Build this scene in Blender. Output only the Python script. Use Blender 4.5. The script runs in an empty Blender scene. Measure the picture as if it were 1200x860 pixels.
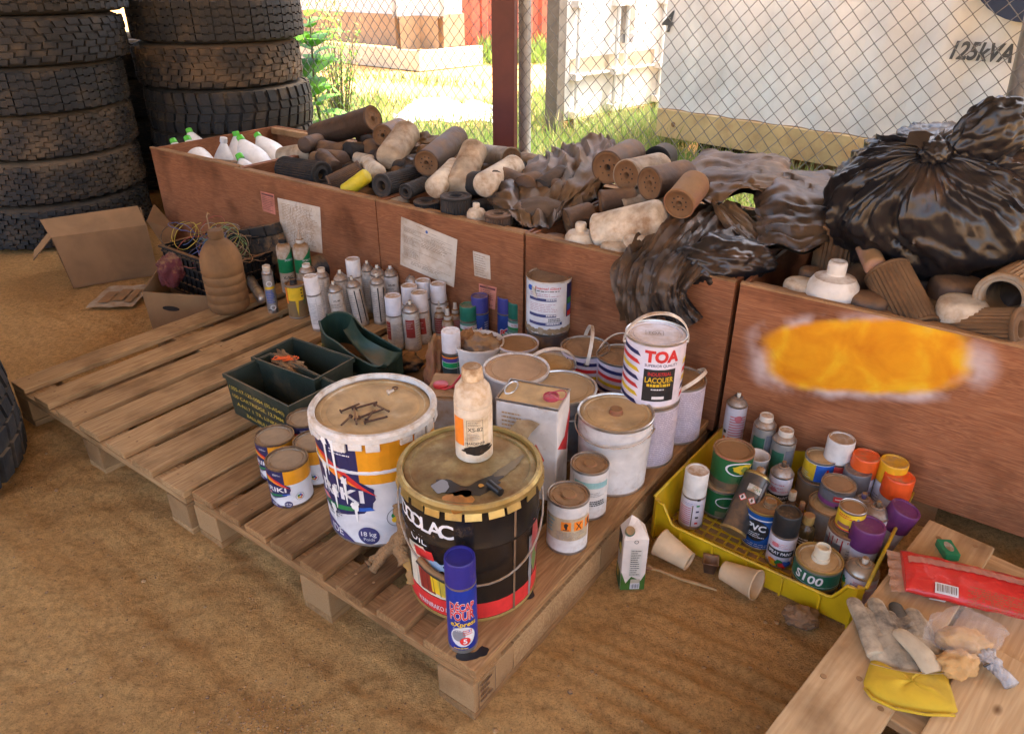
import bpy, bmesh, math, random
from mathutils import Vector, Matrix, noise
random.seed(7)
R = math.radians
S = bpy.context.scene
C = S.collection
# ---------------------------------------------------------------- camera
TH = R(28.2); F = 860.0; H = 1.39
cam = bpy.data.cameras.new('camera'); co = bpy.data.objects.new('camera', cam); C.objects.link(co)
co.location = (0, 0, H); co.rotation_euler = (R(90) - TH, 0, 0)
cam.sensor_width = 36; cam.lens = F / 1200 * 36; cam.clip_start = 0.05; cam.clip_end = 2000
S.camera = co
S.render.resolution_x = 1024; S.render.resolution_y = 733
# ---------------------------------------------------------------- light
SUN_EL, SUN_AZ = 70, 72      # azimuth clockwise from +Y, direction the sun stands in
w = bpy.data.worlds.new('World'); S.world = w; w.use_nodes = True
nt = w.node_tree; bgn = nt.nodes['Background']
sky = nt.nodes.new('ShaderNodeTexSky'); sky.sky_type = 'NISHITA'; sky.sun_disc = False
sky.sun_elevation = R(SUN_EL); sky.sun_rotation = R(SUN_AZ); sky.dust_density = 6; sky.ozone_density = 0; sky.air_density = .9
nt.links.new(sky.outputs[0], bgn.inputs[0]); bgn.inputs[1].default_value = 0.15
sl = bpy.data.lights.new('sun', 'SUN'); sl.energy = 2.7; sl.angle = R(0.5); sl.color = (1, .93, .82)
so = bpy.data.objects.new('sun', sl); C.objects.link(so)
sd = Vector((math.sin(R(SUN_AZ)) * math.cos(R(SUN_EL)), math.cos(R(SUN_AZ)) * math.cos(R(SUN_EL)), math.sin(R(SUN_EL))))
so.rotation_euler = sd.to_track_quat('Z', 'Y').to_euler(); so.location = sd * 20
S.view_settings.view_transform = 'Standard'; S.view_settings.look = 'None'
S.view_settings.exposure = 2.95; S.view_settings.gamma = 1
# ---------------------------------------------------------------- geometry of the yard
A0 = R(36.3)                       # yard frame: U runs away to the right, V to the near right
UX, UY = math.sin(A0), math.cos(A0)
VX, VY = math.cos(A0), -math.sin(A0)
def UV(u, v, z=0.0): return Vector((u*UX + v*VX, u*UY + v*VY, z))
def ray(px, py):
    x = (px-600)/F; y = -(py-430)/F
    return Vector((x, math.cos(TH)+y*math.sin(TH), -math.sin(TH)+y*math.cos(TH)))
def P(px, py, z=0.0):
    r = ray(px, py); t = (z-H)/r.z; return Vector((0, 0, H)) + r*t
def PU(px, py, u):
    r = ray(px, py); t = u/(r.x*UX + r.y*UY); return Vector((0, 0, H)) + r*t
def face(p, off=0.0): return math.atan2(-p.x, p.y) + R(off)
ZP = 0.144
# ---------------------------------------------------------------- materials
MC = {}
DUST = (.30, .165, .068)
def mat(col=(.5,.5,.5), rough=.5, metal=0, dust=.15, up=.55, sc=14, bump=0.0, dcol=DUST, key=None, var=.0, spec=.5, alpha=1, mot=.22):
    k = key or (tuple(col), rough, metal, dust, up, sc, bump, tuple(dcol), var, spec, alpha, mot)
    if k in MC: return MC[k]
    m = bpy.data.materials.new('material'); m.use_nodes = True; MC[k] = m
    n = m.node_tree; N = n.nodes; L = n.links; b = N['Principled BSDF']
    b.inputs['Roughness'].default_value = rough; b.inputs['Metallic'].default_value = metal
    b.inputs['Specular IOR Level'].default_value = spec
    if alpha < 1: b.inputs['Alpha'].default_value = alpha
    tc = N.new('ShaderNodeTexCoord')
    nz = N.new('ShaderNodeTexNoise'); nz.inputs['Scale'].default_value = sc; nz.inputs['Detail'].default_value = 7; nz.inputs['Roughness'].default_value = .65
    L.new(tc.outputs['Object'], nz.inputs['Vector'])
    geo = N.new('ShaderNodeNewGeometry'); sp = N.new('ShaderNodeSeparateXYZ'); L.new(geo.outputs['Normal'], sp.inputs[0])
    mu = N.new('ShaderNodeMath'); mu.operation = 'MULTIPLY_ADD'; L.new(sp.outputs['Z'], mu.inputs[0]); mu.inputs[1].default_value = up; mu.inputs[2].default_value = dust-.5
    mu.use_clamp = False
    ad = N.new('ShaderNodeMath'); ad.operation = 'ADD'; L.new(nz.outputs['Fac'], ad.inputs[0]); L.new(mu.outputs[0], ad.inputs[1])
    mr = N.new('ShaderNodeMapRange'); mr.interpolation_type = 'SMOOTHSTEP'; L.new(ad.outputs[0], mr.inputs['Value'])
    mr.inputs['From Min'].default_value = .17; mr.inputs['From Max'].default_value = .56
    mx = N.new('ShaderNodeMix'); mx.data_type = 'RGBA'; L.new(mr.outputs[0], mx.inputs['Factor'])
    mx.inputs['A'].default_value = (*col, 1); mx.inputs['B'].default_value = (*dcol, 1)
    out = mx.outputs['Result']
    if mot:
        nm = N.new('ShaderNodeTexNoise'); nm.inputs['Scale'].default_value = sc*.8; nm.inputs['Detail'].default_value = 6; nm.inputs['Roughness'].default_value = .6; nm.inputs['Distortion'].default_value = .4
        of = N.new('ShaderNodeVectorMath'); of.inputs[1].default_value = (3.1, 7.7, 1.9); L.new(tc.outputs['Object'], of.inputs[0]); L.new(of.outputs[0], nm.inputs['Vector'])
        rm_ = N.new('ShaderNodeMapRange'); L.new(nm.outputs['Fac'], rm_.inputs['Value']); rm_.inputs['From Min'].default_value = .32; rm_.inputs['From Max'].default_value = .66; rm_.inputs['To Min'].default_value = 1-mot; rm_.inputs['To Max'].default_value = 1+mot*.45
        vm = N.new('ShaderNodeVectorMath'); vm.operation = 'SCALE'; L.new(out, vm.inputs[0]); L.new(rm_.outputs[0], vm.inputs['Scale']); out = vm.outputs[0]
    if var:
        oi = N.new('ShaderNodeObjectInfo'); hs = N.new('ShaderNodeHueSaturation'); r2 = N.new('ShaderNodeMapRange')
        L.new(oi.outputs['Random'], r2.inputs['Value']); r2.inputs['To Min'].default_value = 1-var; r2.inputs['To Max'].default_value = 1+var
        L.new(r2.outputs[0], hs.inputs['Value']); L.new(out, hs.inputs['Color']); out = hs.outputs[0]
    L.new(out, b.inputs['Base Color'])
    rr = N.new('ShaderNodeMapRange'); L.new(mr.outputs[0], rr.inputs['Value']); rr.inputs['To Min'].default_value = rough; rr.inputs['To Max'].default_value = .9
    L.new(rr.outputs[0], b.inputs['Roughness'])
    if metal:
        rm = N.new('ShaderNodeMapRange'); L.new(mr.outputs[0], rm.inputs['Value']); rm.inputs['To Min'].default_value = metal; rm.inputs['To Max'].default_value = 0
        L.new(rm.outputs[0], b.inputs['Metallic'])
    if bump:
        bp = N.new('ShaderNodeBump'); bp.inputs['Strength'].default_value = bump; bp.inputs['Distance'].default_value = .01
        n2 = N.new('ShaderNodeTexNoise'); n2.inputs['Scale'].default_value = sc*5; n2.inputs['Detail'].default_value = 5
        L.new(tc.outputs['Object'], n2.inputs['Vector']); L.new(n2.outputs['Fac'], bp.inputs['Height']); L.new(bp.outputs[0], b.inputs['Normal'])
    return m
def ramp(N, stops):
    r = N.new('ShaderNodeValToRGB'); e = r.color_ramp.elements
    while len(e) < len(stops): e.new(.5)
    for i, (p, c) in enumerate(stops): e[i].position = p; e[i].color = (*c, 1) if len(c) == 3 else c
    return r
def woodmat(key, c1, c2, c3, stretch=(1.2, 22, 22), rough=.8, dust=.0, bump=.3, knots=True, dcol=DUST):
    if key in MC: return MC[key]
    m = bpy.data.materials.new(key); m.use_nodes = True; MC[key] = m
    n = m.node_tree; N = n.nodes; L = n.links; b = N['Principled BSDF']; b.inputs['Roughness'].default_value = rough
    b.inputs['Specular IOR Level'].default_value = .25
    tc = N.new('ShaderNodeTexCoord'); oi = N.new('ShaderNodeObjectInfo')
    off = N.new('ShaderNodeVectorMath'); off.operation = 'MULTIPLY_ADD'
    L.new(oi.outputs['Random'], off.inputs[0]); off.inputs[1].default_value = (37, 91, 13); L.new(tc.outputs['Object'], off.inputs[2])
    mp = N.new('ShaderNodeMapping'); mp.inputs['Scale'].default_value = stretch; L.new(off.outputs[0], mp.inputs[0])
    nz = N.new('ShaderNodeTexNoise'); nz.inputs['Scale'].default_value = 1.0; nz.inputs['Detail'].default_value = 5; nz.inputs['Distortion'].default_value = .6; L.new(mp.outputs[0], nz.inputs['Vector'])
    wv = N.new('ShaderNodeMath'); wv.operation = 'MULTIPLY'; L.new(nz.outputs['Fac'], wv.inputs[0]); wv.inputs[1].default_value = 16
    fr = N.new('ShaderNodeMath'); fr.operation = 'PINGPONG'; L.new(wv.outputs[0], fr.inputs[0]); fr.inputs[1].default_value = 1
    fine = N.new('ShaderNodeTexNoise'); fine.inputs['Scale'].default_value = 5; fine.inputs['Detail'].default_value = 6
    mp2 = N.new('ShaderNodeMapping'); mp2.inputs['Scale'].default_value = (stretch[0]*1.5, stretch[1]*3, stretch[2]*3); L.new(off.outputs[0], mp2.inputs[0]); L.new(mp2.outputs[0], fine.inputs['Vector'])
    r1 = ramp(N, [(0, c1), (.55, c2), (1, c1)]); L.new(fr.outputs[0], r1.inputs[0])
    r2 = ramp(N, [(.35, (0,0,0)), (.7, (1,1,1))]); L.new(fine.outputs['Fac'], r2.inputs[0])
    mx = N.new('ShaderNodeMix'); mx.data_type = 'RGBA'; mx.inputs['B'].default_value = (*c3, 1); L.new(r1.outputs[0], mx.inputs['A'])
    m5 = N.new('ShaderNodeMath'); m5.operation = 'MULTIPLY'; m5.inputs[1].default_value = .45; L.new(r2.outputs[0], m5.inputs[0]); L.new(m5.outputs[0], mx.inputs['Factor'])
    # stains / knots
    st = N.new('ShaderNodeTexNoise'); st.inputs['Scale'].default_value = 6; st.inputs['Detail'].default_value = 8; L.new(off.outputs[0], st.inputs['Vector'])
    r3 = ramp(N, [(.3, (.55,.5,.45)), (.5, (1,1,1)), (.75, (1.0,1.0,1.0))]); L.new(st.outputs['Fac'], r3.inputs[0])
    m2 = N.new('ShaderNodeMix'); m2.data_type = 'RGBA'; m2.blend_type = 'MULTIPLY'; m2.inputs['Factor'].default_value = 1
    L.new(mx.outputs['Result'], m2.inputs['A']); L.new(r3.outputs[0], m2.inputs['B'])
    out = m2.outputs['Result']
    if knots:
        vo = N.new('ShaderNodeTexVoronoi'); vo.inputs['Scale'].default_value = 1.0
        mp3 = N.new('ShaderNodeMapping'); mp3.inputs['Scale'].default_value = (5, 9, 2); L.new(off.outputs[0], mp3.inputs[0]); L.new(mp3.outputs[0], vo.inputs['Vector'])
        r4 = ramp(N, [(.04, (.25,.18,.12)), (.10, (1,1,1))]); L.new(vo.outputs['Distance'], r4.inputs[0])
        m3 = N.new('ShaderNodeMix'); m3.data_type = 'RGBA'; m3.blend_type = 'MULTIPLY'; m3.inputs['Factor'].default_value = 1
        L.new(out, m3.inputs['A']); L.new(r4.outputs[0], m3.inputs['B']); out = m3.outputs['Result']
    hs = N.new('ShaderNodeHueSaturation'); rr = N.new('ShaderNodeMapRange'); L.new(oi.outputs['Random'], rr.inputs['Value'])
    rr.inputs['To Min'].default_value = .82; rr.inputs['To Max'].default_value = 1.12; L.new(rr.outputs[0], hs.inputs['Value']); L.new(out, hs.inputs['Color'])
    out = hs.outputs[0]
    L.new(out, b.inputs['Base Color'])
    bp = N.new('ShaderNodeBump'); bp.inputs['Strength'].default_value = bump; bp.inputs['Distance'].default_value = .004
    L.new(fine.outputs['Fac'], bp.inputs['Height']); L.new(bp.outputs[0], b.inputs['Normal'])
    m['out'] = 1
    return m
# ---------------------------------------------------------------- mesh builder
class G:
    def __init__(s): s.bm = bmesh.new(); s.mats = []
    def mi(s, m):
        if m not in s.mats: s.mats.append(m)
        return s.mats.index(m)
    def mark(s, fs, m, smooth=True):
        i = s.mi(m)
        for f in fs: f.material_index = i; f.smooth = smooth
    def lathe(s, prof, m, seg=28, M=None, fn=None, capa=True, capb=True):
        """prof: (r, z[, mat]) from one end to the other"""
        rings = []
        for p in prof:
            r, z = p[0], p[1]
            ring = []
            for k in range(seg):
                a = 2*math.pi*k/seg; rr = r
                if fn: rr = fn(r, z, a)
                v = Vector((rr*math.sin(a), -rr*math.cos(a), z))
                if M: v = M @ v
                ring.append(s.bm.verts.new(v))
            rings.append(ring)
        fs = []
        for i in range(len(rings)-1):
            mm = prof[i][2] if len(prof[i]) > 2 else m
            ii = s.mi(mm)
            for k in range(seg):
                a, b = rings[i][k], rings[i][(k+1) % seg]; c, d = rings[i+1][(k+1) % seg], rings[i+1][k]
                f = s.bm.faces.new((a, b, c, d)); f.material_index = ii; f.smooth = True; fs.append(f)
        ii0 = s.mi(prof[0][2] if len(prof[0]) > 2 else m); ii1 = s.mi(prof[-1][2] if len(prof[-1]) > 2 else m)
        if capa: f = s.bm.faces.new(list(reversed(rings[0]))); f.material_index = ii0; f.smooth = True
        if capb: f = s.bm.faces.new(rings[-1]); f.material_index = ii1; f.smooth = True
        return rings
    def box(s, x0, x1, y0, y1, z0, z1, m, M=None, bev=0, jit=0):
        r = bmesh.ops.create_cube(s.bm, size=1)
        vs = r['verts']
        for v in vs:
            v.co = Vector(((x0+x1)/2 + v.co.x*(x1-x0), (y0+y1)/2 + v.co.y*(y1-y0), (z0+z1)/2 + v.co.z*(z1-z0)))
            if jit: v.co += Vector((random.uniform(-jit, jit), random.uniform(-jit, jit), random.uniform(-jit, jit)))
        fs = list({f for v in vs for f in v.link_faces})
        if bev:
            es = list({e for v in vs for e in v.link_edges})
            rr = bmesh.ops.bevel(s.bm, geom=es, offset=bev, segments=2, affect='EDGES', profile=.6)
            fs = list({f for v in rr['verts'] for f in v.link_faces} | {f for f in fs if f.is_valid})
            vs = list({v for f in fs for v in f.verts})
        if M:
            for v in vs: v.co = M @ v.co
        s.mark(fs, m, False); return vs
    def tube(s, pts, r, m, seg=6, cap=True, M=None):
        pts = [Vector(p) for p in pts]
        if M: pts = [M @ p for p in pts]
        rad = r if isinstance(r, (list, tuple)) else [r]*len(pts)
        rings = []; up = Vector((0, 0, 1))
        prev = None
        for i, p in enumerate(pts):
            t = (pts[min(i+1, len(pts)-1)] - pts[max(i-1, 0)])
            if t.length < 1e-9: t = Vector((0, 0, 1))
            t.normalize()
            if prev is None:
                a = t.cross(up)
                if a.length < .05: a = t.cross(Vector((1, 0, 0)))
            else: a = prev - t*prev.dot(t)
            if a.length < 1e-6: a = t.cross(Vector((1, 0, 0)))
            a.normalize(); prev = a; b = t.cross(a)
            rings.append([s.bm.verts.new(p + (a*math.cos(2*math.pi*k/seg) + b*math.sin(2*math.pi*k/seg))*rad[i]) for k in range(seg)])
        fs = []
        for i in range(len(rings)-1):
            for k in range(seg):
                fs.append(s.bm.faces.new((rings[i][k], rings[i][(k+1) % seg], rings[i+1][(k+1) % seg], rings[i+1][k])))
        if cap: fs += [s.bm.faces.new(list(reversed(rings[0]))), s.bm.faces.new(rings[-1])]
        s.mark(fs, m)
    def strap(s, pts, wdt, th, m, side):
        """flat strap; side = width direction per point"""
        n = len(pts); rings = []
        for i, p in enumerate(pts):
            p = Vector(p); t = Vector(pts[min(i+1, n-1)]) - Vector(pts[max(i-1, 0)]); t.normalize()
            sd_ = Vector(side); nn = t.cross(sd_).normalized()
            rings.append([s.bm.verts.new(p + sd_*wdt/2*a + nn*th/2*b) for a, b in ((-1,-1), (1,-1), (1,1), (-1,1))])
        fs = []
        for i in range(n-1):
            for k in range(4): fs.append(s.bm.faces.new((rings[i][k], rings[i][(k+1) % 4], rings[i+1][(k+1) % 4], rings[i+1][k])))
        fs += [s.bm.faces.new(list(reversed(rings[0]))), s.bm.faces.new(rings[-1])]
        s.mark(fs, m)
    def prism(s, pts, z0, z1, m, M=None):
        a = [s.bm.verts.new(Vector((p[0], p[1], z0))) for p in pts]; b = [s.bm.verts.new(Vector((p[0], p[1], z1))) for p in pts]
        fs = [s.bm.faces.new(list(reversed(a))), s.bm.faces.new(b)]
        for i in range(len(pts)): j = (i+1) % len(pts); fs.append(s.bm.faces.new((a[i], a[j], b[j], b[i])))
        if M:
            for v in a+b: v.co = M @ v.co
        s.mark(fs, m, False)
    def quad(s, ps, m, smooth=False):
        f = s.bm.faces.new([s.bm.verts.new(Vector(p)) for p in ps]); s.mark([f], m, smooth)
    def grid(s, rows, m, closed=False, smooth=True):
        vs = [[s.bm.verts.new(Vector(p)) for p in r] for r in rows]; fs = []
        for i in range(len(vs)-1):
            nn = len(vs[i])
            for k in range(nn if closed else nn-1):
                fs.append(s.bm.faces.new((vs[i][k], vs[i][(k+1) % nn], vs[i+1][(k+1) % nn], vs[i+1][k])))
        s.mark(fs, m, smooth); return vs
    def build(s, name, parent=None, loc=(0,0,0), rot=(0,0,0), sharp=38, fix=True):
        if fix: bmesh.ops.recalc_face_normals(s.bm, faces=s.bm.faces)
        ca = R(sharp)
        for e in s.bm.edges:
            if len(e.link_faces) == 2 and e.calc_face_angle(0) > ca: e.smooth = False
        me = bpy.data.meshes.new(name); s.bm.to_mesh(me); s.bm.free()
        for m in s.mats: me.materials.append(m)
        o = bpy.data.objects.new(name, me); C.objects.link(o); o.location = loc; o.rotation_euler = rot
        if parent: o.parent = parent
        return o
def tag(o, label, cat, group=None, kind=None):
    if label: o['label'] = label
    if cat: o['category'] = cat
    if group: o['group'] = group
    if kind: o['kind'] = kind
    return o
def thing(name, label, cat, loc=(0,0,0), rz=0.0, group=None, rot=None):
    o = bpy.data.objects.new(name, None); C.objects.link(o); o.empty_display_size = .05
    o.location = loc; o.rotation_euler = rot if rot is not None else (0, 0, rz)
    return tag(o, label, cat, group)
def struct(o): o['kind'] = 'structure'; return o
def lean(rz, ax, ay):
    """rotation: stand facing rz, then lean by ax deg (towards +X world) and ay deg (away)"""
    return (Matrix.Rotation(R(ax), 3, 'Y') @ Matrix.Rotation(-R(ay), 3, 'X') @ Matrix.Rotation(rz, 3, 'Z')).to_euler()
# ---------------------------------------------------------------- lettering
TC = {}
def textpoly(t, bold=0.0, shear=0.0):
    k = (t, bold, shear)
    if k in TC: return TC[k]
    cu = bpy.data.curves.new('t', 'FONT'); cu.body = t; cu.offset = bold; cu.shear = shear; cu.resolution_u = 3; cu.size = 1
    o = bpy.data.objects.new('t', cu); C.objects.link(o)
    me = bpy.data.meshes.new_from_object(o.evaluated_get(bpy.context.evaluated_depsgraph_get()))
    vs = [(v.co.x, v.co.y) for v in me.vertices]; fs = [tuple(p.vertices) for p in me.polygons]
    bpy.data.objects.remove(o); bpy.data.curves.remove(cu); bpy.data.meshes.remove(me)
    if vs:
        x0 = min(v[0] for v in vs); x1 = max(v[0] for v in vs); vs = [(a-x0, b) for a, b in vs]; wd = x1-x0
    else: wd = 0
    TC[k] = (vs, fs, wd); return TC[k]
class D:
    """flat artwork (x right, z up, metres) wrapped on a can of radius rf(z)"""
    def __init__(s): s.bm = bmesh.new(); s.mats = []; s.lay = 0; s.rnd = random.Random(3)
    def mi(s, m):
        if m not in s.mats: s.mats.append(m)
        return s.mats.index(m)
    def poly(s, pts, m, lay):
        try:
            f = s.bm.faces.new([s.bm.verts.new((x, lay*.00022, z)) for x, z in pts]); f.material_index = s.mi(m)
        except Exception: pass
    def rect(s, x0, z0, x1, z1, m, lay=1): s.poly([(x0, z0), (x1, z0), (x1, z1), (x0, z1)], m, lay)
    def ell(s, cx, cz, rx, rz, m, lay=1, n=22): s.poly([(cx+rx*math.cos(2*math.pi*k/n), cz+rz*math.sin(2*math.pi*k/n)) for k in range(n)], m, lay)
    def ring(s, cx, cz, r0, r1, m, lay=1, n=22):
        for k in range(n):
            a, b = 2*math.pi*k/n, 2*math.pi*(k+1)/n
            s.poly([(cx+r*math.cos(t), cz+r*math.sin(t)) for r, t in ((r0, a), (r1, a), (r1, b), (r0, b))], m, lay)
    def text(s, t, cx, z, h, m, lay=2, bold=.0, shear=0, w=None, ang=0, align='c'):
        vs, fs, wd = textpoly(t, bold, shear)
        if not vs: return
        sz = h/.72; sx = sz if w is None else w/wd
        W_ = wd*sx; x0 = {'c': -W_/2, 'l': 0}[align]; ca, sa = math.cos(R(ang)), math.sin(R(ang)); i = s.mi(m); nv = []
        for x, y in vs:
            X = x0 + x*sx; Y_ = y*sz; nv.append(s.bm.verts.new((cx + X*ca - Y_*sa, lay*.00022, z + X*sa + Y_*ca)))
        for f in fs:
            try: ff = s.bm.faces.new([nv[q] for q in f]); ff.material_index = i
            except Exception: pass
    def lines(s, x0, z0, x1, z1, n, m, lay=2, th=.38, frag=True):
        st = (z1-z0)/n
        for k in range(n):
            z = z0 + st*(k+.3); x = x0
            end = x1 - (s.rnd.random()*.35*(x1-x0) if frag else 0)
            while x < end:
                l = s.rnd.uniform(.03, .16)*(x1-x0) if frag else (x1-x0)
                s.rect(x, z, min(x+l, end), z+st*th, m, lay); x += l + (x1-x0)*.025
    def blob(s, cx, cz, rx, rz, m, lay=3, seed=1, n=26, rough=.35):
        s.poly([(cx + rx*math.cos(a)*(1+rough*noise.noise((math.cos(a)*1.7+seed, math.sin(a)*1.7, seed))*2), cz + rz*math.sin(a)*(1+rough*noise.noise((math.cos(a)*1.7, math.sin(a)*1.7+seed, seed*2))*2)) for a in [2*math.pi*k/n for k in range(n)]], m, lay)
    def build(s, name, parent, rf=None, r=None, rmid=None, turn=0, loc=(0,0,0), rot=(0,0,0)):
        """rf None: stays flat in local XZ facing -Y"""
        if rf is not None:
            if r is None: r = rf(0)
            rm = rmid or r
            xs = [v.co.x for v in s.bm.verts]
            if xs:
                st = rm*.17; k0 = math.ceil(min(xs)/st); k1 = math.floor(max(xs)/st)
                for k in range(k0, k1+1):
                    bmesh.ops.bisect_plane(s.bm, geom=list(s.bm.verts)+list(s.bm.edges)+list(s.bm.faces), plane_co=(k*st, 0, 0), plane_no=(1, 0, 0), dist=1e-7)
            for v in s.bm.verts:
                a = v.co.x/rm + R(turn); rr = rf(v.co.z) + .0005 + v.co.y
                v.co = Vector((rr*math.sin(a), -rr*math.cos(a), v.co.z))
        else:
            for v in s.bm.verts: v.co.y = -v.co.y - .0004
        for f in s.bm.faces: f.smooth = False
        me = bpy.data.meshes.new(name); s.bm.to_mesh(me); s.bm.free()
        for m in s.mats: me.materials.append(m)
        o = bpy.data.objects.new(name, me); C.objects.link(o); o.parent = parent; o.location = loc; o.rotation_euler = rot
        return o
def ink(c, d=.10, up=.3, rough=.45): return mat(c, rough, 0, d, up, 30)
WHT = ink((.72,.70,.70)); BLK = ink((.02,.02,.022)); RED = ink((.62,.03,.03)); NAVY = ink((.02,.02,.09)); YEL = ink((.75,.48,.02)); BLU = ink((.03,.12,.5))
GRN = ink((.02,.22,.06)); ORG = ink((.8,.22,.02)); GRY = ink((.22,.22,.23)); LIL = ink((.55,.50,.58)); CRM = ink((.62,.55,.42)); PNK = ink((.62,.18,.2))
TIN = mat((.60,.58,.55), .3, .9, .08, .2, 25); TIND = mat((.40,.37,.34), .35, .85, .16, .22, 25)
DLID = mat((.66,.56,.42), .75, 0, .33, .26, 13, .15, (.50,.335,.155), mot=.4); DLID2 = mat((.45,.34,.22), .85, 0, .42, .35, 18, .3, (.33,.195,.095), mot=.35)
PLW = mat((.74,.70,.66), .4, 0, .14, .2, 20); WIRE = mat((.5,.48,.45), .4, .8, .15, .3, 30)
# ================================================================ SETTING
def ground_mat():
    m = bpy.data.materials.new('soil'); m.use_nodes = True; n = m.node_tree; N = n.nodes; L = n.links; b = N['Principled BSDF']
    b.inputs['Roughness'].default_value = .95; b.inputs['Specular IOR Level'].default_value = .15
    tc = N.new('ShaderNodeTexCoord')
    def nz(sc, det=8, ro=.6, dis=0, vec=None):
        t = N.new('ShaderNodeTexNoise'); t.inputs['Scale'].default_value = sc; t.inputs['Detail'].default_value = det; t.inputs['Roughness'].default_value = ro; t.inputs['Distortion'].default_value = dis
        L.new(vec or tc.outputs['Object'], t.inputs['Vector']); return t
    a = nz(1.6, 8, .6, .5); r1 = ramp(N, [(.25, (.58,.305,.100)), (.5, (.68,.38,.138)), (.75, (.76,.45,.18))]); L.new(a.outputs['Fac'], r1.inputs[0])
    f = nz(60, 6, .7); r2 = ramp(N, [(.3, (.62,.6,.56)), (.55, (1,1,1)), (.8, (1.12,1.1,1.05))]); L.new(f.outputs['Fac'], r2.inputs[0])
    mx = N.new('ShaderNodeMix'); mx.data_type = 'RGBA'; mx.blend_type = 'MULTIPLY'; mx.inputs['Factor'].default_value = 1; L.new(r1.outputs[0], mx.inputs['A']); L.new(r2.outputs[0], mx.inputs['B'])
    # dark gravel patch and damp spots
    g = nz(9, 6, .75); r3 = ramp(N, [(.66, (1,1,1)), (.8, (.7,.65,.6))]); L.new(g.outputs['Fac'], r3.inputs[0])
    m2 = N.new('ShaderNodeMix'); m2.data_type = 'RGBA'; m2.blend_type = 'MULTIPLY'; m2.inputs['Factor'].default_value = .7; L.new(mx.outputs['Result'], m2.inputs['A']); L.new(r3.outputs[0], m2.inputs['B'])
    gr = nz(230, 3, .8); r5 = ramp(N, [(.33, (.50,.45,.40)), (.47, (1,1,1)), (.62, (1,1,1)), (.74, (1.35,1.3,1.2))]); L.new(gr.outputs['Fac'], r5.inputs[0])
    m4 = N.new('ShaderNodeMix'); m4.data_type = 'RGBA'; m4.blend_type = 'MULTIPLY'; m4.inputs['Factor'].default_value = .85; L.new(m2.outputs['Result'], m4.inputs['A']); L.new(r5.outputs[0], m4.inputs['B'])
    L.new(m4.outputs['Result'], b.inputs['Base Color'])
    h1 = nz(42, 9, .78); h2 = nz(210, 4, .8)
    ad = N.new('ShaderNodeMath'); ad.operation = 'MULTIPLY_ADD'; L.new(h2.outputs['Fac'], ad.inputs[0]); ad.inputs[1].default_value = .55; L.new(h1.outputs['Fac'], ad.inputs[2])
    bp = N.new('ShaderNodeBump'); bp.inputs['Strength'].default_value = 1.0; bp.inputs['Distance'].default_value = .020; L.new(ad.outputs[0], bp.inputs['Height']); L.new(bp.outputs[0], b.inputs['Normal'])
    return m
def gz(x, y):
    v = Vector((x, y, 0)); h = 0
    u = x*UX + y*UY; vv = x*VX + y*VY
    near = max(0, 1 - max(0, y-3.6)/1.5)
    h += .012*noise.noise(v*1.3) + .009*noise.noise(v*5) + .007*noise.noise(v*13) + .0045*noise.noise(v*31)
    # furrows running beside the pallets
    d = u - .55
    h += .012*math.exp(-((d+.12)/.05)**2)*(.6+.4*noise.noise(Vector((vv*3, 1, 0)))) - .014*math.exp(-((d)/.08)**2)
    h += .008*math.exp(-((d+.40+.05*math.sin(vv*1.4))/.06)**2) - .008*math.exp(-((d+.30+.05*math.sin(vv*1.4))/.06)**2)
    rg = noise.noise(Vector((u*8, vv*.8, 7))); rg2 = noise.noise(Vector((u*21, vv*2.2, 3)))
    h += (1-abs(rg)*2.2)*.0065 + (1-abs(rg2)*2)*.0045
    cl = max(0, noise.noise(v*2.1+Vector((5,0,0)))+.05)
    h += cl*(.016*abs(noise.noise(v*24)) + .010*abs(noise.noise(v*48)))
    # tyre ripple marks right of the front pallet
    wgt = math.exp(-((x-.40)/.30)**2)*math.exp(-((y-1.02)/.28)**2)
    h += wgt*.013*math.sin((x*.55+y*.9)*2*math.pi/.052 + 1.6*noise.noise(v*6))*(.6+.8*noise.noise(v*9))
    h -= .022*math.exp(-(((x+.24)/.05)**2 + ((y-.83)/.035)**2))
    return h*near - .014
def make_ground():
    def axis(a, b, fine0, fine1, step):
        xs = []; x = fine0
        while x <= fine1: xs.append(x); x += step
        s = step; x = fine1
        while x < b: s *= 1.35; x += s; xs.append(min(x, b))
        s = step; x = fine0
        while x > a: s *= 1.35; x -= s; xs.insert(0, max(x, a))
        return xs
    xs = axis(-400, 400, -2.2, 1.3, .0125); ys = axis(-400, 400, .55, 3.2, .0125)
    g = G(); m = ground_mat(); g.mats.append(m)
    bm = g.bm; vs = [[bm.verts.new((x, y, gz(x, y))) for x in xs] for y in ys]
    for i in range(len(ys)-1):
        for k in range(len(xs)-1):
            f = bm.faces.new((vs[i][k], vs[i][k+1], vs[i+1][k+1], vs[i+1][k])); f.smooth = True
    o = g.build('ground', sharp=180, fix=False); struct(o)
make_ground()
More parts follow.
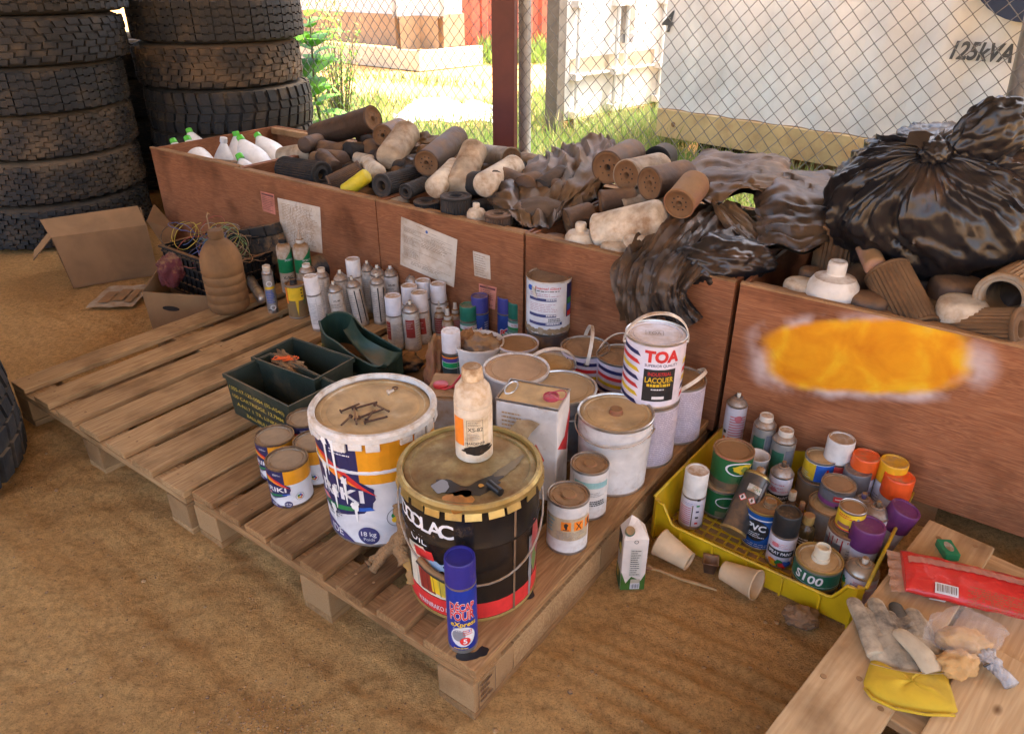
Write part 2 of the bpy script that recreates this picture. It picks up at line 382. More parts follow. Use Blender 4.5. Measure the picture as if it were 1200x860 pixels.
# pebbles
def rock_bm(g, c, r, m):
    rr = bmesh.ops.create_icosphere(g.bm, subdivisions=1, radius=r)
    for v in rr['verts']: v.co = Vector((v.co.x*random.uniform(.7,1.2), v.co.y*random.uniform(.7,1.2), v.co.z*random.uniform(.4,.8))) + Vector(c)
    g.mark(list({f for v in rr['verts'] for f in v.link_faces}), m, False)
g = G(); pm = [mat((.09,.06,.045), .9, 0, .1), mat((.33,.17,.06), .9, 0, .1), mat((.48,.27,.10), .9, 0, .1), mat((.52,.30,.12), .9, 0, .1), mat((.42,.28,.14), .9, 0, .1)]
for i in range(2600):
    if i < 420: x, y = -.30 + random.gauss(0, .09), .98 + random.gauss(0, .07); x -= .22; y += .02; r = random.uniform(.0012, .0035)
    else: x, y = random.uniform(-1.6, 1.0), random.uniform(.7, 2.6); r = random.uniform(.001, .0038) if random.random() < .95 else random.uniform(.004, .008)
    u = x*UX+y*UY; v = x*VX+y*VY
    if u > .74 and v < -.62: continue
    if v > -.16 and u > .9: continue
    rock_bm(g, (x, y, gz(x, y)+r*.2), r, random.choice(pm))
tag(g.build('gravel', fix=False), 'tiny loose stones and crumbs scattered on the brown soil', 'gravel', kind='stuff')
# roof of the open shed (above the frame)
g = G(); rm = mat((.35,.34,.33), .6, .3, .1)
rows = []
for i in range(2):
    rows.append([UV(-1.5 + i*5.6, -7.5 + k*.05, 2.9 + .012*math.sin(k*2*math.pi/6)) for k in range(260)])
g.grid(rows, rm, smooth=True)
struct(g.build('roof', fix=False))

g = G(); g.box(-1.6, 2.8, 0, .12, 0, 2.88, mat((.30,.27,.24), .9, 0, .2)); o = g.build('wall', None, UV(0, -6.4, 0), (0, 0, R(90)-A0)); struct(o)  # unseen side wall, added to darken the left of the shed
# ---------------------------------------------------------------- fence (u = 3.4)
FU = 3.4
galv = mat((.17,.175,.18), .5, .4, .05, .0, 40); galvd = mat((.17,.175,.18), .5, .5, .1, .0, 20)
fence = thing('chain_link_fence', 'grey chain link fence with diamond mesh across the back of the yard', 'fence', UV(FU, -2, 0), -A0)
g = G(); dp = .035; rw = .0026
v0, v1, nzr = -5.6, 2.4, 56
nw = int((v1-v0)/dp)
for i in range(nw):
    x = v0 + i*dp + 2; pts = []
    for k in range(nzr+1):
        s = (k % 2)*2-1
        sg = 1 if i % 2 == 0 else -1
        xx = x + s*sg*dp*.5*1.04; yy = s*.0022
        wob = .006*noise.noise(Vector((xx*2, k*.12, 0)))
        pts.append((xx+wob, yy + .02*noise.noise(Vector((xx*.8, k*.05, 3))), .02 + k*.0375 + wob))
    g.tube(pts, rw, galv, seg=3, cap=False)
g.build('wire_mesh', fence, fix=False)
g = G()
for z in (1.37, 2.1):
    g.tube([(v0+2+k*.4, .008, z+.01*math.sin(k*1.9)) for k in range(21)], .0014, galv, 4)
g.build('tension_wire', fence, fix=False)
lv = lambda p: p.x*VX + p.y*VY
x = lv(PU(1180, 140, FU+.04)) + 2
g = G(); g.tube([(x+.07, .04, 0), (x-.08, .04, 2.2)], .029, galvd, 14); g.build('fence_post', fence)
x = lv(PU(614, 80, FU+.03)) + 2
g = G(); g.tube([(x+.01, .035, 0), (x-.01, .035, 2.2)], .034, mat((.36,.37,.37), .5, .4, .1, 0, 20), 14); g.build('fence_post', fence)
# red steel post of the shed
pr = PU(592, 150, FU-.15)
redp = mat((.10,.022,.018), .55, 0, .06, .1, 9)
g = G(); h_ = .058
t = thing('steel_post', 'dark red painted steel box post rising behind the oil filter heap', 'post', (pr.x, pr.y, 0), -R(9))
g.box(-h_, h_, -h_, h_, 0, 2.9, redp, bev=.006); g.build('post_shaft', t)
g = G(); g.box(-.1, .1, -.1, .1, 0, .012, redp); g.build('base_plate', t)

# ---------------------------------------------------------------- containers beyond the fence
cw = mat((.68,.69,.68), .5, 0, .06, .1, 2.2, dcol=(.5,.40,.27)); cwd = mat((.42,.36,.26), .6, 0, .2, .1, 3)
tan = mat((.56,.42,.20), .6, 0, .25, .2, 5, dcol=(.45,.27,.11)); rust = mat((.16,.08,.04), .8, 0, .3); dk = mat((.012,.012,.013), .8, 0, .0, 0)
a, b = P(797, 162, .2), P(1000, 197, .2)
dir2 = (b-a).normalized(); rz2 = math.atan2(dir2.y, dir2.x); st2 = P(772, 158, .2)
t = thing('generator_container', 'big white pleated generator container on a tan base rail marked 125kVA', 'container', (st2.x, st2.y, 0), rz2)
g = G(); n_ = 300; rows = []
for z in (.42, 2.75):
    rows.append([(k*.02, -.020 - .022*math.cos(k*2*math.pi/17), z) for k in range(n_+1)])
g.grid(rows, cw); g.box(0, 6, 0, 2.3, .42, 2.75, cw); g.build('side_wall', t, fix=False)
g = G(); g.box(-.0, 6.05, -.05, 2.3, .2, .415, tan, bev=.004); g.build('base_rail', t)
g = G()
for x in (.1, 2.0, 3.9, 5.7): g.box(x, x+.3, .45, 2.0, 0, .198, dk)
g.build('skid', t)
g = G(); g.lathe([(.02,0),(.02,.004)], rust, 12, M=Matrix.Translation((.17,-.052,.31)) @ Matrix.Rotation(R(90), 4, 'X')); g.build('bolt', t)
inv = t.matrix_basis.inverted() if False else (Matrix.Translation(t.location) @ Matrix.Rotation(rz2, 4, 'Z')).inverted()
def onwall(px, py, off=0):   # point where the sight line meets the container wall
    n2 = Vector((dir2.y, -dir2.x, 0)); r = ray(px, py); o_ = Vector((0,0,H)); k = (st2-o_).dot(n2)/r.dot(n2); return inv @ (o_ + r*k)
q0, q1 = onwall(1117, 62), onwall(1190, 66)
dkink = ink((.05,.06,.07))
d = D(); d.text('125kVA', (q0.x+q1.x)/2, (q0.z+q1.z)/2-.03, .098, dkink, 1, .03, .25, w=q1.x-q0.x); d.build('lettering', t, loc=(0,-.044,0))
q = onwall(784, 27); d = D(); d.text('4', q.x+.02, q.z-.06, .15, dkink, 1, .02, .2); d.build('lettering', t, loc=(0,-.044,0))
# dark blue rounded cover at top right
q0 = onwall(1137, 2); q1 = onwall(1215, 24)
g = G(); bl = mat((.012,.028,.07), .6, 0, .05)
g.prism([(q0.x+.36+.36*math.cos(a_), .34*math.sin(a_)) for a_ in [math.pi*1.0+math.pi*k/20 for k in range(21)]], 0, .12, bl, M=Matrix.Translation((0, -.03, q1.z+.33)) @ Matrix.Rotation(R(90), 4, 'X'))
g.build('air_intake_cover', t)
# container with lock bars
a, b = P(655, 165, 0), P(768, 139, 0); d1 = (b-a).normalized(); rz1 = math.atan2(d1.y, d1.x); L1 = (b-a).length
t = thing('container_door', 'open white container door leaf with lock rods and a dark edge behind the grass', 'door', (a.x, a.y, 0), rz1)
T1 = (Matrix.Translation(t.location) @ Matrix.Rotation(rz1, 4, 'Z')).inverted()
def ond(px, py):
    n2 = Vector((d1.y, -d1.x, 0)); r = ray(px, py); k = (a-Vector((0,0,H))).dot(n2)/r.dot(n2); return T1 @ (Vector((0,0,H)) + r*k)
g = G(); g.box(0, L1, .056, .09, .13, 2.6, cw); g.build('door_skin', t)
g = G(); g.box(-.07, .035, -.02, .12, .06, 2.6, mat((.16,.14,.12), .6, .2, .1, 0)); g.build('corner_post', t)
g = G(); g.box(.05, L1*.5-.01, .0, .055, .17, 2.55, cw, bev=.004); g.box(L1*.5+.01, L1-.02, .0, .055, .17, 2.55, cw, bev=.004)
zt, zb = ond(730, 62).z, ond(730, 82).z
g.box(.12, L1-.14, -.03, -.003, zb, zb+.02, PLW); g.box(.12, L1-.14, -.006, -.003, zb+.02, zt, cwd)
g.build('door', t)
g = G(); g.box(.03, L1, -.03, .06, .1, .165, rust); g.build('bottom_rail', t)
for fx in (.10, .47, .56, .95):
    g = G(); x = fx*L1; g.tube([(x,-.055,.1),(x,-.055,2.6)], .017, cw, 8)
    for z in (.22, .55, 1.15): g.box(x-.05, x+.05, -.085, -.001, z-.03, z+.03, PLW, bev=.004)
    g.build('lock_rod', t)
q = ond(735, 10); g = G(); g.box(q.x-.1, q.x+.1, -.03, -.003, q.z-.2, q.z+.18, mat((.3,.27,.24), .6)); g.box(q.x-.09, q.x+.09, -.036, -.031, q.z-.3, q.z-.22, GRY); g.build('vent', t)
g = G(); g.box(L1-.02, L1+.05, -.06, .05, .1, 2.6, mat((.3,.27,.23), .6, .3)); g.build('corner_post', t)
# red container far behind
a, b = P(556, 70, 0), P(642, 66, 0); dv = (b-a).normalized(); rz = math.atan2(dv.y, dv.x)
t = thing('red_container', 'faded red corrugated container far behind the red post', 'container', (a.x, a.y, 0), rz)
rc = mat((.42,.10,.06), .7, 0, .15, .1, 3)
g = G(); g.grid([[(k*.05, -.03*(1 if (k//3) % 2 else -1), z) for k in range(0, 62)] for z in (.15, 2.6)], rc, smooth=False); g.box(0, 3.05, .04, 2.4, .1, 2.6, rc)
g.build('side_wall', t, fix=False); g = G(); g.box(-.05, .1, -.06, .06, 0, 2.6, rc); g.build('corner_post', t)
# far white building with brown plinth and pale slab
k0 = P(492, 84, 0); k1 = P(330, 66, 0); k2 = P(566, 76, 0)
wl = mat((.66,.66,.64), .6, 0, .1, 0, 2); pl = mat((.36,.24,.14), .8, 0, .1, 0, 2); slb = mat((.62,.52,.36), .8, 0, .1, .1, 2)
t = thing('site_building', 'white corrugated site building with brown plinth on a pale slab in the distance', 'building', (k0.x, k0.y, 0))
def wallrun(q0, q1, z0, z1, m, off, nm):
    g = G(); dv = (q1-q0); L_ = dv.length; dv.normalize(); nn = Vector((dv.y, -dv.x, 0)); nn = nn if nn.y < 0 else -nn
    n_ = int(L_/.08); rows = []
    for z in (z0, z1): rows.append([q0 + dv*(k*L_/n_) + nn*(off + (.012 if (k//2) % 2 and nm == 'wall' else 0)) - k0 + Vector((0,0,z)) for k in range(n_+1)])
    g.grid(rows, m, smooth=False); 
    rows2 = [[v_ - nn*.12 for v_ in r_] for r_ in reversed(rows)]; g.grid([rows[1], rows2[0]], m, smooth=False); g.grid(rows2, m, smooth=False)
    g.build(nm, t, fix=False)
kl = k0 + (k1-k0)*2.6
for q in (kl, k2):
    wallrun(k0, q, .75, 3.2, wl, -.5, 'wall'); wallrun(k0, q, .28, .78, pl, -.45, 'plinth'); wallrun(k0, q, 0, .30, slb, 0, 'slab')
# rubbish sheet lying in the grass
pc = P(532, 136, 0)
t = thing('plastic_sheet', 'crumpled white plastic sheet lying in the sunny grass beyond the fence', 'sheet', (pc.x, pc.y, 0))
g = G(); wm = mat((.75,.75,.78), .5, 0, .05, .05)
g.grid([[((i-15)*.036*(1+.25*math.sin(k*.7)), (k-9)*.038*(1+.2*math.sin(i*.5)), max(.0, (.05 + .16*abs(noise.noise(Vector((i*.16, k*.2, 2)))) + .05*abs(noise.noise(Vector((i*.5, k*.55, 2)))) + .10*math.exp(-((i-11)**2+(k-9)**2)/30))*min(1, min(i, 30-i, k, 18-k)/4))) for i in range(31)] for k in range(19)], wm, smooth=False)
g.build('sheet', t, fix=False)

# ---------------------------------------------------------------- grass
def grassmat(nm, cs):
    m = bpy.data.materials.new(nm); m.use_nodes = True; N = m.node_tree.nodes; L = m.node_tree.links; b = N['Principled BSDF']
    t = N.new('ShaderNodeTexNoise'); t.inputs['Scale'].default_value = 3; tc = N.new('ShaderNodeTexCoord'); L.new(tc.outputs['Object'], t.inputs['Vector'])
    r = ramp(N, [(.35, cs[0]), (.5, cs[1]), (.68, cs[2])]); L.new(t.outputs['Fac'], r.inputs[0]); L.new(r.outputs[0], b.inputs['Base Color'])
    b.inputs['Roughness'].default_value = .6
    return m
GM = grassmat('grass_blades', [(.09,.15,.03), (.15,.22,.05), (.28,.27,.10)])
GM2 = grassmat('dry_blades', [(.20,.22,.07), (.34,.30,.13), (.40,.33,.16)])
def blade(bm, x, y, h, lx, ly, wd, z=0):
    a = random.uniform(0, math.pi); dx, dy = math.cos(a)*wd, math.sin(a)*wd
    p0 = bm.verts.new((x-dx, y-dy, z)); p1 = bm.verts.new((x+dx, y+dy, z)); p2 = bm.verts.new((x+lx*.4-dx*.7, y+ly*.4-dy*.7, z+h*.6)); p3 = bm.verts.new((x+lx*.4+dx*.7, y+ly*.4+dy*.7, z+h*.6)); p4 = bm.verts.new((x+lx, y+ly, z+h))
    return [bm.faces.new((p0, p1, p3, p2)), bm.faces.new((p2, p3, p4))]
g = G(); fs = []; i0 = g.mi(GM); i1 = g.mi(GM2)
def inC(x, y):
    for tt, LL in ((C.objects['generator_container'], 6),):
        q = (Matrix.Translation(tt.location) @ Matrix.Rotation(tt.rotation_euler.z, 4, 'Z')).inverted() @ Vector((x, y, 0))
        if q.y > .1 and -.1 < q.x < LL: return True
    return False
for i in range(95000):
    u = random.uniform(3.6, 12.5) if i % 3 else random.uniform(3.45, 5.5); v = random.uniform(-9.5, .5)
    q = UV(u, v); dn = noise.noise(Vector((q.x*.55, q.y*.55, 4)))*.9 + .42
    if q.y > 12.2 or inC(q.x, q.y): continue
    if q.y > 9.0: dn -= (q.y-9.0)*.28
    if random.random() > dn*2.2 + .12: continue
    h = random.uniform(.06, .22)*(1.2 if dn > .3 else .8); fs2 = blade(g.bm, q.x, q.y, h, random.gauss(0,.05), random.gauss(0,.05), random.uniform(.003,.007)*max(1, q.y/7))
    for f in fs2: f.material_index = i0 if random.random() < .72 else i1
for (px, py, n_, hh) in ((745, 172, 900, .42), (780, 176, 500, .38), (850, 185, 350, .28), (930, 200, 300, .25), (985, 205, 200, .25), (700, 160, 400, .3)):
    c_ = P(px, py, 0)
    for i in range(n_):
        x, y = c_.x + random.gauss(0, .28), c_.y + random.gauss(0, .3)
        if inC(x, y): continue
        for f in blade(g.bm, x, y, random.uniform(.4, 1)*hh, random.gauss(0,.12), random.gauss(0,.12), random.uniform(.003,.006)): f.material_index = i1 if random.random() < .45 else i0
for i in range(500):
    c_ = P(random.uniform(560, 642), random.uniform(66, 76), 0)
    for f in blade(g.bm, c_.x, c_.y, random.uniform(.15,.5), random.gauss(0,.12), random.gauss(0,.1), .02): f.material_index = i0
tag(g.build('grass', fix=False), 'sunlit green and straw coloured grass growing beyond the fence', 'grass', kind='stuff')
# broad leaved plant by the tyres
def leafmat(c, nm='leaf'):
    m = mat(c, .45, 0, .03, .05, 8, key=('leaf', nm)); return m
def translucent(m, c):
    N = m.node_tree.nodes; L = m.node_tree.links; tr = N.new('ShaderNodeBsdfTranslucent'); tr.inputs[0].default_value = (*c, 1); mx = N.new('ShaderNodeMixShader'); mx.inputs[0].default_value = .5
    o = N['Material Output']; L.new(N['Principled BSDF'].outputs[0], mx.inputs[1]); L.new(tr.outputs[0], mx.inputs[2]); L.new(mx.outputs[0], o.inputs['Surface'])
translucent(GM, (.20,.32,.07)); translucent(GM2, (.40,.38,.16))
lm = leafmat((.16,.36,.06)); lm2 = leafmat((.05,.12,.035), 'l2'); stm = mat((.16,.14,.07), .7)
translucent(lm, (.25,.55,.06)); translucent(lm2, (.14,.36,.05))
def leaf(g, base, d_, ln, wd, m, droop=.25):
    d_ = Vector(d_).normalized(); side = d_.cross(Vector((0,0,1))); side = side.normalized() if side.length > .05 else Vector((1,0,0)); nn = side.cross(d_)
    rows = []
    for k in range(7):
        t_ = k/6; ww = wd*math.sin(math.pi*min(1, t_*.93+.04))**.7
        c_ = Vector(base) + d_*ln*t_ + Vector((0,0,-droop*ln*t_*t_)) 
        rows.append([c_ - side*ww + nn*.12*ww, c_, c_ + side*ww + nn*.12*ww])
    g.grid(rows, m)
plp = PU(374, 130, 3.75)
t = thing('broad_leaf_plant', 'tall green plant with big oval leaves growing beside the tyre stack', 'plant', (plp.x, plp.y, 0))
g = G(); stem = [(0,0,0),(.01,0,.3),(-.02,.01,.6),(.0,0,.9),(.01,.0,1.12)]; g.tube(stem, [.012,.011,.009,.007,.004], stm, 7)
g.build('stem', t)
rd = random.Random(5); g = G()
for k in range(40):
    z = .15 + 1.0*k/40; an = k*2.4; ln = rd.uniform(.16, .27); leaf(g, (.01*math.sin(z*9), 0, z), (math.cos(an), math.sin(an)*.8, rd.uniform(-.2,.7)), ln, ln*.40, lm if rd.random() < .7 else lm2, rd.uniform(.1,.6))
g.build('foliage', t, fix=False)
bp_ = PU(362, 120, 4.1)
t = thing('small_leaf_bush', 'airy small leaved bush behind the broad leaved plant', 'bush', (bp_.x+.22, bp_.y+.1, 0))
g = G(); g2 = G()
for k in range(34):
    an = rd.uniform(0, 6.28); top = Vector((math.cos(an)*rd.uniform(.03,.28), math.sin(an)*rd.uniform(.03,.28), rd.uniform(.5, 1.3)))
    pts = [(0,0,0), top*.5+Vector((0,0,.05)), top]; g.tube(pts, [.006,.004,.0015], stm, 4)
    for j in range(30):
        q = Vector(pts[1]).lerp(Vector(top), rd.random()) if rd.random() < .7 else Vector(top)*rd.uniform(.3,.6)
        leaf(g2, q + Vector((rd.gauss(0,.03), rd.gauss(0,.03), rd.gauss(0,.03))), (rd.gauss(0,1), rd.gauss(0,1), rd.gauss(0,.6)), rd.uniform(.025,.05), .009, lm if rd.random() < .6 else GM2)
g.build('stem', t, fix=False); g2.build('foliage', t, fix=False)

# ================================================================ TYRES
TYM = mat((.014,.015,.017), .75, 0, .19, .25, 6, .5, (.12,.085,.05), var=.15); TYM2 = mat((.018,.017,.017), .8, 0, .30, .22, 6, .5, (.16,.105,.058), var=.1)
def tyre(cx, cy, z, r, w_, kind, label, m=None, turn=0, tilt=(0, 0)):
    m = m or TYM
    t = thing('truck_tyre', label, 'tyre', (cx, cy, z), turn, 'worn truck tyres in stacks', rot=(R(tilt[0]), R(tilt[1]), turn))
    g = G(); ri = r*.56; ht = w_/2
    prof = [(ri, w_*.14), (ri*1.04, w_*.04), (r*.75, 0), (r*.90, w_*.02), (r*.955, w_*.09), (r*.965, w_*.2), (r*.965, w_*.8), (r*.955, w_*.91), (r*.90, w_*.98), (r*.75, w_), (ri*1.04, w_*.96), (ri, w_*.86)]
    g.lathe(prof, m, 72, capa=False, capb=False); g.lathe([(ri, w_*.14), (ri*1.02, w_*.5), (ri, w_*.86)], m, 72, capa=False, capb=False)
    g.build('carcass', t, fix=False)
    g = G(); bm = g.bm; r0, r1 = r*.965, r
    def block(a0, a1, z0, z1, sk=0, rj=0):
        a0 -= 0; g_ = .0
        vs = []
        for rr, ins in ((r0, 0), (r1 - rj, .004)):
            for (aa, zz) in ((a0, z0), (a1, z0), (a1, z1), (a0, z1)):
                ca = (a0+a1)/2; cz = (z0+z1)/2
                a_ = aa + (ca-aa)*ins*6 + (zz-w_/2)*sk; zf = zz + (cz-zz)*ins*12
                edge = .012*max(0, abs(zf-w_/2)/(w_/2)-.75)*4
                vs.append(bm.verts.new(((rr-edge)*math.sin(a_), -(rr-edge)*math.cos(a_), zf)))
        for q in ((4,5,6,7), (0,1,5,4), (1,2,6,5), (2,3,7,6), (3,0,4,7)): bm.faces.new([vs[k] for k in q])
    lo, hi = w_*.07, w_*.93; rr_ = random.Random(int(z*100+cx*10))
    if kind == 'block':      # chunky drive tread: six rows of skewed blocks
        n = 46; rows = 6; st = (hi-lo)/rows
        for j in range(rows):
            for k in range(n):
                a = 2*math.pi*(k+.35*(j % 2))/n; zz = .006*noise.noise(Vector((a*3, j, z)))+.004*(1 if k % 2 else -1); block(a+.004, a+2*math.pi/n-.012-.006*rr_.random(), lo+j*st+.0025+zz, lo+(j+1)*st-.0025+zz, .6*(1 if j < 3 else -1), rr_.uniform(0,.005))
    elif kind == 'rib':      # worn ribs with zigzag edges
        rows = 5; st = (hi-lo)/rows; n = 90
        for j in range(rows):
            for k in range(n):
                a = 2*math.pi*k/n; zz = .004*(1 if k % 2 else -1); block(a-.0004, a+2*math.pi/n+.0004 if k % 3 else a+2*math.pi/n-.012, lo+j*st+.004+zz, lo+(j+1)*st-.004+zz, 0, rr_.uniform(0,.0015))
    elif kind == 'brick':    # worn closely sawn tread: broken zigzag ribs
        rows = 7; st = (hi-lo)/rows; n = 74
        for j in range(rows):
            skip = 0
            for k in range(n):
                a = 2*math.pi*(k+.5*(j % 2))/n; zz = .0045*(1 if (k+j) % 2 else -1); worn = noise.noise(Vector((a*2, j, z*5)))
                gap = .010 if rr_.random() < .6+worn*.5 else .0
                block(a+.0005, a+2*math.pi/n-gap, lo+j*st+.0028+zz, lo+(j+1)*st-.0028+zz, .25, rr_.uniform(0,.0035) + (.004 if worn > .35 else 0))
    else:                    # deep lugs from the shoulders
        n = 40
        for k in range(n):
            a = 2*math.pi*k/n
            block(a+.01, a+2*math.pi/n-.035, lo-.01, w_*.30, .3, 0); block(a+.07, a+2*math.pi/n+.02, w_*.70, hi+.01, -.3, 0)
            block(a+.02, a+2*math.pi/n-.014, w_*.32, w_*.49, .5, .002); block(a+.05, a+2*math.pi/n+.016, w_*.51, w_*.68, -.5, .002)
    for f in bm.faces: f.smooth = False
    g.mats.append(m); g.build('tread', t)
    return t
cx, cy = -2.81, 4.47
spec = [('brick', TYM, 'bottom tyre of the left stack, mostly hidden behind the cardboard box', .0, 0), ('brick', TYM2, 'second tyre from the bottom of the left stack, dusty fine blocks', .0, .03), ('brick', TYM2, 'third tyre from the bottom of the left stack, brown dust on its rim', .0, .05),
        ('rib', TYM, 'fourth tyre from the bottom of the left stack, wavy worn ribs', .03, 0), ('block', TYM, 'fifth tyre from the bottom of the left stack, square black tread blocks', .09, 0), ('rib', TYM, 'top tyre of the left stack cut by the top of the photo', .13, .02)]
for i, (k, m, lb, dx, dy) in enumerate(spec): tyre(cx+dx, cy+dy, i*.2405, .525, .238, k, lb, m, turn=i*1.3)
cx, cy = -1.88, 5.15
spec = [('lug', TYM, 'bottom tyre of the right stack, hidden low behind the crate of bottles', 0, 0), ('lug', TYM, 'second tyre from the bottom of the right stack, just above the crate edge', .0, 0), ('lug', TYM, 'third tyre from the bottom of the right stack, deep black lugs', .01, 0), ('block', TYM2, 'fourth tyre from the bottom of the right stack, dusty grid of blocks', -.02, 0), ('rib', TYM, 'top tyre of the right stack, smooth worn ribs', .01, 0)]
for i, (k, m, lb, dx, dy) in enumerate(spec): tyre(cx+dx, cy+dy, i*.2555, .525 if i != 3 else .515, .253, k, lb, m, turn=i*2.1)
for i in range(4): tyre(-2.75, 5.75, i*.25, .52, .25, 'brick', 'dark worn tyre in the low stack hidden behind the two tall stacks', turn=i)
for i, lb in enumerate(('lower chunky tyre at the left edge of the photo', 'upper chunky tyre of the pair at the left edge')): tyre(-2.04-.02*i, 1.79, i*.345, .50, .342, 'lug', lb, turn=.4+i)
# ================================================================ CRATES
PLY = woodmat('plywood', (.235,.084,.036), (.345,.142,.064), (.12,.048,.023), (2.0, 2.0, 30), .55, bump=.15, knots=False)
EDGE = woodmat('ply_edge', (.42,.24,.11), (.30,.16,.07), (.2,.1,.05), (6, 60, 60), .8, knots=False)
PALW = woodmat('pallet_wood', (.36,.21,.092), (.48,.30,.14), (.17,.09,.038), (1.1, 13, 13))
PALW2 = woodmat('pallet_wood_dark', (.27,.14,.055), (.38,.215,.09), (.13,.062,.026), (1.1, 13, 13))
PALB = woodmat('block_wood', (.40,.23,.10), (.50,.31,.15), (.28,.15,.06), (60, 60, 60), .95, bump=.9, knots=False)
PLANK = woodmat('plank_wood', (.52,.33,.16), (.62,.42,.22), (.38,.22,.10), (.7, 8, 8))
# sprayed panel: yellow patch with white overspray really on the wood
def spraymat():
    m = PLY.copy(); m.name = 'sprayed_plywood'; N = m.node_tree.nodes; L = m.node_tree.links; b = N['Principled BSDF']
    src = b.inputs['Base Color'].links[0].from_socket; tc = N.new('ShaderNodeTexCoord')
    ms = N.new('ShaderNodeVectorMath'); ms.operation = 'SUBTRACT'; ms.inputs[1].default_value = (SX, 0, SZ); L.new(tc.outputs['Object'], ms.inputs[0])
    mp = N.new('ShaderNodeMapping'); mp.vector_type = 'POINT'; mp.inputs['Rotation'].default_value = (0, R(17), 0); L.new(ms.outputs[0], mp.inputs[0])
    mv = N.new('ShaderNodeVectorMath'); mv.operation = 'MULTIPLY'; mv.inputs[1].default_value = (1/.255, 0, 1/.106); L.new(mp.outputs[0], mv.inputs[0]); mp = mv
    pw = N.new('ShaderNodeVectorMath'); pw.operation = 'ABSOLUTE'; L.new(mp.outputs[0], pw.inputs[0])
    sp = N.new('ShaderNodeSeparateXYZ'); L.new(pw.outputs[0], sp.inputs[0])
    px_ = N.new('ShaderNodeMath'); px_.operation = 'POWER'; px_.inputs[1].default_value = 3.2; L.new(sp.outputs['X'], px_.inputs[0])
    pz_ = N.new('ShaderNodeMath'); pz_.operation = 'POWER'; pz_.inputs[1].default_value = 3.2; L.new(sp.outputs['Z'], pz_.inputs[0])
    sm = N.new('ShaderNodeMath'); L.new(px_.outputs[0], sm.inputs[0]); L.new(pz_.outputs[0], sm.inputs[1])
    nz = N.new('ShaderNodeTexNoise'); nz.inputs['Scale'].default_value = 16; nz.inputs['Detail'].default_value = 6; L.new(tc.outputs['Object'], nz.inputs['Vector'])
    nn = N.new('ShaderNodeMath'); nn.operation = 'MULTIPLY_ADD'; L.new(nz.outputs['Fac'], nn.inputs[0]); nn.inputs[1].default_value = .6; nn.inputs[2].default_value = -.3
    s2 = N.new('ShaderNodeMath'); L.new(sm.outputs[0], s2.inputs[0]); L.new(nn.outputs[0], s2.inputs[1])
    halo = N.new('ShaderNodeMapRange'); halo.interpolation_type = 'SMOOTHSTEP'; L.new(s2.outputs[0], halo.inputs['Value']); halo.inputs['From Min'].default_value = 2.5; halo.inputs['From Max'].default_value = .9
    n3 = N.new('ShaderNodeTexNoise'); n3.inputs['Scale'].default_value = 7; n3.inputs['Detail'].default_value = 3; L.new(tc.outputs['Object'], n3.inputs['Vector'])
    r0 = ramp(N, [(.46, (0,0,0)), (.64, (1,1,1))]); L.new(n3.outputs['Fac'], r0.inputs[0])
    hm = N.new('ShaderNodeMath'); hm.operation = 'MULTIPLY'; L.new(halo.outputs[0], hm.inputs[0]); L.new(r0.outputs[0], hm.inputs[1])
    a = N.new('ShaderNodeMix'); a.data_type = 'RGBA'; L.new(hm.outputs[0], a.inputs['Factor']); L.new(src, a.inputs['A']); a.inputs['B'].default_value = (.62,.52,.50,1)
    ins = N.new('ShaderNodeMapRange'); ins.interpolation_type = 'SMOOTHSTEP'; L.new(s2.outputs[0], ins.inputs['Value']); ins.inputs['From Min'].default_value = 1.35; ins.inputs['From Max'].default_value = .65
    n4 = N.new('ShaderNodeTexNoise'); n4.inputs['Scale'].default_value = 9; n4.inputs['Detail'].default_value = 4; n4.inputs['Distortion'].default_value = .4; L.new(tc.outputs['Object'], n4.inputs['Vector'])
    rc_ = ramp(N, [(.3, (.62,.20,.004)), (.5, (.74,.31,.008)), (.62, (.78,.42,.015)), (.8, (.70,.50,.12))]); L.new(n4.outputs['Fac'], rc_.inputs[0])
    c = N.new('ShaderNodeMix'); c.data_type = 'RGBA'; L.new(ins.outputs[0], c.inputs['Factor']); L.new(a.outputs['Result'], c.inputs['A']); L.new(rc_.outputs[0], c.inputs['B'])
    L.new(c.outputs['Result'], b.inputs['Base Color']); return m
FR = 1.985
def vl(p): return p.x*VX + p.y*VY
def crate(v0, v1, label, u0=FR, depth=.79, zb=.09, zt=.6, fm=None, dz=0.0):
    t = thing('plywood_crate', label, 'crate', UV(u0, v0, 0), -A0, 'open plywood crates in a row')
    L_ = v1-v0; th = .014
    def panel(nm, x0, x1, y0, y1, m=None):
        g = G(); g.box(x0, x1, y0, y1, zb, zt+dz, m or PLY, bev=.0015); o = g.build(nm, t); return o
    panel('front_panel', 0, L_, 0, th, fm); panel('back_panel', 0, L_, depth-th, depth); panel('side_panel', 0, th, th+.001, depth-th-.001); panel('side_panel', L_-th, L_, th+.001, depth-th-.001)
    g = G(); g.box(th, L_-th, th, depth-th, zb, zb+.014, PLY); g.build('bottom', t)
    for x0, x1, y0, y1 in ((.02, L_-.02, th+.0015, th+.045), (.02, L_-.02, depth-th-.045, depth-th-.0015)):
        g = G(); g.box(x0, x1, y0, y1, zt-.035+dz, zt-.003+dz, EDGE, bev=.002); g.build('inner_batten', t)
    g = G(); g.box(-.0, L_, -.002, th+.001, zt+dz, zt+.006+dz, EDGE, jit=.0012); g.build('top_edge', t)
    for x in (.05, L_/2-.045, L_-.14):
        g = G(); g.box(x, x+.09, .02, depth-.02, 0, zb-.002, EDGE); g.build('skid', t)
    return t
cr1 = crate(-3.77, -3.04, 'leftmost plywood crate holding white bottles with green caps', u0=2.0)
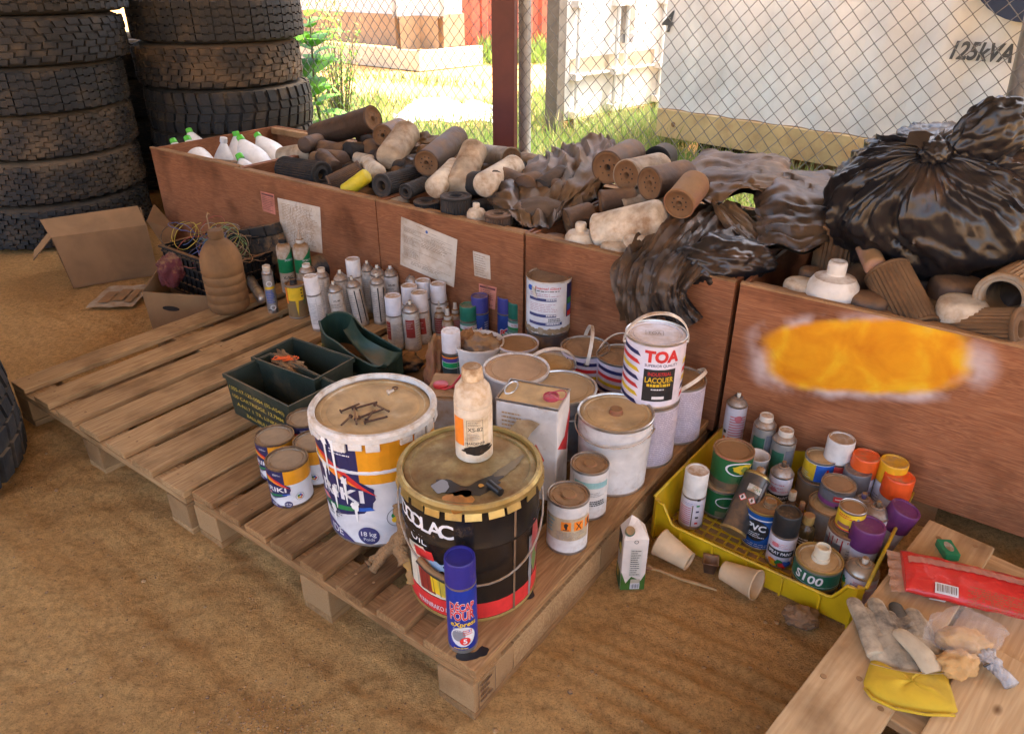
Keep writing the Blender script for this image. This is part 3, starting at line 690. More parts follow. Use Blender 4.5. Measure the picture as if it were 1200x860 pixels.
cr2 = crate(-3.035, -2.13, 'plywood crate left of centre with a scratched label sheet and a red sticker')
cr3 = crate(-2.125, -1.41, 'middle plywood crate with the large printed form pasted on its front')
cr4 = crate(-1.40, -.655, 'reddish plywood crate behind the paint cans with the black bag hanging over it')
SX = vl(PU(1020, 422, FR)) + .61; SZ = PU(1020, 422, FR).z
cr5 = crate(-.64, .55, 'right plywood crate sprayed with a big yellow orange patch', fm=spraymat())
def pasted(cr, u0, quad, artw, nm='paper_label'):
    """quad: 4 pixel corners TL,TR,BR,BL on the crate front; artw(d,w,h) draws it"""
    q = [PU(x, y, u0-.002) for x, y in quad]; v_ = [vl(p) for p in q]; v00 = vl(cr.location)
    x0 = (v_[0]+v_[3])/2; x1 = (v_[1]+v_[2])/2; zl = (q[0].z+q[1].z)/2; zbm = (q[2].z+q[3].z)/2
    d = D(); artw(d, x1-x0, zl-zbm)
    o = d.build(nm, cr); rel = q
    # shear into the real quad
    for v in o.data.vertices:
        a = v.co.x/(x1-x0); b_ = v.co.z/(zl-zbm); tx = (q[3]*(1-a) + q[2]*a)*(1-b_) + (q[0]*(1-a) + q[1]*a)*b_
        v.co = Vector((vl(tx)-v00, v.co.y-.0012+.0, tx.z))
    return o
PAPER = mat((.60,.53,.44), .85, 0, .30, .1, 9, dcol=(.40,.27,.17)); PINK2 = mat((.55,.20,.14), .8, 0, .25, .1, 15, dcol=(.25,.1,.06)); INKD = ink((.16,.12,.10), .3)
def form(d, w, h):
    d.rect(0, 0, w, h, PAPER, 1); d.ell(w*.47, h*.90, w*.022, w*.022, ink((.06,.12,.35)), 2)
    d.lines(w*.28, h*.93, w*.42, h*.945, 1, INKD, 2, .5); d.lines(w*.54, h*.89, w*.72, h*.905, 1, INKD, 2, .5)
    for z in (.83, .74, .66, .42, .2): d.rect(w*.05, h*z, w*.93, h*z+.001, INKD, 2)
    d.rect(w*.36, h*.2, w*.362, h*.83, INKD, 2); d.rect(w*.05, h*.12, w*.051, h*.83, INKD, 2)
    for a, b, c, e, n in ((.06,.75,.3,.82,3), (.06,.5,.34,.65,6), (.06,.24,.34,.4,6), (.38,.68,.8,.73,2), (.38,.55,.9,.64,3), (.2,.1,.9,.18,3), (.55,.76,.85,.81,2)): d.lines(w*a, h*b, w*c, h*e, n, INKD, 2, .35)
def oldform(d, w, h):
    d.rect(0, 0, w, h, PAPER, 1); d.lines(w*.08, h*.1, w*.92, h*.92, 26, ink((.3,.23,.18), .4), 2, .3)
    rr = random.Random(2)
    for k in range(60):
        x, z = rr.uniform(.25,.8)*w, rr.uniform(.1,.9)*h; l = rr.uniform(.03,.12)*h; d.poly([(x, z), (x+.0015, z), (x+.0015+l*.1, z+l), (x+l*.1, z+l)], ink((.12,.08,.06), .3), 3)
def small(d, w, h): d.rect(0, 0, w, h, PAPER, 1); d.lines(w*.08, h*.06, w*.85, h*.94, 9, INKD, 2, .22)
def pink(d, w, h):
    d.rect(0, 0, w, h, PINK2, 1); kk = ink((.10,.02,.03), .2); d.rect(w*.06, h*.84, w*.94, h*.93, kk, 2); d.lines(w*.08, h*.1, w*.92, h*.8, 8, kk, 2, .35)
pasted(cr3, FR, ((470,254),(536,281),(532,337),(469,310)), form, 'paper_form'); pasted(cr2, FR, ((325,232),(375,243),(378,297),(331,288)), oldform, 'paper_form')
pasted(cr3, FR, ((554,294),(574,300),(575,328),(556,323)), small, 'paper_label'); pasted(cr3, FR, ((561,332),(582,337),(580,363),(562,358)), pink, 'red_sticker')
pasted(cr2, FR, ((305,224),(321,228),(323,252),(308,247)), pink, 'red_sticker')

# ================================================================ PALLETS
NAIL = mat((.05,.035,.03), .7, .3, .2)
def brd(nm, t, x0, x1, y0, y1, z0, z1, m=None, along='y', jit=.0012, nails=False):
    m = m or PALW; g = G(); 
    if along == 'y':   # grain along local y: build along x and turn
        L_, wd = y1-y0, x1-x0; vs = g.box(-L_/2, L_/2, -wd/2, wd/2, z0, z1, m, bev=.003, jit=jit)
        if nails:
            for xx in (-L_/2+.05, 0, L_/2-.05):
                for yy in (-wd*.25, wd*.25): g.lathe([(.0036,z1-.002),(.0036,z1+.0008)], NAIL, 8, M=Matrix.Translation((xx+random.uniform(-.012,.012), yy+random.uniform(-.008,.008), 0)))
        o = g.build(nm, t, ((x0+x1)/2, (y0+y1)/2, 0), (0, 0, R(90)))
    else:
        L_, wd = x1-x0, y1-y0; g.box(-L_/2, L_/2, -wd/2, wd/2, z0, z1, m, bev=.003, jit=jit); o = g.build(nm, t, ((x0+x1)/2, (y0+y1)/2, 0))
    return o
def pallet(u0, v0, W_, L_, boards, label, rz=-A0, loc=None, bm=None, crossw=.095, wood=None):
    t = thing('wooden_pallet', label, 'pallet', loc or UV(u0, v0, 0), rz)
    zt, th = ZP, .021
    for x, wd in boards: brd('deck_board', t, x, x+wd, random.uniform(0,.006), L_-random.uniform(0,.006), zt-th, zt, wood, nails=wood is not PLANK)
    for y in (.002, L_/2-crossw/2, L_-crossw-.002): brd('cross_board', t, 0.002, W_-.002, y, y+crossw, zt-2*th-.001, zt-th-.001, wood, 'x')
    for y in (.0, L_/2-.07, L_-.14):
        for x in (.0, W_/2-.05, W_-.10):
            g = G(); g.box(-.05, .05, -.07, .07, .018, zt-2*th-.002, bm or PALB, bev=.003, jit=.002); g.build('block', t, (x+.05, y+.07, 0))
    for x in (.0, W_/2-.05, W_-.10): brd('bottom_board', t, x, x+.10, 0, L_, -.004, .0175, wood)
    return t
b2 = [(v+1.655, w_) for v, w_ in ((-1.655,.090), (-1.532,.084), (-1.425,.084), (-1.321,.084), (-1.205,.084), (-1.075,.086), (-.945,.086), (-.805,.143))]
pal2 = pallet(.772, -1.655, .99, 1.19, b2, 'front wooden pallet carrying the paint buckets and cans', wood=PALW2)
# stencil mark on the near corner block
d = D(); st_ = ink((.10,.05,.03), .2)
for a, b in ((0,0),(.055,0),(0,.075),(.055,.075)): pass
for x0, z0, x1, z1 in ((0,0,.058,.0015),(0,.078,.058,.0795),(0,0,.0015,.078),(.0565,0,.058,.078)): d.rect(x0, z0, x1, z1, st_)
d.lines(.008, .008, .05, .07, 4, st_, 1, .5); d.build('stencil_mark', pal2, loc=(.9925, .012, .022), rot=(0,0,R(90)))
g = G(); g.box(.972, .989, .141, .52, .02, .1, PALW); g.box(.972, .989, .67, 1.04, .02, .1, PALW); g.build('side_board', pal2)
b1 = [(v+2.715, w_) for v, w_ in ((-2.715,.100), (-2.548,.100), (-2.388,.108), (-2.244,.116), (-2.084,.105), (-1.935,.108), (-1.780,.110))]
pal1 = pallet(.757, -2.715, 1.047, 1.20, b1, 'back wooden pallet at left with bare boards beside the jug and green metal boxes')
# third pallet at lower right (turned a little)
a_, b_ = P(895, 860, ZP), P(1090, 608, ZP); dr = (b_-a_).normalized(); rz3 = math.atan2(dr.y, dr.x) - R(90)
org = b_ - dr*1.2; org.z = 0
b3 = [(0, .152), (.218, .150), (.43, .15), (.64, .15)]
def pt3(px, py, z=ZP): return Matrix.Rotation(-rz3, 3, 'Z') @ (P(px, py, z) - org)
pal3 = pallet(0, 0, .79, 1.2, [(0,.152)], 'wooden pallet at lower right under the work glove', rz3, org, wood=PLANK)
brd('deck_board', pal3, .206, .365, 0, .86, ZP-.021, ZP, PLANK); brd('deck_board', pal3, .45, .60, .0, 1.2, ZP-.021, ZP, PLANK); brd('deck_board', pal3, .64, .79, .0, 1.2, ZP-.021, ZP, PLANK)
brd('deck_board', pal3, .158, .30, .865, 1.13, ZP-.047, ZP-.0215, PLANK)
for px, py in ((965,792),(1007,795),(1032,830),(1100,630),(1143,640)):
    q = pt3(px, py); g = G(); g.lathe([(.007,-.003),(.0065,.0008),(.002,.0012)], NAIL, 9, M=Matrix.Translation((q.x, q.y, ZP))); g.build('nail', pal3)
# ================================================================ CANS
def rfc(r): return lambda z: r
def spray(px, py, h, r, label, body, cap=None, z0=ZP, art=None, ln=(0,0), turn=0, nozzle=(.7,.66,.55), group=None, capr=.97, caph=.07, capdust=.35, name='spray_can', loc=None, dome=None):
    p = loc or P(px, py, z0+h); p = Vector((p.x, p.y, z0)); rz = face(p, turn)
    t = thing(name, label, 'spray can', p, group=group, rot=lean(rz, *ln))
    tot = h; hb = h - (caph if cap else .028)
    g = G(); dm = dome or TIND
    prof = [(r*.90, .003, TIN), (r*.93, 0, TIN), (r*.99, .0015, TIN), (r*1.0, .006, TIN), (r*.975, .009, TIN), (r, .012, body), (r, hb-.012, body), (r*.97, hb-.008, TIN), (r*1.01, hb-.006, dm), (r*1.01, hb-.002, dm), (r*.93, hb-.001, dm), (r*.80, hb+.008, dm), (r*.52, hb+.015, dm), (r*.45, hb+.016, dm), (r*.47, hb+.020, dm), (r*.38, hb+.022, dm), (r*.34, hb+.018, dm)]
    g.lathe(prof, body, 30); g.build('body', t)
    if cap:
        g = G(); cm = mat(cap, .45, 0, .06, capdust, 28, dcol=(.42,.28,.16)); rc = r*capr
        g.lathe([(rc*.97, hb-.004), (rc, hb-.003), (rc*1.0, h-.006), (rc*.985, h-.002), (rc*.95, h), (rc*.82, h-.0005), (rc*.80, h-.003), (rc*.3, h-.003)], cm, 32, capa=False); g.build('cap', t)
    else:
        g = G(); nm_ = mat(nozzle, .5, 0, .25, .3, 30)
        g.lathe([(r*.16, hb+.015), (r*.16, hb+.022), (r*.2, hb+.023), (r*.2, hb+.033), (r*.17, hb+.035), (r*.03, hb+.0345)], nm_, 12); g.build('nozzle', t)
    if art:
        d = D(); art(d, r, .012, hb-.013); d.build('printed_label', t, rfc(r), r)
    return t
def paint(px, py, h, r, label, body, lid=None, z0=ZP, art=None, turn=0, rt=None, name='paint_can', seg=48, ln=(0,0), handle=None, rimm=None, group=None, cat='paint can', lidz=.006, plug=None, beads=(), dents=0, loc=None):
    p = loc or P(px, py, z0+h); p = Vector((p.x, p.y, z0)); rz = face(p, turn)
    t = thing(name, label, cat, p, group=group, rot=lean(rz, *ln)); rb = r; rt = rt or r; rimm = rimm or TIND; lid = lid or DLID
    rf = lambda z: rb + (rt-rb)*z/h
    g = G(); prof = [(rb*.95, .003, rimm), (rb*.97, 0, rimm), (rb*1.012, .001, rimm), (rb*1.012, .005, rimm), (rf(.008), .008, body)]
    for bz in beads: prof += [(rf(bz*h-.006), bz*h-.006), (rf(bz*h)*1.018, bz*h-.002), (rf(bz*h)*1.018, bz*h+.002), (rf(bz*h+.006), bz*h+.006)]
    prof += [(rf(h-.012), h-.012, body), (rt, h-.008, rimm), (rt*1.02, h-.007, rimm), (rt*1.02, h-.001, rimm), (rt*.995, h, rimm), (rt*.965, h-.001, rimm), (rt*.95, h-.005, rimm)]
    def fn(rr, z, a): return rr*(1+dents*noise.noise(Vector((math.cos(a)*1.5, math.sin(a)*1.5, z*9+px))))
    g.lathe(prof, body, seg, capb=False, fn=fn if dents else None); g.build('body', t)
    g = G(); q = rt*.952
    g.lathe([(q, h-lidz), (q*.97, h-lidz+.002), (q*.90, h-lidz+.0025), (q*.885, h-lidz-.001), (q*.80, h-lidz-.0015), (q*.785, h-lidz), (q*.4, h-lidz+.0003), (.001, h-lidz+.0006)], lid, seg, capa=False); g.build('lid', t)
    if plug:
        pm_, pr_, ph_, ox, oy = plug; g = G()
        g.lathe([(pr_*1.15, 0), (pr_*1.12, ph_*.25), (pr_, ph_*.3), (pr_*.97, ph_), (pr_*.8, ph_*1.05), (pr_*.75, ph_*.85), (.001, ph_*.85)], pm_, 22, M=Matrix.Translation((ox, oy, h-lidz+.0006))); g.build('plug', t)
    if art:
        d = D(); art(d, r, h); d.build('printed_label', t, rf, rb, rmid=(rb+rt)/2)
    if handle:   # (angle of ears, lean angle, material, kind)
        ang, tl, hm, kind = handle; g = G(); R_ = rt*1.06; he = h*.86 if kind != 'low' else h*.8
        pts = []; n = 22
        for k in range(n+1):
            a = math.pi*k/n; x = R_*math.cos(a); s_ = R_*1.12*math.sin(a)
            pts.append(Vector((x, -s_*math.cos(R(tl)), he + s_*math.sin(R(tl)))))
        M = Matrix.Rotation(R(ang), 3, 'Z'); pts = [M @ q_ for q_ in pts]
        if kind == 'strap': 
            side = M @ Vector((0, math.sin(R(tl)), math.cos(R(tl))))
            g.strap(pts, .011, .003, hm, side)
        else: g.tube(pts, .0021, hm, 6)
        g.build('handle', t)
        g = G()
        for s_ in (1, -1): g.lathe([(.009, 0), (.009, .004), (.004, .006)], TIN, 10, M=Matrix.Rotation(R(ang), 4, 'Z') @ Matrix.Translation((s_*(rf(he)-.001), 0, he)) @ Matrix.Rotation(R(90*s_), 4, 'Y'))
        g.build('ear', t)
    return t
# ---- art
def a_plain(bodyc, blocks=(), lines=None):
    def f(d, r, z0, z1):
        w_ = math.pi*r
        for (x0, a, x1, b, c) in blocks: d.rect(x0*w_, z0+(z1-z0)*a, x1*w_, z0+(z1-z0)*b, c, 1)
        for (x0, a, x1, b, n, c) in (lines or ()): d.lines(x0*w_, z0+(z1-z0)*a, x1*w_, z0+(z1-z0)*b, n, c, 2, .3)
    return f
WB = mat((.68,.66,.64), .4, 0, .14, .35, 20); WBD = mat((.60,.56,.50), .5, 0, .25, .4, 20)
a_xs = lambda d, r, z0, z1: (d.rect(-r*1.1, z0+.012, -r*1.1+.0008, z1-.01, GRY, 1), d.rect(r*1.1, z0+.012, r*1.1+.0008, z1-.01, GRY, 1), d.text('XS-40', 0, z1-.030, .008, BLK, 2, .015), d.lines(-r*.8, z1-.055, r*.8, z1-.038, 3, BLK, 2, .3), d.lines(-r*.95, z0+.02, r*.95, z1-.065, 11, GRY, 2, .28))
a_xs2 = lambda d, r, z0, z1: (d.rect(-.1*r, z0+.004, .05*r, z1-.004, BLK, 1), d.rect(.7*r, z0+.004, .9*r, z1-.004, BLK, 1), d.rect(-1.3*r, z0, -1.2*r, z1, GRY, 1), d.lines(-r*1.15, z0+.02, -r*.15, z1-.02, 14, GRY, 2, .3), d.lines(.1*r, z0+.02, r*.65, z1-.04, 12, GRY, 2, .3))
a_w = lambda d, r, z0, z1: (d.rect(.1*r, z0+.003, .13*r, z1-.003, GRY, 1), d.lines(-r*.9, z0+.02, r*.05, z1-.02, 15, GRY, 2, .25), d.lines(r*.2, z0+.02, r*.9, z1-.03, 12, GRY, 2, .25))
DRED = ink((.30,.035,.03), .2)
a_red = lambda d, r, z0, z1: (d.rect(-1.2*r, z0+(z1-z0)*.30, -.55*r, z1-.012, DRED, 1), d.lines(-.3*r, z0+.02, r, z1-.02, 14, GRY, 2, .3), d.lines(-1.15*r, z1-.05, -.6*r, z1-.02, 3, WBD, 2, .3))
a_red2 = lambda d, r, z0, z1: (d.rect(-.75*r, z0+(z1-z0)*.34, .35*r, z1-.018, DRED, 1), d.lines(-.65*r, z1-.055, .2*r, z1-.025, 4, WBD, 2, .25), d.lines(.5*r, z0+.02, 1.2*r, z1-.02, 10, GRY, 2, .3))
a_red3 = lambda d, r, z0, z1: (d.rect(-.95*r, z0+(z1-z0)*.30, .4*r, z1-.012, DRED, 1), d.lines(-.8*r, z1-.055, .2*r, z1-.025, 4, WBD, 2, .25), d.lines(.5*r, z0+.02, 1.2*r, z1-.02, 10, GRY, 2, .3))
def a_spraypaint(d, r, z0, z1):
    m_ = (z0+z1)/2; d.rect(-1.1*r, m_-.012, 1.1*r, m_+.010, BLK, 1); d.text('SPRAY PAINT', 0, m_-.005, .0095, WHT, 2, .02, .1, w=1.9*r)
    d.lines(-r, m_+.016, r, z1-.006, 3, PNK, 2, .25); d.ell(-.45*r, m_+.024, .010, .007, PNK, 3)
    for k, c in enumerate((ORG, YEL, GRN, RED, BLU)): d.blob(-.5*r+k*.010, m_-.032-.004*(k % 2), .012, .009, c, 2+k, k+3)
    d.lines(-.3*r, z0+.004, .9*r, m_-.048, 2, GRY, 2, .25)
def a_stripes(d, r, z0, z1):
    d.lines(-1.25*r, z0+.006, -.05*r, z1-.018, 9, PNK, 1, .42, False); d.rect(.02*r, z0+.002, .10*r, z1-.01, ink((.16,.11,.07)), 3); d.lines(-1.0*r, z1-.014, 1.1*r, z1-.003, 2, ink((.3,.3,.5)), 1, .3)
    for k, c in enumerate((RED, BLK, NAVY, GRN, BLK)): d.rect(.35*r, z0+.01+k*.02, .62*r, z0+.016+k*.02, c, 2)
def a_stripes2(d, r, z0, z1):
    d.lines(-.45*r, z0+.01, 1.15*r, z1-.02, 18, PNK, 1, .45, False); d.ell(.35*r, z1-.03, .012, .012, PNK, 2)
    for k, c in enumerate((BLK, RED, NAVY, ORG, BLK)): d.rect(-1.0*r, z0+.02+k*.022, -.65*r, z0+.031+k*.022, c, 2)
# ---- group at the left back, pallet 1
spray(311.5, 311, .205, .022, 'slim silver spray can with a worn cream cap standing alone right of the brown jug', mat((.42,.40,.38), .35, .6, .2, .3, 14), cap=(.62,.50,.36), capr=.72, caph=.028, art=lambda d, r, z0, z1: (d.rect(-r*.9, z1-.055, r*.9, z1-.045, YEL, 1), d.ring(0, z1-.032, .008, .012, WHT, 2), d.lines(-r*.9, z0+.035, r*.9, z1-.06, 8, BLU, 1, .5), d.ring(.1*r, z0+.016, .007, .012, WHT, 2), d.rect(-r*.8, z0+.004, r*.8, z0+.008, BLK, 1)))
YB = mat((.18,.12,.05), .6, 0, .25, .35, 14)
paint(345, 331, .145, .040, 'yellow and dark brown round tin with orange lettering and a black screw cap', YB, mat((.16,.10,.06), .8, 0, .45), plug=(BLK, .014, .022, -.004, 0), name='oil_tin', cat='tin', art=lambda d, r, h: (d.rect(-.9*r, h*.55, .75*r, h*.93, YEL, 1), d.poly([(-.25*r, h*.9), (.25*r, h*.93), (-.02*r, h*.08), (-.12*r, h*.3)], YEL, 2), d.rect(-1.35*r, h*.45, -.95*r, h*.93, ORG, 1), d.text('125', .95*r, h*.5, .012, GRN, 2, .01, ang=90), d.lines(.45*r, h*.62, .72*r, h*.9, 3, BLK, 3, .5)))
spray(367, 323, .225, .029, 'tall white spray can with a white cap, leftmost of the white can row', WB, cap=(.72,.68,.66), ln=(-3,0), art=a_w)
spray(430-43+8, 331, .19, .029, 'white uncapped spray can with black lettering right of the tall capped one, in front', WBD, ln=(-5,0), art=a_xs)
spray(419, 325, .20, .029, 'white uncapped spray can with black vertical bars, leaning left, near the row middle', WBD, ln=(-7,0), art=a_xs2)
spray(442, 322, .205, .029, 'white uncapped spray can with bold black bars, right end of the front white row', WBD, ln=(-1,0), art=a_xs2)
spray(401, 318, .21, .029, 'white uncapped spray can behind the can with black lettering', WBD, ln=(-3,0), art=a_w)
spray(413, 303, .235, .030, 'white spray can with the highest standing big white cap, back of the white row', WB, cap=(.72,.69,.67), art=a_w)
spray(429.5, 307, .215, .027, 'uncapped white can directly behind and right of the tall white cap', WBD, art=a_w)
spray(441.5, 312, .21, .031, 'wide shouldered uncapped can in the back right of the white row', WBD, art=a_w)
spray(457, 313, .205, .030, 'white can with a clean white nozzle and boxed label, right of the white row', WB, art=a_xs, nozzle=(.75,.73,.7))
spray(483, 320, .19, .030, 'uncapped can with a white paper tag behind the white caps', WB, art=lambda d, r, z0, z1: d.poly([(-.9*r, z1-.04), (.1*r, z1-.012), (.7*r, z1-.03), (.5*r, z1-.06), (-.9*r, z1-.06)], WHT, 3))
spray(376, 314, .20, .028, 'dusty white bottle shaped can behind the tall white capped can', WBD, cap=(.66,.58,.46), capr=.55, caph=.03, art=a_w)
spray(358.5, 309, .20, .033, 'silver shouldered can with a square white cap behind the yellow tin', mat((.45,.42,.38), .4, .6, .3, .4), cap=(.70,.66,.58), capr=.5, caph=.028)
spray(460, 346, .215, .031, 'white capped spray can with a red edge, front left of the red label cans', WBD, cap=(.66,.63,.66), art=a_red, ln=(0,0))
spray(481, 354, .19, .031, 'uncapped spray can with a maroon label panel, between two white capped cans', WBD, art=a_red2, ln=(-1,0))
spray(494, 342, .205, .031, 'white capped spray can with a maroon label, cap scuffed and tilted', WBD, cap=(.66,.60,.58), art=a_red3, ln=(-3,0))
spray(479, 334, .205, .031, 'white capped can behind the maroon label cans, left one of three back caps', WB, cap=(.70,.67,.68), art=a_w)
spray(495.5, 328, .205, .030, 'white capped can behind the maroon label cans, middle one of three back caps', WB, cap=(.70,.67,.68), art=a_w)
spray(513, 332, .205, .031, 'white capped can behind the maroon label cans, right one of three back caps', WB, cap=(.70,.67,.68), art=a_w)
CYR = [('squeeze bottle with white tip, leftmost of the small dusty bottles', 514, 352, .021), ('squeeze bottle standing in front of the others with a cone tip', 524, 361, .023), ('squeeze bottle with the stubby tip in the second row', 522, 345, .018), ('squeeze bottle with the tallest tip at the back', 529, 337, .020), ('squeeze bottle right of the front cone tip', 533, 354, .021), ('squeeze bottle hidden behind the green capped can', 546.5, 348, .018)]
for lb, px, py, r in CYR:
    p = P(px, py, ZP+.145); t = thing('squeeze_bottle', 'small dusty ' + lb, 'bottle', (p.x, p.y, ZP), face(p), 'small dusty squeeze bottles'); bm_ = mat((.58,.48,.38), .6, 0, .35, .3, 30)
    g = G(); g.lathe([(r*.95,0),(r,.004),(r,.085),(r*.85,.095),(r*.5,.100),(r*.5,.104)], bm_, 24); g.build('body', t)
    g = G(); g.lathe([(r*.62,.101),(r*.64,.114),(r*.4,.118),(r*.32,.135),(r*.28,.145),(r*.05,.1455)], mat((.68,.60,.50), .5, 0, .2), 16); g.build('tip', t)
    d = D(); d.rect(-r, .015, r, .078, DRED if px < 520 else PNK, 1); d.lines(-r*.9, .02, r*.9, .075, 6, WBD, 2, .25); d.build('printed_label', t, rfc(r), r)
GC = mat((.10,.22,.16), .5, 0, .15, .3); BC = mat((.02,.05,.22), .4, 0, .12, .3)
a_gr = lambda d, r, z0, z1: (d.rect(-1.4*r, z1-.02, 1.4*r, z1-.004, WB, 1), d.text('QUALITY', 0, z1-.015, .007, RED, 2, .01), d.rect(-1.4*r, z1-.03, 1.4*r, z1-.021, GRN, 1), d.lines(-r, z0+.01, r, z1-.04, 7, WB, 2, .3))
a_bl = lambda d, r, z0, z1: (d.text('SOFR', .1*r, z0+.03, .024, RED, 3, .03, ang=90), d.text('SOFR', .14*r, z0+.028, .027, WHT, 2, .05, ang=90), d.rect(-1.2*r, z0+.02, 1.2*r, z0+.024, YEL, 1), d.lines(.5*r, z0+.04, 1.1*r, z1-.02, 6, WHT, 2, .3))
spray(548.5, 357, .17, .033, 'spray can with a dark green cap, in front of the left blue capped can', GC, cap=(.015,.14,.085), art=a_gr, caph=.055, capdust=.25)
spray(562, 346, .20, .033, 'blue spray can with a blue cap right of the small bottles', BC, cap=(.045,.045,.22), art=a_bl, caph=.06, capdust=.25)
spray(592.5, 347, .20, .031, 'blue spray can with a blue cap beside the tall dirty paint can', BC, cap=(.045,.045,.22), art=a_bl, caph=.06, capdust=.25)
spray(605, 353, .19, .031, 'green capped can squeezed between the blue cap and the tall dirty paint can', GC, cap=(.015,.13,.08), art=a_gr, caph=.06, capdust=.25)
p = P(596, 410, ZP)
t = spray(0, 0, .17, .030, 'toppled spray can leaning with its white nozzle up, before the blue and green caps', GC, z0=ZP+.02, loc=P(590, 408, ZP), ln=(38, 25), art=a_gr, nozzle=(.75,.73,.7))
spray(528, 387, .225, .032, 'tall spray can with a white cap and orange, blue and green bands over black', mat((.03,.05,.05), .4, 0, .1), cap=(.72,.69,.70), capdust=.2, caph=.07, art=lambda d, r, z0, z1: (d.rect(-1.5*r, z1-.006, 1.5*r, z1, ORG, 1), d.rect(-1.5*r, z1-.019, 1.5*r, z1-.007, ink((.08,.05,.28)), 1), d.rect(-1.5*r, z1-.042, 1.5*r, z1-.020, WHT, 1), d.rect(-1.2*r, z1-.040, 1.5*r, z1-.022, ink((.0,.30,.09)), 2), d.rect(.55*r, z0, .62*r, z1, GRY, 3), d.lines(-r, z0+.01, r, z1-.06, 6, GRY, 2, .2)))
# ---- buckets on pallet 2
OR_ = mat((.72,.30,.015), .35, 0, .06, .3, 12)
LB = mat((.66,.66,.68), .4, 0, .08, .3, 12)
def riki(sc=1.0, txt=True):
    def f(d, r, h):
        def X(a): return a*r
        d.rect(X(-1.75), h*.60, X(1.75), h*.985, OR_, 1)                                   # orange top
        d.poly([(X(-1.75), h*.60), (X(-.55), h*.36), (X(.15), h*.36), (X(.22), h*.55), (X(-.02), h*.62), (X(-.02), h*.985), (X(-1.75), h*.985)], NAVY, 2)
        d.poly([(X(-1.3), h*.30), (X(-.7), h*.245), (X(.0), h*.33), (X(.23), h*.46), (X(.20), h*.56), (X(-.3), h*.66), (X(-1.3), h*.66)], NAVY, 3)
        d.poly([(X(-1.2), h*.80), (X(-.75), h*.79), (X(-.30), h*.70), (X(.26), h*.49), (X(-.35), h*.63), (X(-.8), h*.71)], RED, 4)
        d.poly([(X(-1.2), h*.80), (X(-.80), h*.76), (X(-.40), h*.67), (X(-.05), h*.56), (X(-.5), h*.63), (X(-.9), h*.70)], ORG, 5)
        d.poly([(X(-1.2), h*.78), (X(-.95), h*.75), (X(-.55), h*.65), (X(-.95), h*.68)], YEL, 6); d.poly([(X(-1.2), h*.71), (X(-1.0), h*.74), (X(-.95), h*.69)], GRN, 7)
        d.text('RIKI', X(-.45), h*.43, h*.115, WHT, 5, .02, w=X(.95)); d.text('AL', X(-1.2), h*.45, h*.115, WHT, 5, .02, w=X(.42))
        d.poly([(X(-1.1), h*.33), (X(-.7), h*.345), (X(-.3), h*.37), (X(.1), h*.385), (X(-.25), h*.335), (X(-.75), h*.29)], GRN, 4); d.poly([(X(-.25), h*.37), (X(.12), h*.39), (X(.2), h*.36), (X(-.1), h*.345)], BLU, 5); d.poly([(X(-1.1), h*.37), (X(-.85), h*.40), (X(-.75), h*.36), (X(-.9), h*.345)], PNK, 5)
        d.lines(X(-.55), h*.83, X(-.1), h*.88, 2, WHT, 4, .4)
        d.poly([(X(-1.2), h*.0), (X(-1.2), h*.17), (X(-.8), h*.15), (X(-.45), h*.08), (X(-.25), h*.012), (X(-1.2), h*.012)], ink((.06,.05,.16)), 2); d.text('IDE', X(-.72), h*.045, h*.07, WHT, 4, .01, w=X(.34))
        d.ell(X(.02), h*.11, h*.085, h*.085, ink((.05,.05,.16)), 3); d.text('18 kg', X(.02), h*.105, h*.045, WHT, 4, .015, w=h*.12); d.text('Poids', X(.02), h*.06, h*.03, WHT, 4, .01); d.lines(X(-.9), h*.21, X(-.45), h*.29, 3, GRY, 3, .4)
        for k, c in enumerate((RED, BLU, GRN, YEL, ORG)): d.ell(X(.60)+h*.035*math.cos(k*1.257), h*.27+h*.035*math.sin(k*1.257), h*.027, h*.027, c, 4+k)
        d.ring(X(.60), h*.27, h*.085, h*.092, GRY, 3); d.ell(X(.60), h*.27, h*.018, h*.018, WHT, 10)
    return f
LIDW = mat((.70,.66,.60), .6, 0, .20, .12, 22, .2, (.42,.28,.15))
t = paint(438, 478, .325, .135, 'big white and orange paint bucket with a dirty lid covered in rusty nails', LB, DLID, art=riki(), rt=.1465, name='paint_bucket', cat='bucket', beads=(.70,), turn=-19, loc=P(450, 599, ZP))
# white drips of paint
d = D(); wr = mat((.78,.77,.74), .5, 0, .05, .1)
for k, (x, z, l) in enumerate(((-.085,.30,.10), (-.06,.31,.15), (-.10,.22,.08), (-.04,.20,.07), (-.075,.155,.05), (-.02,.13,.05), (-.09,.10,.04))):
    d.poly([(x-.004, z), (x+.004, z), (x+.003, z-l*.6), (x+.001, z-l), (x-.001, z-l), (x-.003, z-l*.6)], wr, 14); d.blob(x, z, .010, .014, wr, 15, k+1)
d.build('paint_drip', t, lambda z: .135 + .0115*z/.325, .1405)
g = G(); h = .325; rl = .1535     # crimped plastic rim with tabs
g.lathe([(.1455, h-.012), (rl, h-.012), (rl+.001, h+.002), (rl-.004, h+.008), (rl-.013, h+.008), (rl-.016, h-.001)], LIDW, 60, capa=False, capb=False)
for k in range(24):
    if k % 5 == 2: continue
    a = 2*math.pi*k/24; M = Matrix.Rotation(a, 4, 'Z') @ Matrix.Translation((0, -rl+.003, 0)); g.box(-.016, .016, -.004, .002, h-.028-.004*(k % 3), h-.0115, LIDW, M=M, bev=.001)
g.build('rim_clamp', t)
tl = t; b0 = t.location + Vector((0,0,.3205))
RUST = mat((.085,.04,.025), .85, .2, .15, .2)
zt = ZP+.3235
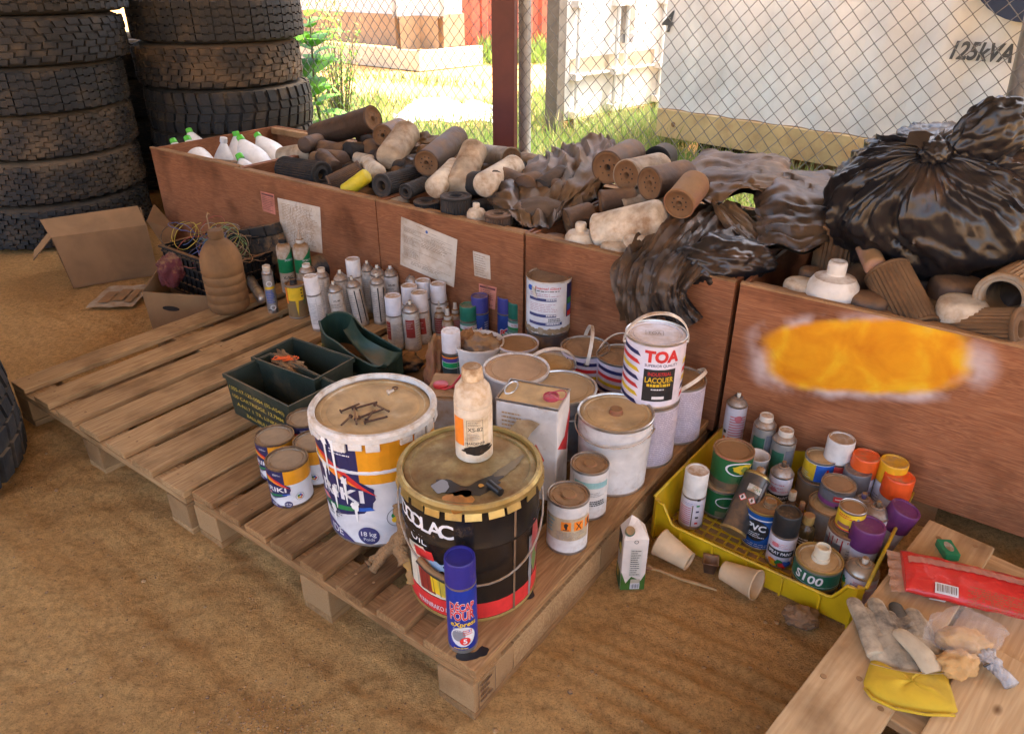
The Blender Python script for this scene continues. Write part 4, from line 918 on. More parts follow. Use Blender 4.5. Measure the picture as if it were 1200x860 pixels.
def nailthing(pa, pb, lb):
    a, b = P(*pa, zt), P(*pb, zt+.004); t = thing('rusty_nail', lb, 'nail', a, group='rusty nails on the bucket lid'); g = G(); g.tube([(0,0,.003), b-a+Vector((0,0,.0))], .0026, RUST, 7)
    dd = (b-a).normalized(); g.tube([Vector((0,0,.003))-dd*.002, Vector((0,0,.003))], .0055, RUST, 8); g.build('shank', t)
for pa, pb, lb in (((400,483),(421,473),'rusty nail at the upper left of the small heap of nails'), ((418,479),(442,471),'rusty nail lying farthest back, pointing right'), ((415,480),(418,497),'upright pointing rusty nail at the left of the heap'), ((411,489),(400,498),'short rusty nail at the lower left edge of the heap'), ((417,493),(440,481),'rusty nail crossing the middle of the heap'), ((428,496),(454,488),'rusty nail lowest and nearest in the heap'), ((440,475),(456,482),'rusty nail at the right end of the heap'), ((422,490),(450,479),'rusty nail lying under the crossing one'), ((430,493),(437,482),'short rusty nail in the heap centre')): nailthing(pa, pb, lb)
a = P(454, 463, zt+.002); t = thing('steel_bolt', 'small shiny bolt lying on the far side of the dirty bucket lid', 'bolt', a, .5); g = G(); g.lathe([(.007,0),(.007,.006),(.004,.007),(.004,.018)], TIN, 6, M=Matrix.Translation((0,0,.006)) @ Matrix.Rotation(R(80), 4, 'Y')); g.build('head', t)
a = P(463, 455, zt); t = thing('washer', 'rusty washer lying beside the bolt on the bucket lid', 'washer', a); g = G(); g.lathe([(.004,0),(.008,0),(.008,.002),(.004,.002),(.004,0)], RUST, 14, capa=False, capb=False); g.build('ring', t)
# black bucket
BK = mat((.012,.010,.010), .22, 0, .04, .25, 16); BRASS = mat((.50,.37,.13), .35, .75, .18, .12, 22, dcol=(.25,.14,.05))
def lidmat():
    m = mat((.42,.33,.13), .38, .45, .30, .08, 11, .1, (.22,.12,.04), key='lidbrass', mot=.45); return m
def oolac(d, r, h):
    X = lambda a: a*r
    d.rect(X(-2.2), .010, X(2.2), h*.17, RED, 1)
    for k, ch in enumerate('DOOLAC'): d.text(ch, X(-1.22+k*.17), h*.735, h*.115, WHT, 2, .02)
    d.text('OIL', X(-.88), h*.605, h*.075, WHT, 2, .0)
    d.text('WARNIRAKO MAJO', X(-.62), h*.060, h*.045, WHT, 3, .0, w=X(.75))
    d.poly([(X(-1.15), h*.18), (X(-1.15), h*.55), (X(-.78), h*.585), (X(-.55), h*.42), (X(-.36), h*.30), (X(-.18), h*.20), (X(-.14), h*.175)], CRM, 2)
    d.poly([(X(-1.0), h*.55), (X(-.62), h*.575), (X(-.58), h*.50), (X(-.95), h*.48)], RED, 3); d.poly([(X(-.9), h*.20), (X(-.95), h*.46), (X(-.72), h*.47), (X(-.60), h*.20)], ink((.28,.03,.02)), 4)
    d.poly([(X(-.66), h*.22), (X(-.70), h*.46), (X(-.60), h*.42), (X(-.46), h*.20)], YEL, 5); d.poly([(X(-.52), h*.20), (X(-.58), h*.40), (X(-.42), h*.34), (X(-.28), h*.20)], ink((.55,.42,.05)), 6); d.blob(X(-.52), h*.47, .022, .016, ink((.25,.36,.5)), 7, 4); d.poly([(X(-.34), h*.19), (X(-.42), h*.33), (X(-.20), h*.21)], GRN, 8)
    for k in range(7): d.poly([(X(-.95+k*.11), h*.20), (X(-.97+k*.11), h*.40), (X(-.965+k*.11), h*.40), (X(-.942+k*.11), h*.20)], BLK, 9)
    d.rect(X(.62), h*.02, X(.66), h*.93, ink((.16,.10,.06)), 3)
    d.blob(X(1.18), h*.42, .028, .062, ink((.34,.05,.05)), 2, 5); d.blob(X(1.14), h*.32, .014, .03, ink((.12,.2,.06)), 3, 2); d.blob(X(1.02), h*.3, .008, .10, GRY, 2, 7)
t = paint(552, 543, .318, .146, 'big black paint bucket with a red base band, metal lid and wire handle', BK, lidmat(), art=oolac, rt=.152, name='paint_bucket', cat='bucket', beads=(.66,), rimm=BRASS, loc=P(555, 672, ZP), seg=64)
g = G(); h = .318; rl = .156
g.lathe([(.150, h-.010), (rl, h-.012), (rl+.001, h-.001), (rl-.005, h+.004), (rl-.011, h+.003), (rl-.013, h-.004)], BRASS, 60, capa=False, capb=False)
rnd = random.Random(4)
for k in range(22):
    a = 2*math.pi*(k+.3*rnd.random())/22; M = Matrix.Rotation(a, 4, 'Z') @ Matrix.Translation((0, -rl+.002, h-.012)) @ Matrix.Rotation(R(rnd.uniform(-26, 6)), 4, 'X'); g.box(-.017, .017, -.002, .0005, -.016, 0, BRASS, M=M, bev=.0006)
g.build('rim_clamp', t)
# bail wire hanging over the front
g = G(); pts = []
for k in range(25):
    a = R(100) - R(194)*k/24; s_ = math.sin(math.pi*k/24); pts.append(((.158+.005*s_)*math.sin(a), -(.158+.005*s_)*math.cos(a), .272 - .150*s_**.8))
g.tube(pts, .0024, WIRE, 6); g.build('handle', t)
g = G(); g.tube([Vector(pts[k])*1.0 for k in range(14, 19)], .008, mat((.015,.015,.015), .6, 0, .1), 10); g.build('handle_grip', t)
g = G()
for a in (100, -94): g.lathe([(.016,0),(.016,.004),(.008,.007)], TIND, 12, M=Matrix.Rotation(R(a), 4, 'Z') @ Matrix.Translation((0,-.150,.272)) @ Matrix.Rotation(R(90), 4, 'X'))
g.build('ear', t)
zl = ZP + .313
# dark stains of paint on the lid: real splashes
def spl(l, n=5):
    out = []; L_ = len(l)
    for i in range(L_):
        for k in range(n):
            t_ = k/n; p0, p1, p2, p3 = l[(i-1) % L_], l[i], l[(i+1) % L_], l[(i+2) % L_]
            out.append(.5*((2*p1)+(-p0+p2)*t_+(2*p0-5*p1+4*p2-p3)*t_*t_+(-p0+3*p1-3*p2+p3)*t_**3))
    return out
def splash(pts, z, m, lb, th=.0005, cat='paint stain'):
    w_ = [P(x, y, z) for x, y in pts]; w_ = spl(w_); c = sum(w_, Vector())/len(w_); g = G(); n = len(w_)
    out = []
    for k in range(n*4):
        a, b_ = w_[(k//4) % n], w_[(k//4+1) % n]; q = a.lerp(b_, (k % 4)/4)-c; q *= 1+.28*noise.noise(q*75); out.append((q.x, q.y))
    g.prism(out, 0, th, m); t = g.build('flat_blot', None, (c.x, c.y, z)); tag(t, lb, cat)
splash([(576,556),(598,542),(613,533),(607,545),(588,558)], zl+.0004, mat((.20,.14,.06), .5, .1, 0, 0, mot=.6), 'faint brown smear running to the right edge of the black bucket lid')
splash([(505,572),(522,561),(545,570),(562,562),(576,558),(588,561),(580,572),(562,580),(545,581),(520,578)], zl+.0008, mat((.035,.026,.018), .3, .1, .0, .0, mot=.6), 'dark spilled paint streak across the metal lid of the black bucket')
splash([(520,582),(545,575),(555,585),(545,600),(525,598)], zl+.0008, mat((.42,.17,.03), .35, .1, .05, .0, 40, mot=.5), 'orange brown stain on the metal lid of the black bucket')
splash([(506,570),(518,563),(528,570),(516,578)], zl+.0028, mat((.28,.29,.31), .3, .4, .0, 0), 'silver grey paint dab on the metal lid of the black bucket')
for k, (x, y) in enumerate(((563,569),(573,567))): splash([(x-3,y),(x,y-2),(x+4,y),(x,y+2)], zl+.003, mat((.6,.28,.04), .4, 0, 0, 0), ('left', 'right')[k] + ' one of two small ochre paint drops by the black rod on the lid', .001)
splash([(610,698),(614,692),(624,692),(627,698),(619,702)], ZP+.001, mat((.015,.013,.012), .4, 0, 0, 0), 'black paint blot on the pallet right of the black bucket')
splash([(532,768),(540,763),(556,764),(566,756),(572,765),(560,771),(540,774)], ZP+.001, mat((.015,.013,.012), .4, 0, 0, 0), 'black blot under the blue oven cleaner can')  # flat black blot round the foot of the can
a, b = P(573, 566, zl+.009), P(587, 577, zl+.009)
t = thing('black_rod', 'short black plastic tube lying on the metal bucket lid', 'tube', a); g = G(); g.tube([Vector((0,0,0)), (b-a)*1.0], .0085, mat((.012,.012,.013), .4, 0, .02, 0), 14); g.build('tube', t)
# oven cleaner can
def decap(d, r, z0, z1):
    d.text('DÉCAP', 0, z1-.046, .020, WHT, 2, .06, .05, w=.054); d.text('DÉCAP', 0, z1-.046, .020, RED, 4, .025, .05, w=.052)
    d.text('FOUR', 0, z1-.071, .024, WHT, 2, .06, .05, w=.054); d.text('FOUR', 0, z1-.071, .024, RED, 4, .025, .05, w=.052)
    d.text('eXpress', .002, z1-.089, .013, YEL, 4, .02, .15, w=.054); d.lines(-.02, z1-.104, .02, z1-.093, 3, WHT, 3, .35)
    d.rect(.012, z1-.106, .014, z1-.100, BLU, 4); d.rect(.014, z1-.106, .016, z1-.100, WHT, 4); d.rect(.016, z1-.106, .018, z1-.100, RED, 4)
    d.ell(0, z0+.038, .026, .028, ink((.6,.6,.62)), 2); d.ell(-.009, z0+.042, .014, .016, ink((.22,.22,.24)), 3); d.lines(.0, z0+.042, .022, z0+.058, 3, RED, 4, .4); d.ell(.004, z0+.026, .011, .011, RED, 5); d.text('5', .004, z0+.020, .013, WHT, 6, .03); d.lines(-.02, z0+.003, .02, z0+.007, 1, YEL, 3, .6)
spray(541, 648, .240, .0315, 'blue oven cleaner spray can with red and yellow lettering standing at the near pallet corner', mat((.012,.035,.30), .3, .1, .03, .15), cap=(.022,.018,.20), art=decap, caph=.058, capr=1.0, capdust=.05, loc=P(543, 752, ZP))
# white bottle on the black bucket
bz = ZP+.3135; p = P(556, 531, bz)
t = thing('chemical_bottle', 'dirty white plastic bottle with an orange label standing on the black bucket', 'bottle', (p.x, p.y, bz), face(p))
bmw = mat((.66,.57,.44), .5, 0, .22, .25, 22, dcol=(.42,.26,.12)); r = .041
g = G(); g.lathe([(r*.9,0),(r,.004),(r*1.0,.130),(r*.97,.133),(r*1.0,.136),(r*1.0,.146),(r*.97,.149),(r*.98,.152),(r*.9,.170),(r*.68,.182),(r*.52,.187),(r*.60,.189),(r*.52,.191)], bmw, 36); g.build('body', t)
g = G(); g.lathe([(r*.53,.190),(r*.55,.191),(r*.53,.214),(r*.46,.218),(r*.1,.2175)], mat((.66,.52,.34), .55, 0, .25, .3, 30), 48, fn=lambda rr, z, a: rr*(1+.02*(math.sin(24*a) > 0)*(rr > r*.5))); g.build('cap', t)
d = D(); d.rect(-.052, .045, -.022, .112, ORG, 1); d.rect(-.020, .040, .034, .115, mat((.62,.52,.36), .6, 0, .2, .1, 30), 1)
for x0, z0, x1, z1 in ((-.015,.045,.020,.0458),(-.015,.109,.020,.1098),(-.015,.045,-.0142,.109),(.0192,.045,.02,.109)): d.rect(x0, z0, x1, z1, BLK, 2)
d.text('XS-82', .003, .083, .0095, BLK, 2, .01); d.lines(-.012, .096, .017, .107, 3, BLK, 2, .3); d.lines(-.012, .062, .017, .078, 4, GRY, 2, .3); d.text('HARDENER', .003, .050, .006, BLK, 2, .01)
d.blob(.004, .034, .036, .010, ink((.015,.012,.01)), 5, 2); d.blob(.018, .042, .018, .006, ink((.015,.012,.01)), 6, 8); d.build('printed_label', t, rfc(r), r)
# four small paint cans by the bucket
SL = mat((.42,.39,.33), .55, .3, .35, .3, 25, dcol=(.30,.20,.11)); RR = mat((.07,.045,.03), .7, .4, .3, .2, 20)
for px, py, h, r, lb, tn in ((321,509,.122,.053,'small orange and white paint can behind the nearest one, under the green metal box',-25), (335.5,536,.125,.055,'small paint can nearest the camera with navy, orange and rainbow print',-16), (357,488,.122,.052,'small paint can mostly hidden at the back by the big bucket',10), (366,515,.122,.052,'small paint can half hidden against the big bucket, orange side showing',-45)):
    paint(px, py, h, r, lb, LB, SL, art=riki(), turn=tn, rimm=RR, group='small paint cans beside the big bucket')
# rectangular tin
def boxthing(name, label, cat, corners, z0, z1, m, bev=.004, topm=None):
    """corners: TL, TR, BR, BL pixels of the top face at height z1"""
    q = [P(x, y, z1) for x, y in corners]; c = sum(q, Vector())/4; X = (q[1]-q[0]+q[2]-q[3])/2; Y_ = (q[0]-q[3]+q[1]-q[2])/2
    rz = math.atan2(X.y, X.x); t = thing(name, label, cat, (c.x, c.y, z0), rz); w_, dd, h = X.length, abs(Y_.dot(Vector((-math.sin(rz), math.cos(rz), 0)))), z1-z0
    g = G(); g.box(-w_/2, w_/2, -dd/2, dd/2, 0, h, m, bev=bev); g.build('body', t); return t, w_, dd, h
t, w_, dd, h = boxthing('solvent_tin', 'white rectangular tin with a dusty top, red diamond and torn paper', 'tin', ((595,446),(668,456),(655,484),(584,468)), ZP, ZP+.285, WB, .005)
g = G(); g.box(-w_/2+.004, w_/2-.004, -dd/2+.004, dd/2-.004, h+.0005, h+.002, DLID)
e = .003
for x0, x1, y0, y1 in ((-w_/2,w_/2,-dd/2,-dd/2+e),(-w_/2,w_/2,dd/2-e,dd/2),(-w_/2,-w_/2+e,-dd/2+e,dd/2-e),(w_/2-e,w_/2,-dd/2+e,dd/2-e)): g.box(x0, x1, y0, y1, h+.0006, h+.006, TIND)
g.build('top', t)
g = G(); g.tube([(-w_/2+.022+.014*math.cos(a), .002+(dd*.30)*math.sin(a), h+.010) for a in [2*math.pi*k/20 for k in range(21)]], .0022, TIN, 6); g.build('handle', t)
g = G(); pk = mat((.45,.06,.09), .45, 0, .15, .2)
g.lathe([(.021,0),(.021,.008),(.018,.010),(.017,.006),(.001,.006)], pk, 20, M=Matrix.Translation((w_/2-.035,-.002,h+.002))); g.tube([(w_/2-.02+.022*math.cos(a), .004+.020*math.sin(a), h+.013+.004*math.sin(a*2)) for a in [2*math.pi*k/20 for k in range(21)]], .0018, pk, 6); g.build('plug', t)
d = D(); d.poly([(w_*.02,.13),(w_*.16,.085),(w_*.30,.13),(w_*.16,.175)], RED, 2); d.lines(-w_*.40, .20, -w_*.05, .26, 5, ink((.5,.33,.16)), 2, .4)
d.build('printed_label', t, loc=(0,-dd/2,0))
d = D(); d.poly([(-dd/2+.002,.17),(dd*.30,.115),(dd/2-.002,.20),(dd/2-.002,.24),(dd*.1,.17)], RED, 2); d.build('warning_diamond', t, loc=(w_/2,0,0), rot=(0,0,R(90)))
g = G(); tm = mat((.58,.44,.26), .8, 0, .25, .1)
g.grid([[(-.035+.06*j/5+.02*math.sin(i*.8), -dd/2-.006-.012*math.sin(i*.9+j*.5)**2, .06+i*.021) for j in range(6)] for i in range(10)], tm); g.build('torn_paper', t, fix=False)
# two small labelled tins at the front edge
def haz(d, r, h, x0=-.3):
    d.rect(-1.25*r, h*.30, 1.2*r, h*.74, mat((.50,.40,.26), .6, 0, .25, .1, 30), 1)
    for k in range(3):
        x = x0*r + k*.62*r; d.rect(x, h*.50, x+.48*r, h*.68, ORG, 2); c = x+.24*r
        if k % 2 == 0: d.blob(c, h*.60, .10*r, .07*h*.8, BLK, 3, 3); d.rect(c-.14*r, h*.515, c+.14*r, h*.53, BLK, 3)
        else: d.poly([(c-.15*r,h*.52),(c-.10*r,h*.52),(c+.16*r,h*.66),(c+.1*r,h*.66)], BLK, 3); d.poly([(c+.15*r,h*.52),(c+.10*r,h*.52),(c-.16*r,h*.66),(c-.1*r,h*.66)], BLK, 4)
    d.lines(-.5*r, h*.32, 1.1*r, h*.48, 6, GRY, 3, .35); d.lines(-1.2*r, h*.4, -.6*r, h*.7, 4, ink((.1,.3,.35)), 3, .4)
def teal(d, r, h):
    d.poly([(-.8*r,h*.70),(1.2*r,h*.66),(1.2*r,h*.78),(-.8*r,h*.82)], ink((.25,.45,.46)), 1); d.lines(-.2*r, h*.5, 1.0*r, h*.6, 3, GRY, 2, .35); d.lines(.1*r, h*.30, 1.1*r, h*.42, 3, BLK, 2, .6); d.rect(-.9*r, .02, -.88*r, h*.9, GRY, 1)
pl_ = mat((.45,.10,.07), .6, 0, .35, .4)
paint(667, 582, .150, .0505, 'white tin with orange hazard symbols and a pink ring plug at the pallet edge', WB, DLID2, art=haz, plug=(pl_, .017, .004, 0, 0), name='hardener_tin', cat='tin', loc=P(664, 634, ZP))
paint(685, 549, .150, .0490, 'white tin with a teal band behind the hazard symbol tin', WB, DLID2, art=teal, plug=(pl_, .016, .004, 0, 0), name='hardener_tin', cat='tin', loc=P(688, 596, ZP))
paint(719, 483, .215, .093, 'white metal bucket with a dusty lid, red plug and wire handle', WB, DLID, plug=(pl_, .017, .013, 0, 0), name='paint_bucket', cat='bucket', loc=P(716, 558, ZP), rt=.101, beads=(.78,), handle=(-12, -6, WIRE, 'wire'), rimm=TIN)
# lacquer cans
def toa(d, r, h, main=True):
    X = lambda a: a*r
    if main:
        d.text('TOA', X(.28), h*.74, h*.165, RED, 2, .05, w=X(1.15)); d.text('SUPERIOR QUALITY', X(.28), h*.665, h*.042, NAVY, 2, .004, w=X(1.1))
        d.rect(X(-.28), h*.13, X(.78), h*.625, BLK, 1); d.text('INDUSTRIAL', X(.25), h*.53, h*.055, RED, 2, .01, w=X(.78)); d.text('LACQUER', X(.25), h*.425, h*.082, YEL, 2, .02, w=X(.95))
        d.lines(X(-.15), h*.345, X(.70), h*.40, 1, YEL, 2, .75); d.lines(X(.0), h*.30, X(.65), h*.33, 1, WHT, 2, .6); d.rect(X(.05), h*.165, X(.45), h*.21, WHT, 2)
    for k, c in enumerate((NAVY, RED, YEL, NAVY, RED, YEL, NAVY)):
        z = h*(.88-k*.125)
        for s0, s1 in ((-1.35, -.42),) if main else ((-1.4, .0),): d.poly([(X(s0), z+h*.03), (X(s1-.12), z-h*.02), (X(s1), z-h*.085), (X(s0), z-h*.035)], c, 1)
    if main:
        for k, c in enumerate((YEL, RED, YEL, NAVY, RED)): d.poly([(X(1.2), h*(.70-k*.13)), (X(1.55), h*(.72-k*.13)), (X(1.55), h*(.65-k*.13)), (X(1.15), h*(.63-k*.13))], c, 1)
LILB = mat((.56,.50,.57), .45, 0, .12, .3, 18)
def fine(d, r, h): d.lines(-1.3*r, h*.06, -.15*r, h*.93, 26, ink((.33,.29,.38)), 1, .35); d.lines(.0*r, h*.06, 1.3*r, h*.93, 26, ink((.33,.29,.38)), 1, .35)
TW = mat((.66,.60,.62), .3, .2, .12, .25, 10, dcol=(.5,.36,.26))
STRAP = mat((.70,.62,.52), .45, 0, .15, .2, 18)
loc = P(755, 530, ZP)
paint(0, 0, .196, .0815, 'lilac printed can carrying the big lettered lacquer can on its top', LILB, TW, art=fine, loc=loc)
t = paint(766, 401, .196, .0825, 'upper stacked lacquer can with large red lettering, black panel and raised white handle', mat((.70,.64,.70), .35, 0, .06, .2), TW, z0=ZP+.198, art=toa, loc=loc, rimm=TIN, handle=(12, 74, STRAP, 'strap'))
d = D()
d.text('TOA', 0, -.009, .018, GRY, 1, .0, w=.036)
for x0, z0, x1, z1 in ((-.024,-.014,.024,-.0128),(-.024,.014,.024,.0152),(-.024,-.014,-.0228,.014),(.0228,-.014,.024,.014)): d.rect(x0, z0, x1, z1, GRY, 1)
d.build('lid_stamp', t, loc=(-.005,0,.1912), rot=(R(-90),0,R(4)))
paint(803, 438, .190, .0775, 'lilac printed can beside the lettered one, its white strap handle raised to the right', LILB, DLID2, art=fine, loc=P(789, 505, ZP), handle=(70, 40, STRAP, 'strap'))
STB = mat((.60,.52,.58), .45, 0, .15, .3)
paint(686, 405, .190, .078, 'striped can with a brown dusty lid and its white strap standing up', STB, DLID2, art=lambda d, r, h: toa(d, r, h, False), turn=35, handle=(60, 78, STRAP, 'strap'))
paint(728, 415, .190, .077, 'striped can half hidden behind the big lettered lacquer can', STB, DLID2, art=lambda d, r, h: toa(d, r, h, False), turn=20, handle=(140, 60, STRAP, 'strap'))
paint(645, 424, .175, .077, 'can with a flat tan lid and a curved white strap handle lifting left', STB, DLID, art=lambda d, r, h: toa(d, r, h, False), handle=(10, 70, STRAP, 'strap'))
paint(607, 401, .175, .068, 'can with a tan lid printed in small dark writing behind the white tub', mat((.40,.33,.24), .6, .1, .3), mat((.36,.27,.15), .6, .2, .3, .3, 20), rimm=TW)
paint(605, 430, .215, .086, 'white plastic tub with a dusty lid and faded pink square on it', mat((.48,.43,.40), .5, 0, .25), mat((.50,.38,.27), .7, 0, .4, .35, 16, dcol=(.42,.27,.15)), rimm=PLW, name='plastic_tub', cat='tub', rt=.098)
paint(659, 452, .205, .086, 'grey metal pail with a tan and white crusted lid behind the rectangular tin', mat((.30,.30,.31), .4, .5, .2), mat((.50,.42,.30), .7, 0, .42, .35, 12, dcol=(.42,.28,.14)), rimm=TIN, name='metal_pail', cat='pail', rt=.099, handle=(30, -10, WIRE, 'wire'), beads=(.8,))
g_ = thing('plastic_tub', 'white tub full of dirty crumpled rags and broken brown bits', 'tub', Vector((*P(560, 400, ZP+.17).xy, ZP)), 0)
g = G(); g.lathe([(.064,0),(.07,.002),(.083,.16),(.088,.162),(.088,.172),(.083,.173),(.079,.165),(.064,.03)], PLW, 44); g.build('tub', g_)
def crumple(nm, c, rx, ry, rz_, m, label, cat, seed=1, amp=.35, parent=None, sub=4, rot=0):
    g = G(); rr = bmesh.ops.create_icosphere(g.bm, subdivisions=sub, radius=1)
    for v in rr['verts']:
        n_ = v.co.normalized(); q = n_*2.1 + Vector((seed, seed*2, 0)); k = 1 + amp*noise.noise(q) + amp*.8*(abs(noise.noise(q*2.3))-.2) + amp*.35*abs(noise.noise(q*5.1))
        v.co = Vector((n_.x*rx*k, n_.y*ry*k, max(n_.z, -.75)*rz_*k))
    g.mark(list(g.bm.faces), m, False)
    for f in g.bm.faces: f.smooth = True
    o = g.build(nm, parent, c, (0, 0, rot), sharp=28, fix=False)
    if parent is None: tag(o, label, cat)
    return o
RAG = mat((.20,.13,.09), .9, 0, .25, .3, 20, .4); RAG2 = mat((.34,.14,.07), .9, 0, .25, .3, 20, .4)
pp = P(560, 400, ZP+.17)
crumple('dirty_rag', pp + Vector((.015,-.015,-.008)), .055, .045, .035, RAG, 'brown grey crumpled rag lying in the white tub', 'rag', 3, .5)
crumple('dirty_rag', pp + Vector((-.035,.025,-.005)), .030, .035, .025, RAG2, 'rusty orange lump beside the rag in the white tub', 'rag', 8, .6)
pp = P(512, 432, ZP+.05); crumple('dirty_rag', pp, .035, .04, .10, RAG2, 'stiff orange brown rag standing behind the banded spray can', 'rag', 12, .5)
# tin with red handle
t, w_, dd, h = boxthing('solvent_tin', 'low dirty rectangular tin with a red wire handle between the big buckets', 'tin', ((505,436),(560,440),(560,468),(500,466)), ZP, ZP+.20, mat((.40,.36,.34), .5, .2, .3), .008)
g = G(); g.box(-w_/2+.006, w_/2-.006, -dd/2+.006, dd/2-.006, h+.0005, h+.003, DLID2); g.build('top', t)
rdm = mat((.5,.03,.04), .35, 0, .08, .1); g = G(); g.tube([(-.045,-.02,h+.004),(-.02,-.03,h+.004),(.0,-.03,h+.012),(.035,-.01,h+.055),(.048,.0,h+.060),(.046,-.01,h+.045),(.02,-.025,h+.008),(-.01,-.012,h+.005)], .0032, rdm, 8); g.build('handle', t)
g = G(); g.lathe([(.022,0),(.022,.006),(.018,.008),(.001,.007)], rdm, 18, M=Matrix.Translation((-.035,-.008,h+.003))); g.build('plug', t)
# tall dirty can standing on a dark one
zz = ZP+.155
paint(0, 0, .155, .074, 'dark can hidden under the tall dirty can, its rim caked with mud', mat((.10,.08,.08), .5, .2, .3), None, loc=P(641, 428, ZP))
DIRT = mat((.50,.40,.30), .8, 0, .5, .3, 26, .5, (.36,.25,.14))
def tallc(d, r, h):
    X = lambda a: a*r; d.rect(X(.88), h*.30, X(1.6), h*.93, NAVY, 1); d.rect(X(.95), h*.55, X(1.25), h*.66, GRN, 2); d.rect(X(.95), h*.42, X(1.25), h*.54, BLU, 2); d.rect(X(.95), h*.31, X(1.25), h*.41, RED, 2)
    d.ell(X(-.93), h*.85, .012, .010, BLU, 2); d.text('Enamel Gloss', X(-.05), h*.86, h*.045, RED, 2, .01, .2, w=X(1.2)); d.lines(X(-.9), h*.81, X(.6), h*.84, 1, BLK, 2, .5)
    for z in (.64, .34, .18): d.rect(X(-.95), h*z, X(.35 if z != .18 else .65), h*(z+.055), ink((.05,.06,.18)), 2); d.lines(X(-.1), h*(z+.01), X(.6), h*(z+.045), 1, WHT, 3, .8)
    d.lines(X(-.9), h*.44, X(.6), h*.60, 5, ink((.45,.2,.25)), 2, .25); d.lines(X(-.9), h*.72, X(.6), h*.79, 2, ink((.45,.2,.25)), 2, .3); d.lines(X(0), h*.25, X(.6), h*.32, 2, BLK, 2, .5)
    for k in range(9): d.blob(X(-1.3+k*.33), h*.07, .017, h*.055, DIRT, 5+k % 2, k+2)
    d.blob(X(.78), h*.45, .007, .022, mat((.66,.6,.5)), 4, 3)
t = paint(642, 324, .192, .077, 'tall white can with blue bars and muddy lid, standing on another can by the crate', LB, mat((.36,.26,.17), .9, 0, .5, .3, 30, .8, (.26,.17,.10)), z0=zz+.002, art=tallc, loc=P(641, 428, ZP), rimm=WBD, handle=(50, -75, STRAP, 'strap'))
# ================================================================ LEFT BACK GROUP
CARD = mat((.24,.135,.062), .85, 0, .12, .15, 8); CARD2 = mat((.29,.165,.075), .85, 0, .10, .15, 8); CARD_SHADE = mat((.12,.065,.03), .9, 0, .2)  # the darkest copy puts shade into the colour of left and back panels
def panel(g, q, th, m):   # thin board from 4 points
    q = [Vector(p) for p in q]; n = (q[1]-q[0]).cross(q[3]-q[0]).normalized()*th
    a = [g.bm.verts.new(p) for p in q]; b = [g.bm.verts.new(p-n) for p in q]
    fs = [g.bm.faces.new(a), g.bm.faces.new(list(reversed(b)))]
    for i in range(4): j = (i+1) % 4; fs.append(g.bm.faces.new((a[i], b[i], b[j], a[j])))
    g.mark(fs, m, False)
# big cardboard box
bl, br = P(86, 338, 0), P(186, 322, 0); X = (br-bl); W_ = X.length; X.normalize(); Yv = Vector((-X.y, X.x, 0)); hb = .335
t = thing('cardboard_box', 'large open cardboard box with flaps up standing on the soil by the left tyre stack', 'box', bl, math.atan2(X.y, X.x))
g = G(); w_ = W_; dd = .36
panel(g, [(0,0,0),(w_,0,0),(w_+.0,0,hb*.80),(-.03,0,hb*.80)], .004, CARD); panel(g, [(w_,0.001,0),(w_,dd,0),(w_,dd,hb*.8),(w_,0.001,hb*.8)], .004, CARD); panel(g, [(0,dd,0),(0,0,0),(-.03,0,hb*.8),(0,dd,hb*.8)], .004, CARD_SHADE); panel(g, [(w_,dd,0),(0,dd,0),(0,dd,hb*.8),(w_,dd,hb*.8)], .004, CARD_SHADE); panel(g, [(0,0,.004),(0,dd,.004),(w_,dd,.004),(w_,0,.004)], .003, CARD)
g.build('box_body', t, fix=False)
g = G(); panel(g, [(-.03,-.0,hb*.80),(w_,-.0,hb*.80),(w_-.02,.03,hb*1.08),(-.055,.03,hb*1.05)], .004, CARD2); g.build('flap', t, fix=False)
g = G(); panel(g, [(w_+.005,.02,hb*.84),(w_+.06,-.01,hb*.42),(w_+.14,.03,hb*.62),(w_+.06,.1,hb*1.02)], .004, CARD); g.build('flap', t, fix=False)
g = G(); panel(g, [(-.03,.02,hb*.78),(-.03,.2,hb*.78),(-.13,.18,hb*.5),(-.14,.10,hb*.42)], .004, CARD_SHADE); g.build('flap', t, fix=False)
# paper on the floor
q = [P(100,361,.006), P(128,336,.006), P(181,334,.006), P(155,360,.006)]; c = sum(q, Vector())/4
t = thing('printed_leaflet', 'faded printed leaflet lying on the soil in front of the cardboard box', 'leaflet', c)
g = G(); rows = []
for i in range(7):
    rows.append([(q[0].lerp(q[3], i/6)).lerp(q[1].lerp(q[2], i/6), k/6) - c + Vector((0,0,.006*math.sin(k*1.1+i)**2)) for k in range(7)])
pp_ = mat((.42,.33,.23), .8, 0, .2, .1, 20); g.grid(rows, pp_); g.build('sheet', t, fix=False)
g = G()
for i0_, k0_, i1_, k1_, m in ((1,1,2.4,4,mat((.16,.18,.08))), (2.6,1.4,4,4.6,mat((.18,.12,.08))), (4.4,1,5.3,4.5,mat((.30,.18,.12)))):
    pt = lambda i, k: (q[0].lerp(q[3], i/6)).lerp(q[1].lerp(q[2], i/6), k/6) - c + Vector((0,0,.0085))
    g.quad([pt(i0_,k0_), pt(i0_,k1_), pt(i1_,k1_), pt(i1_,k0_)], m)
g.build('printed_picture', t, fix=False)
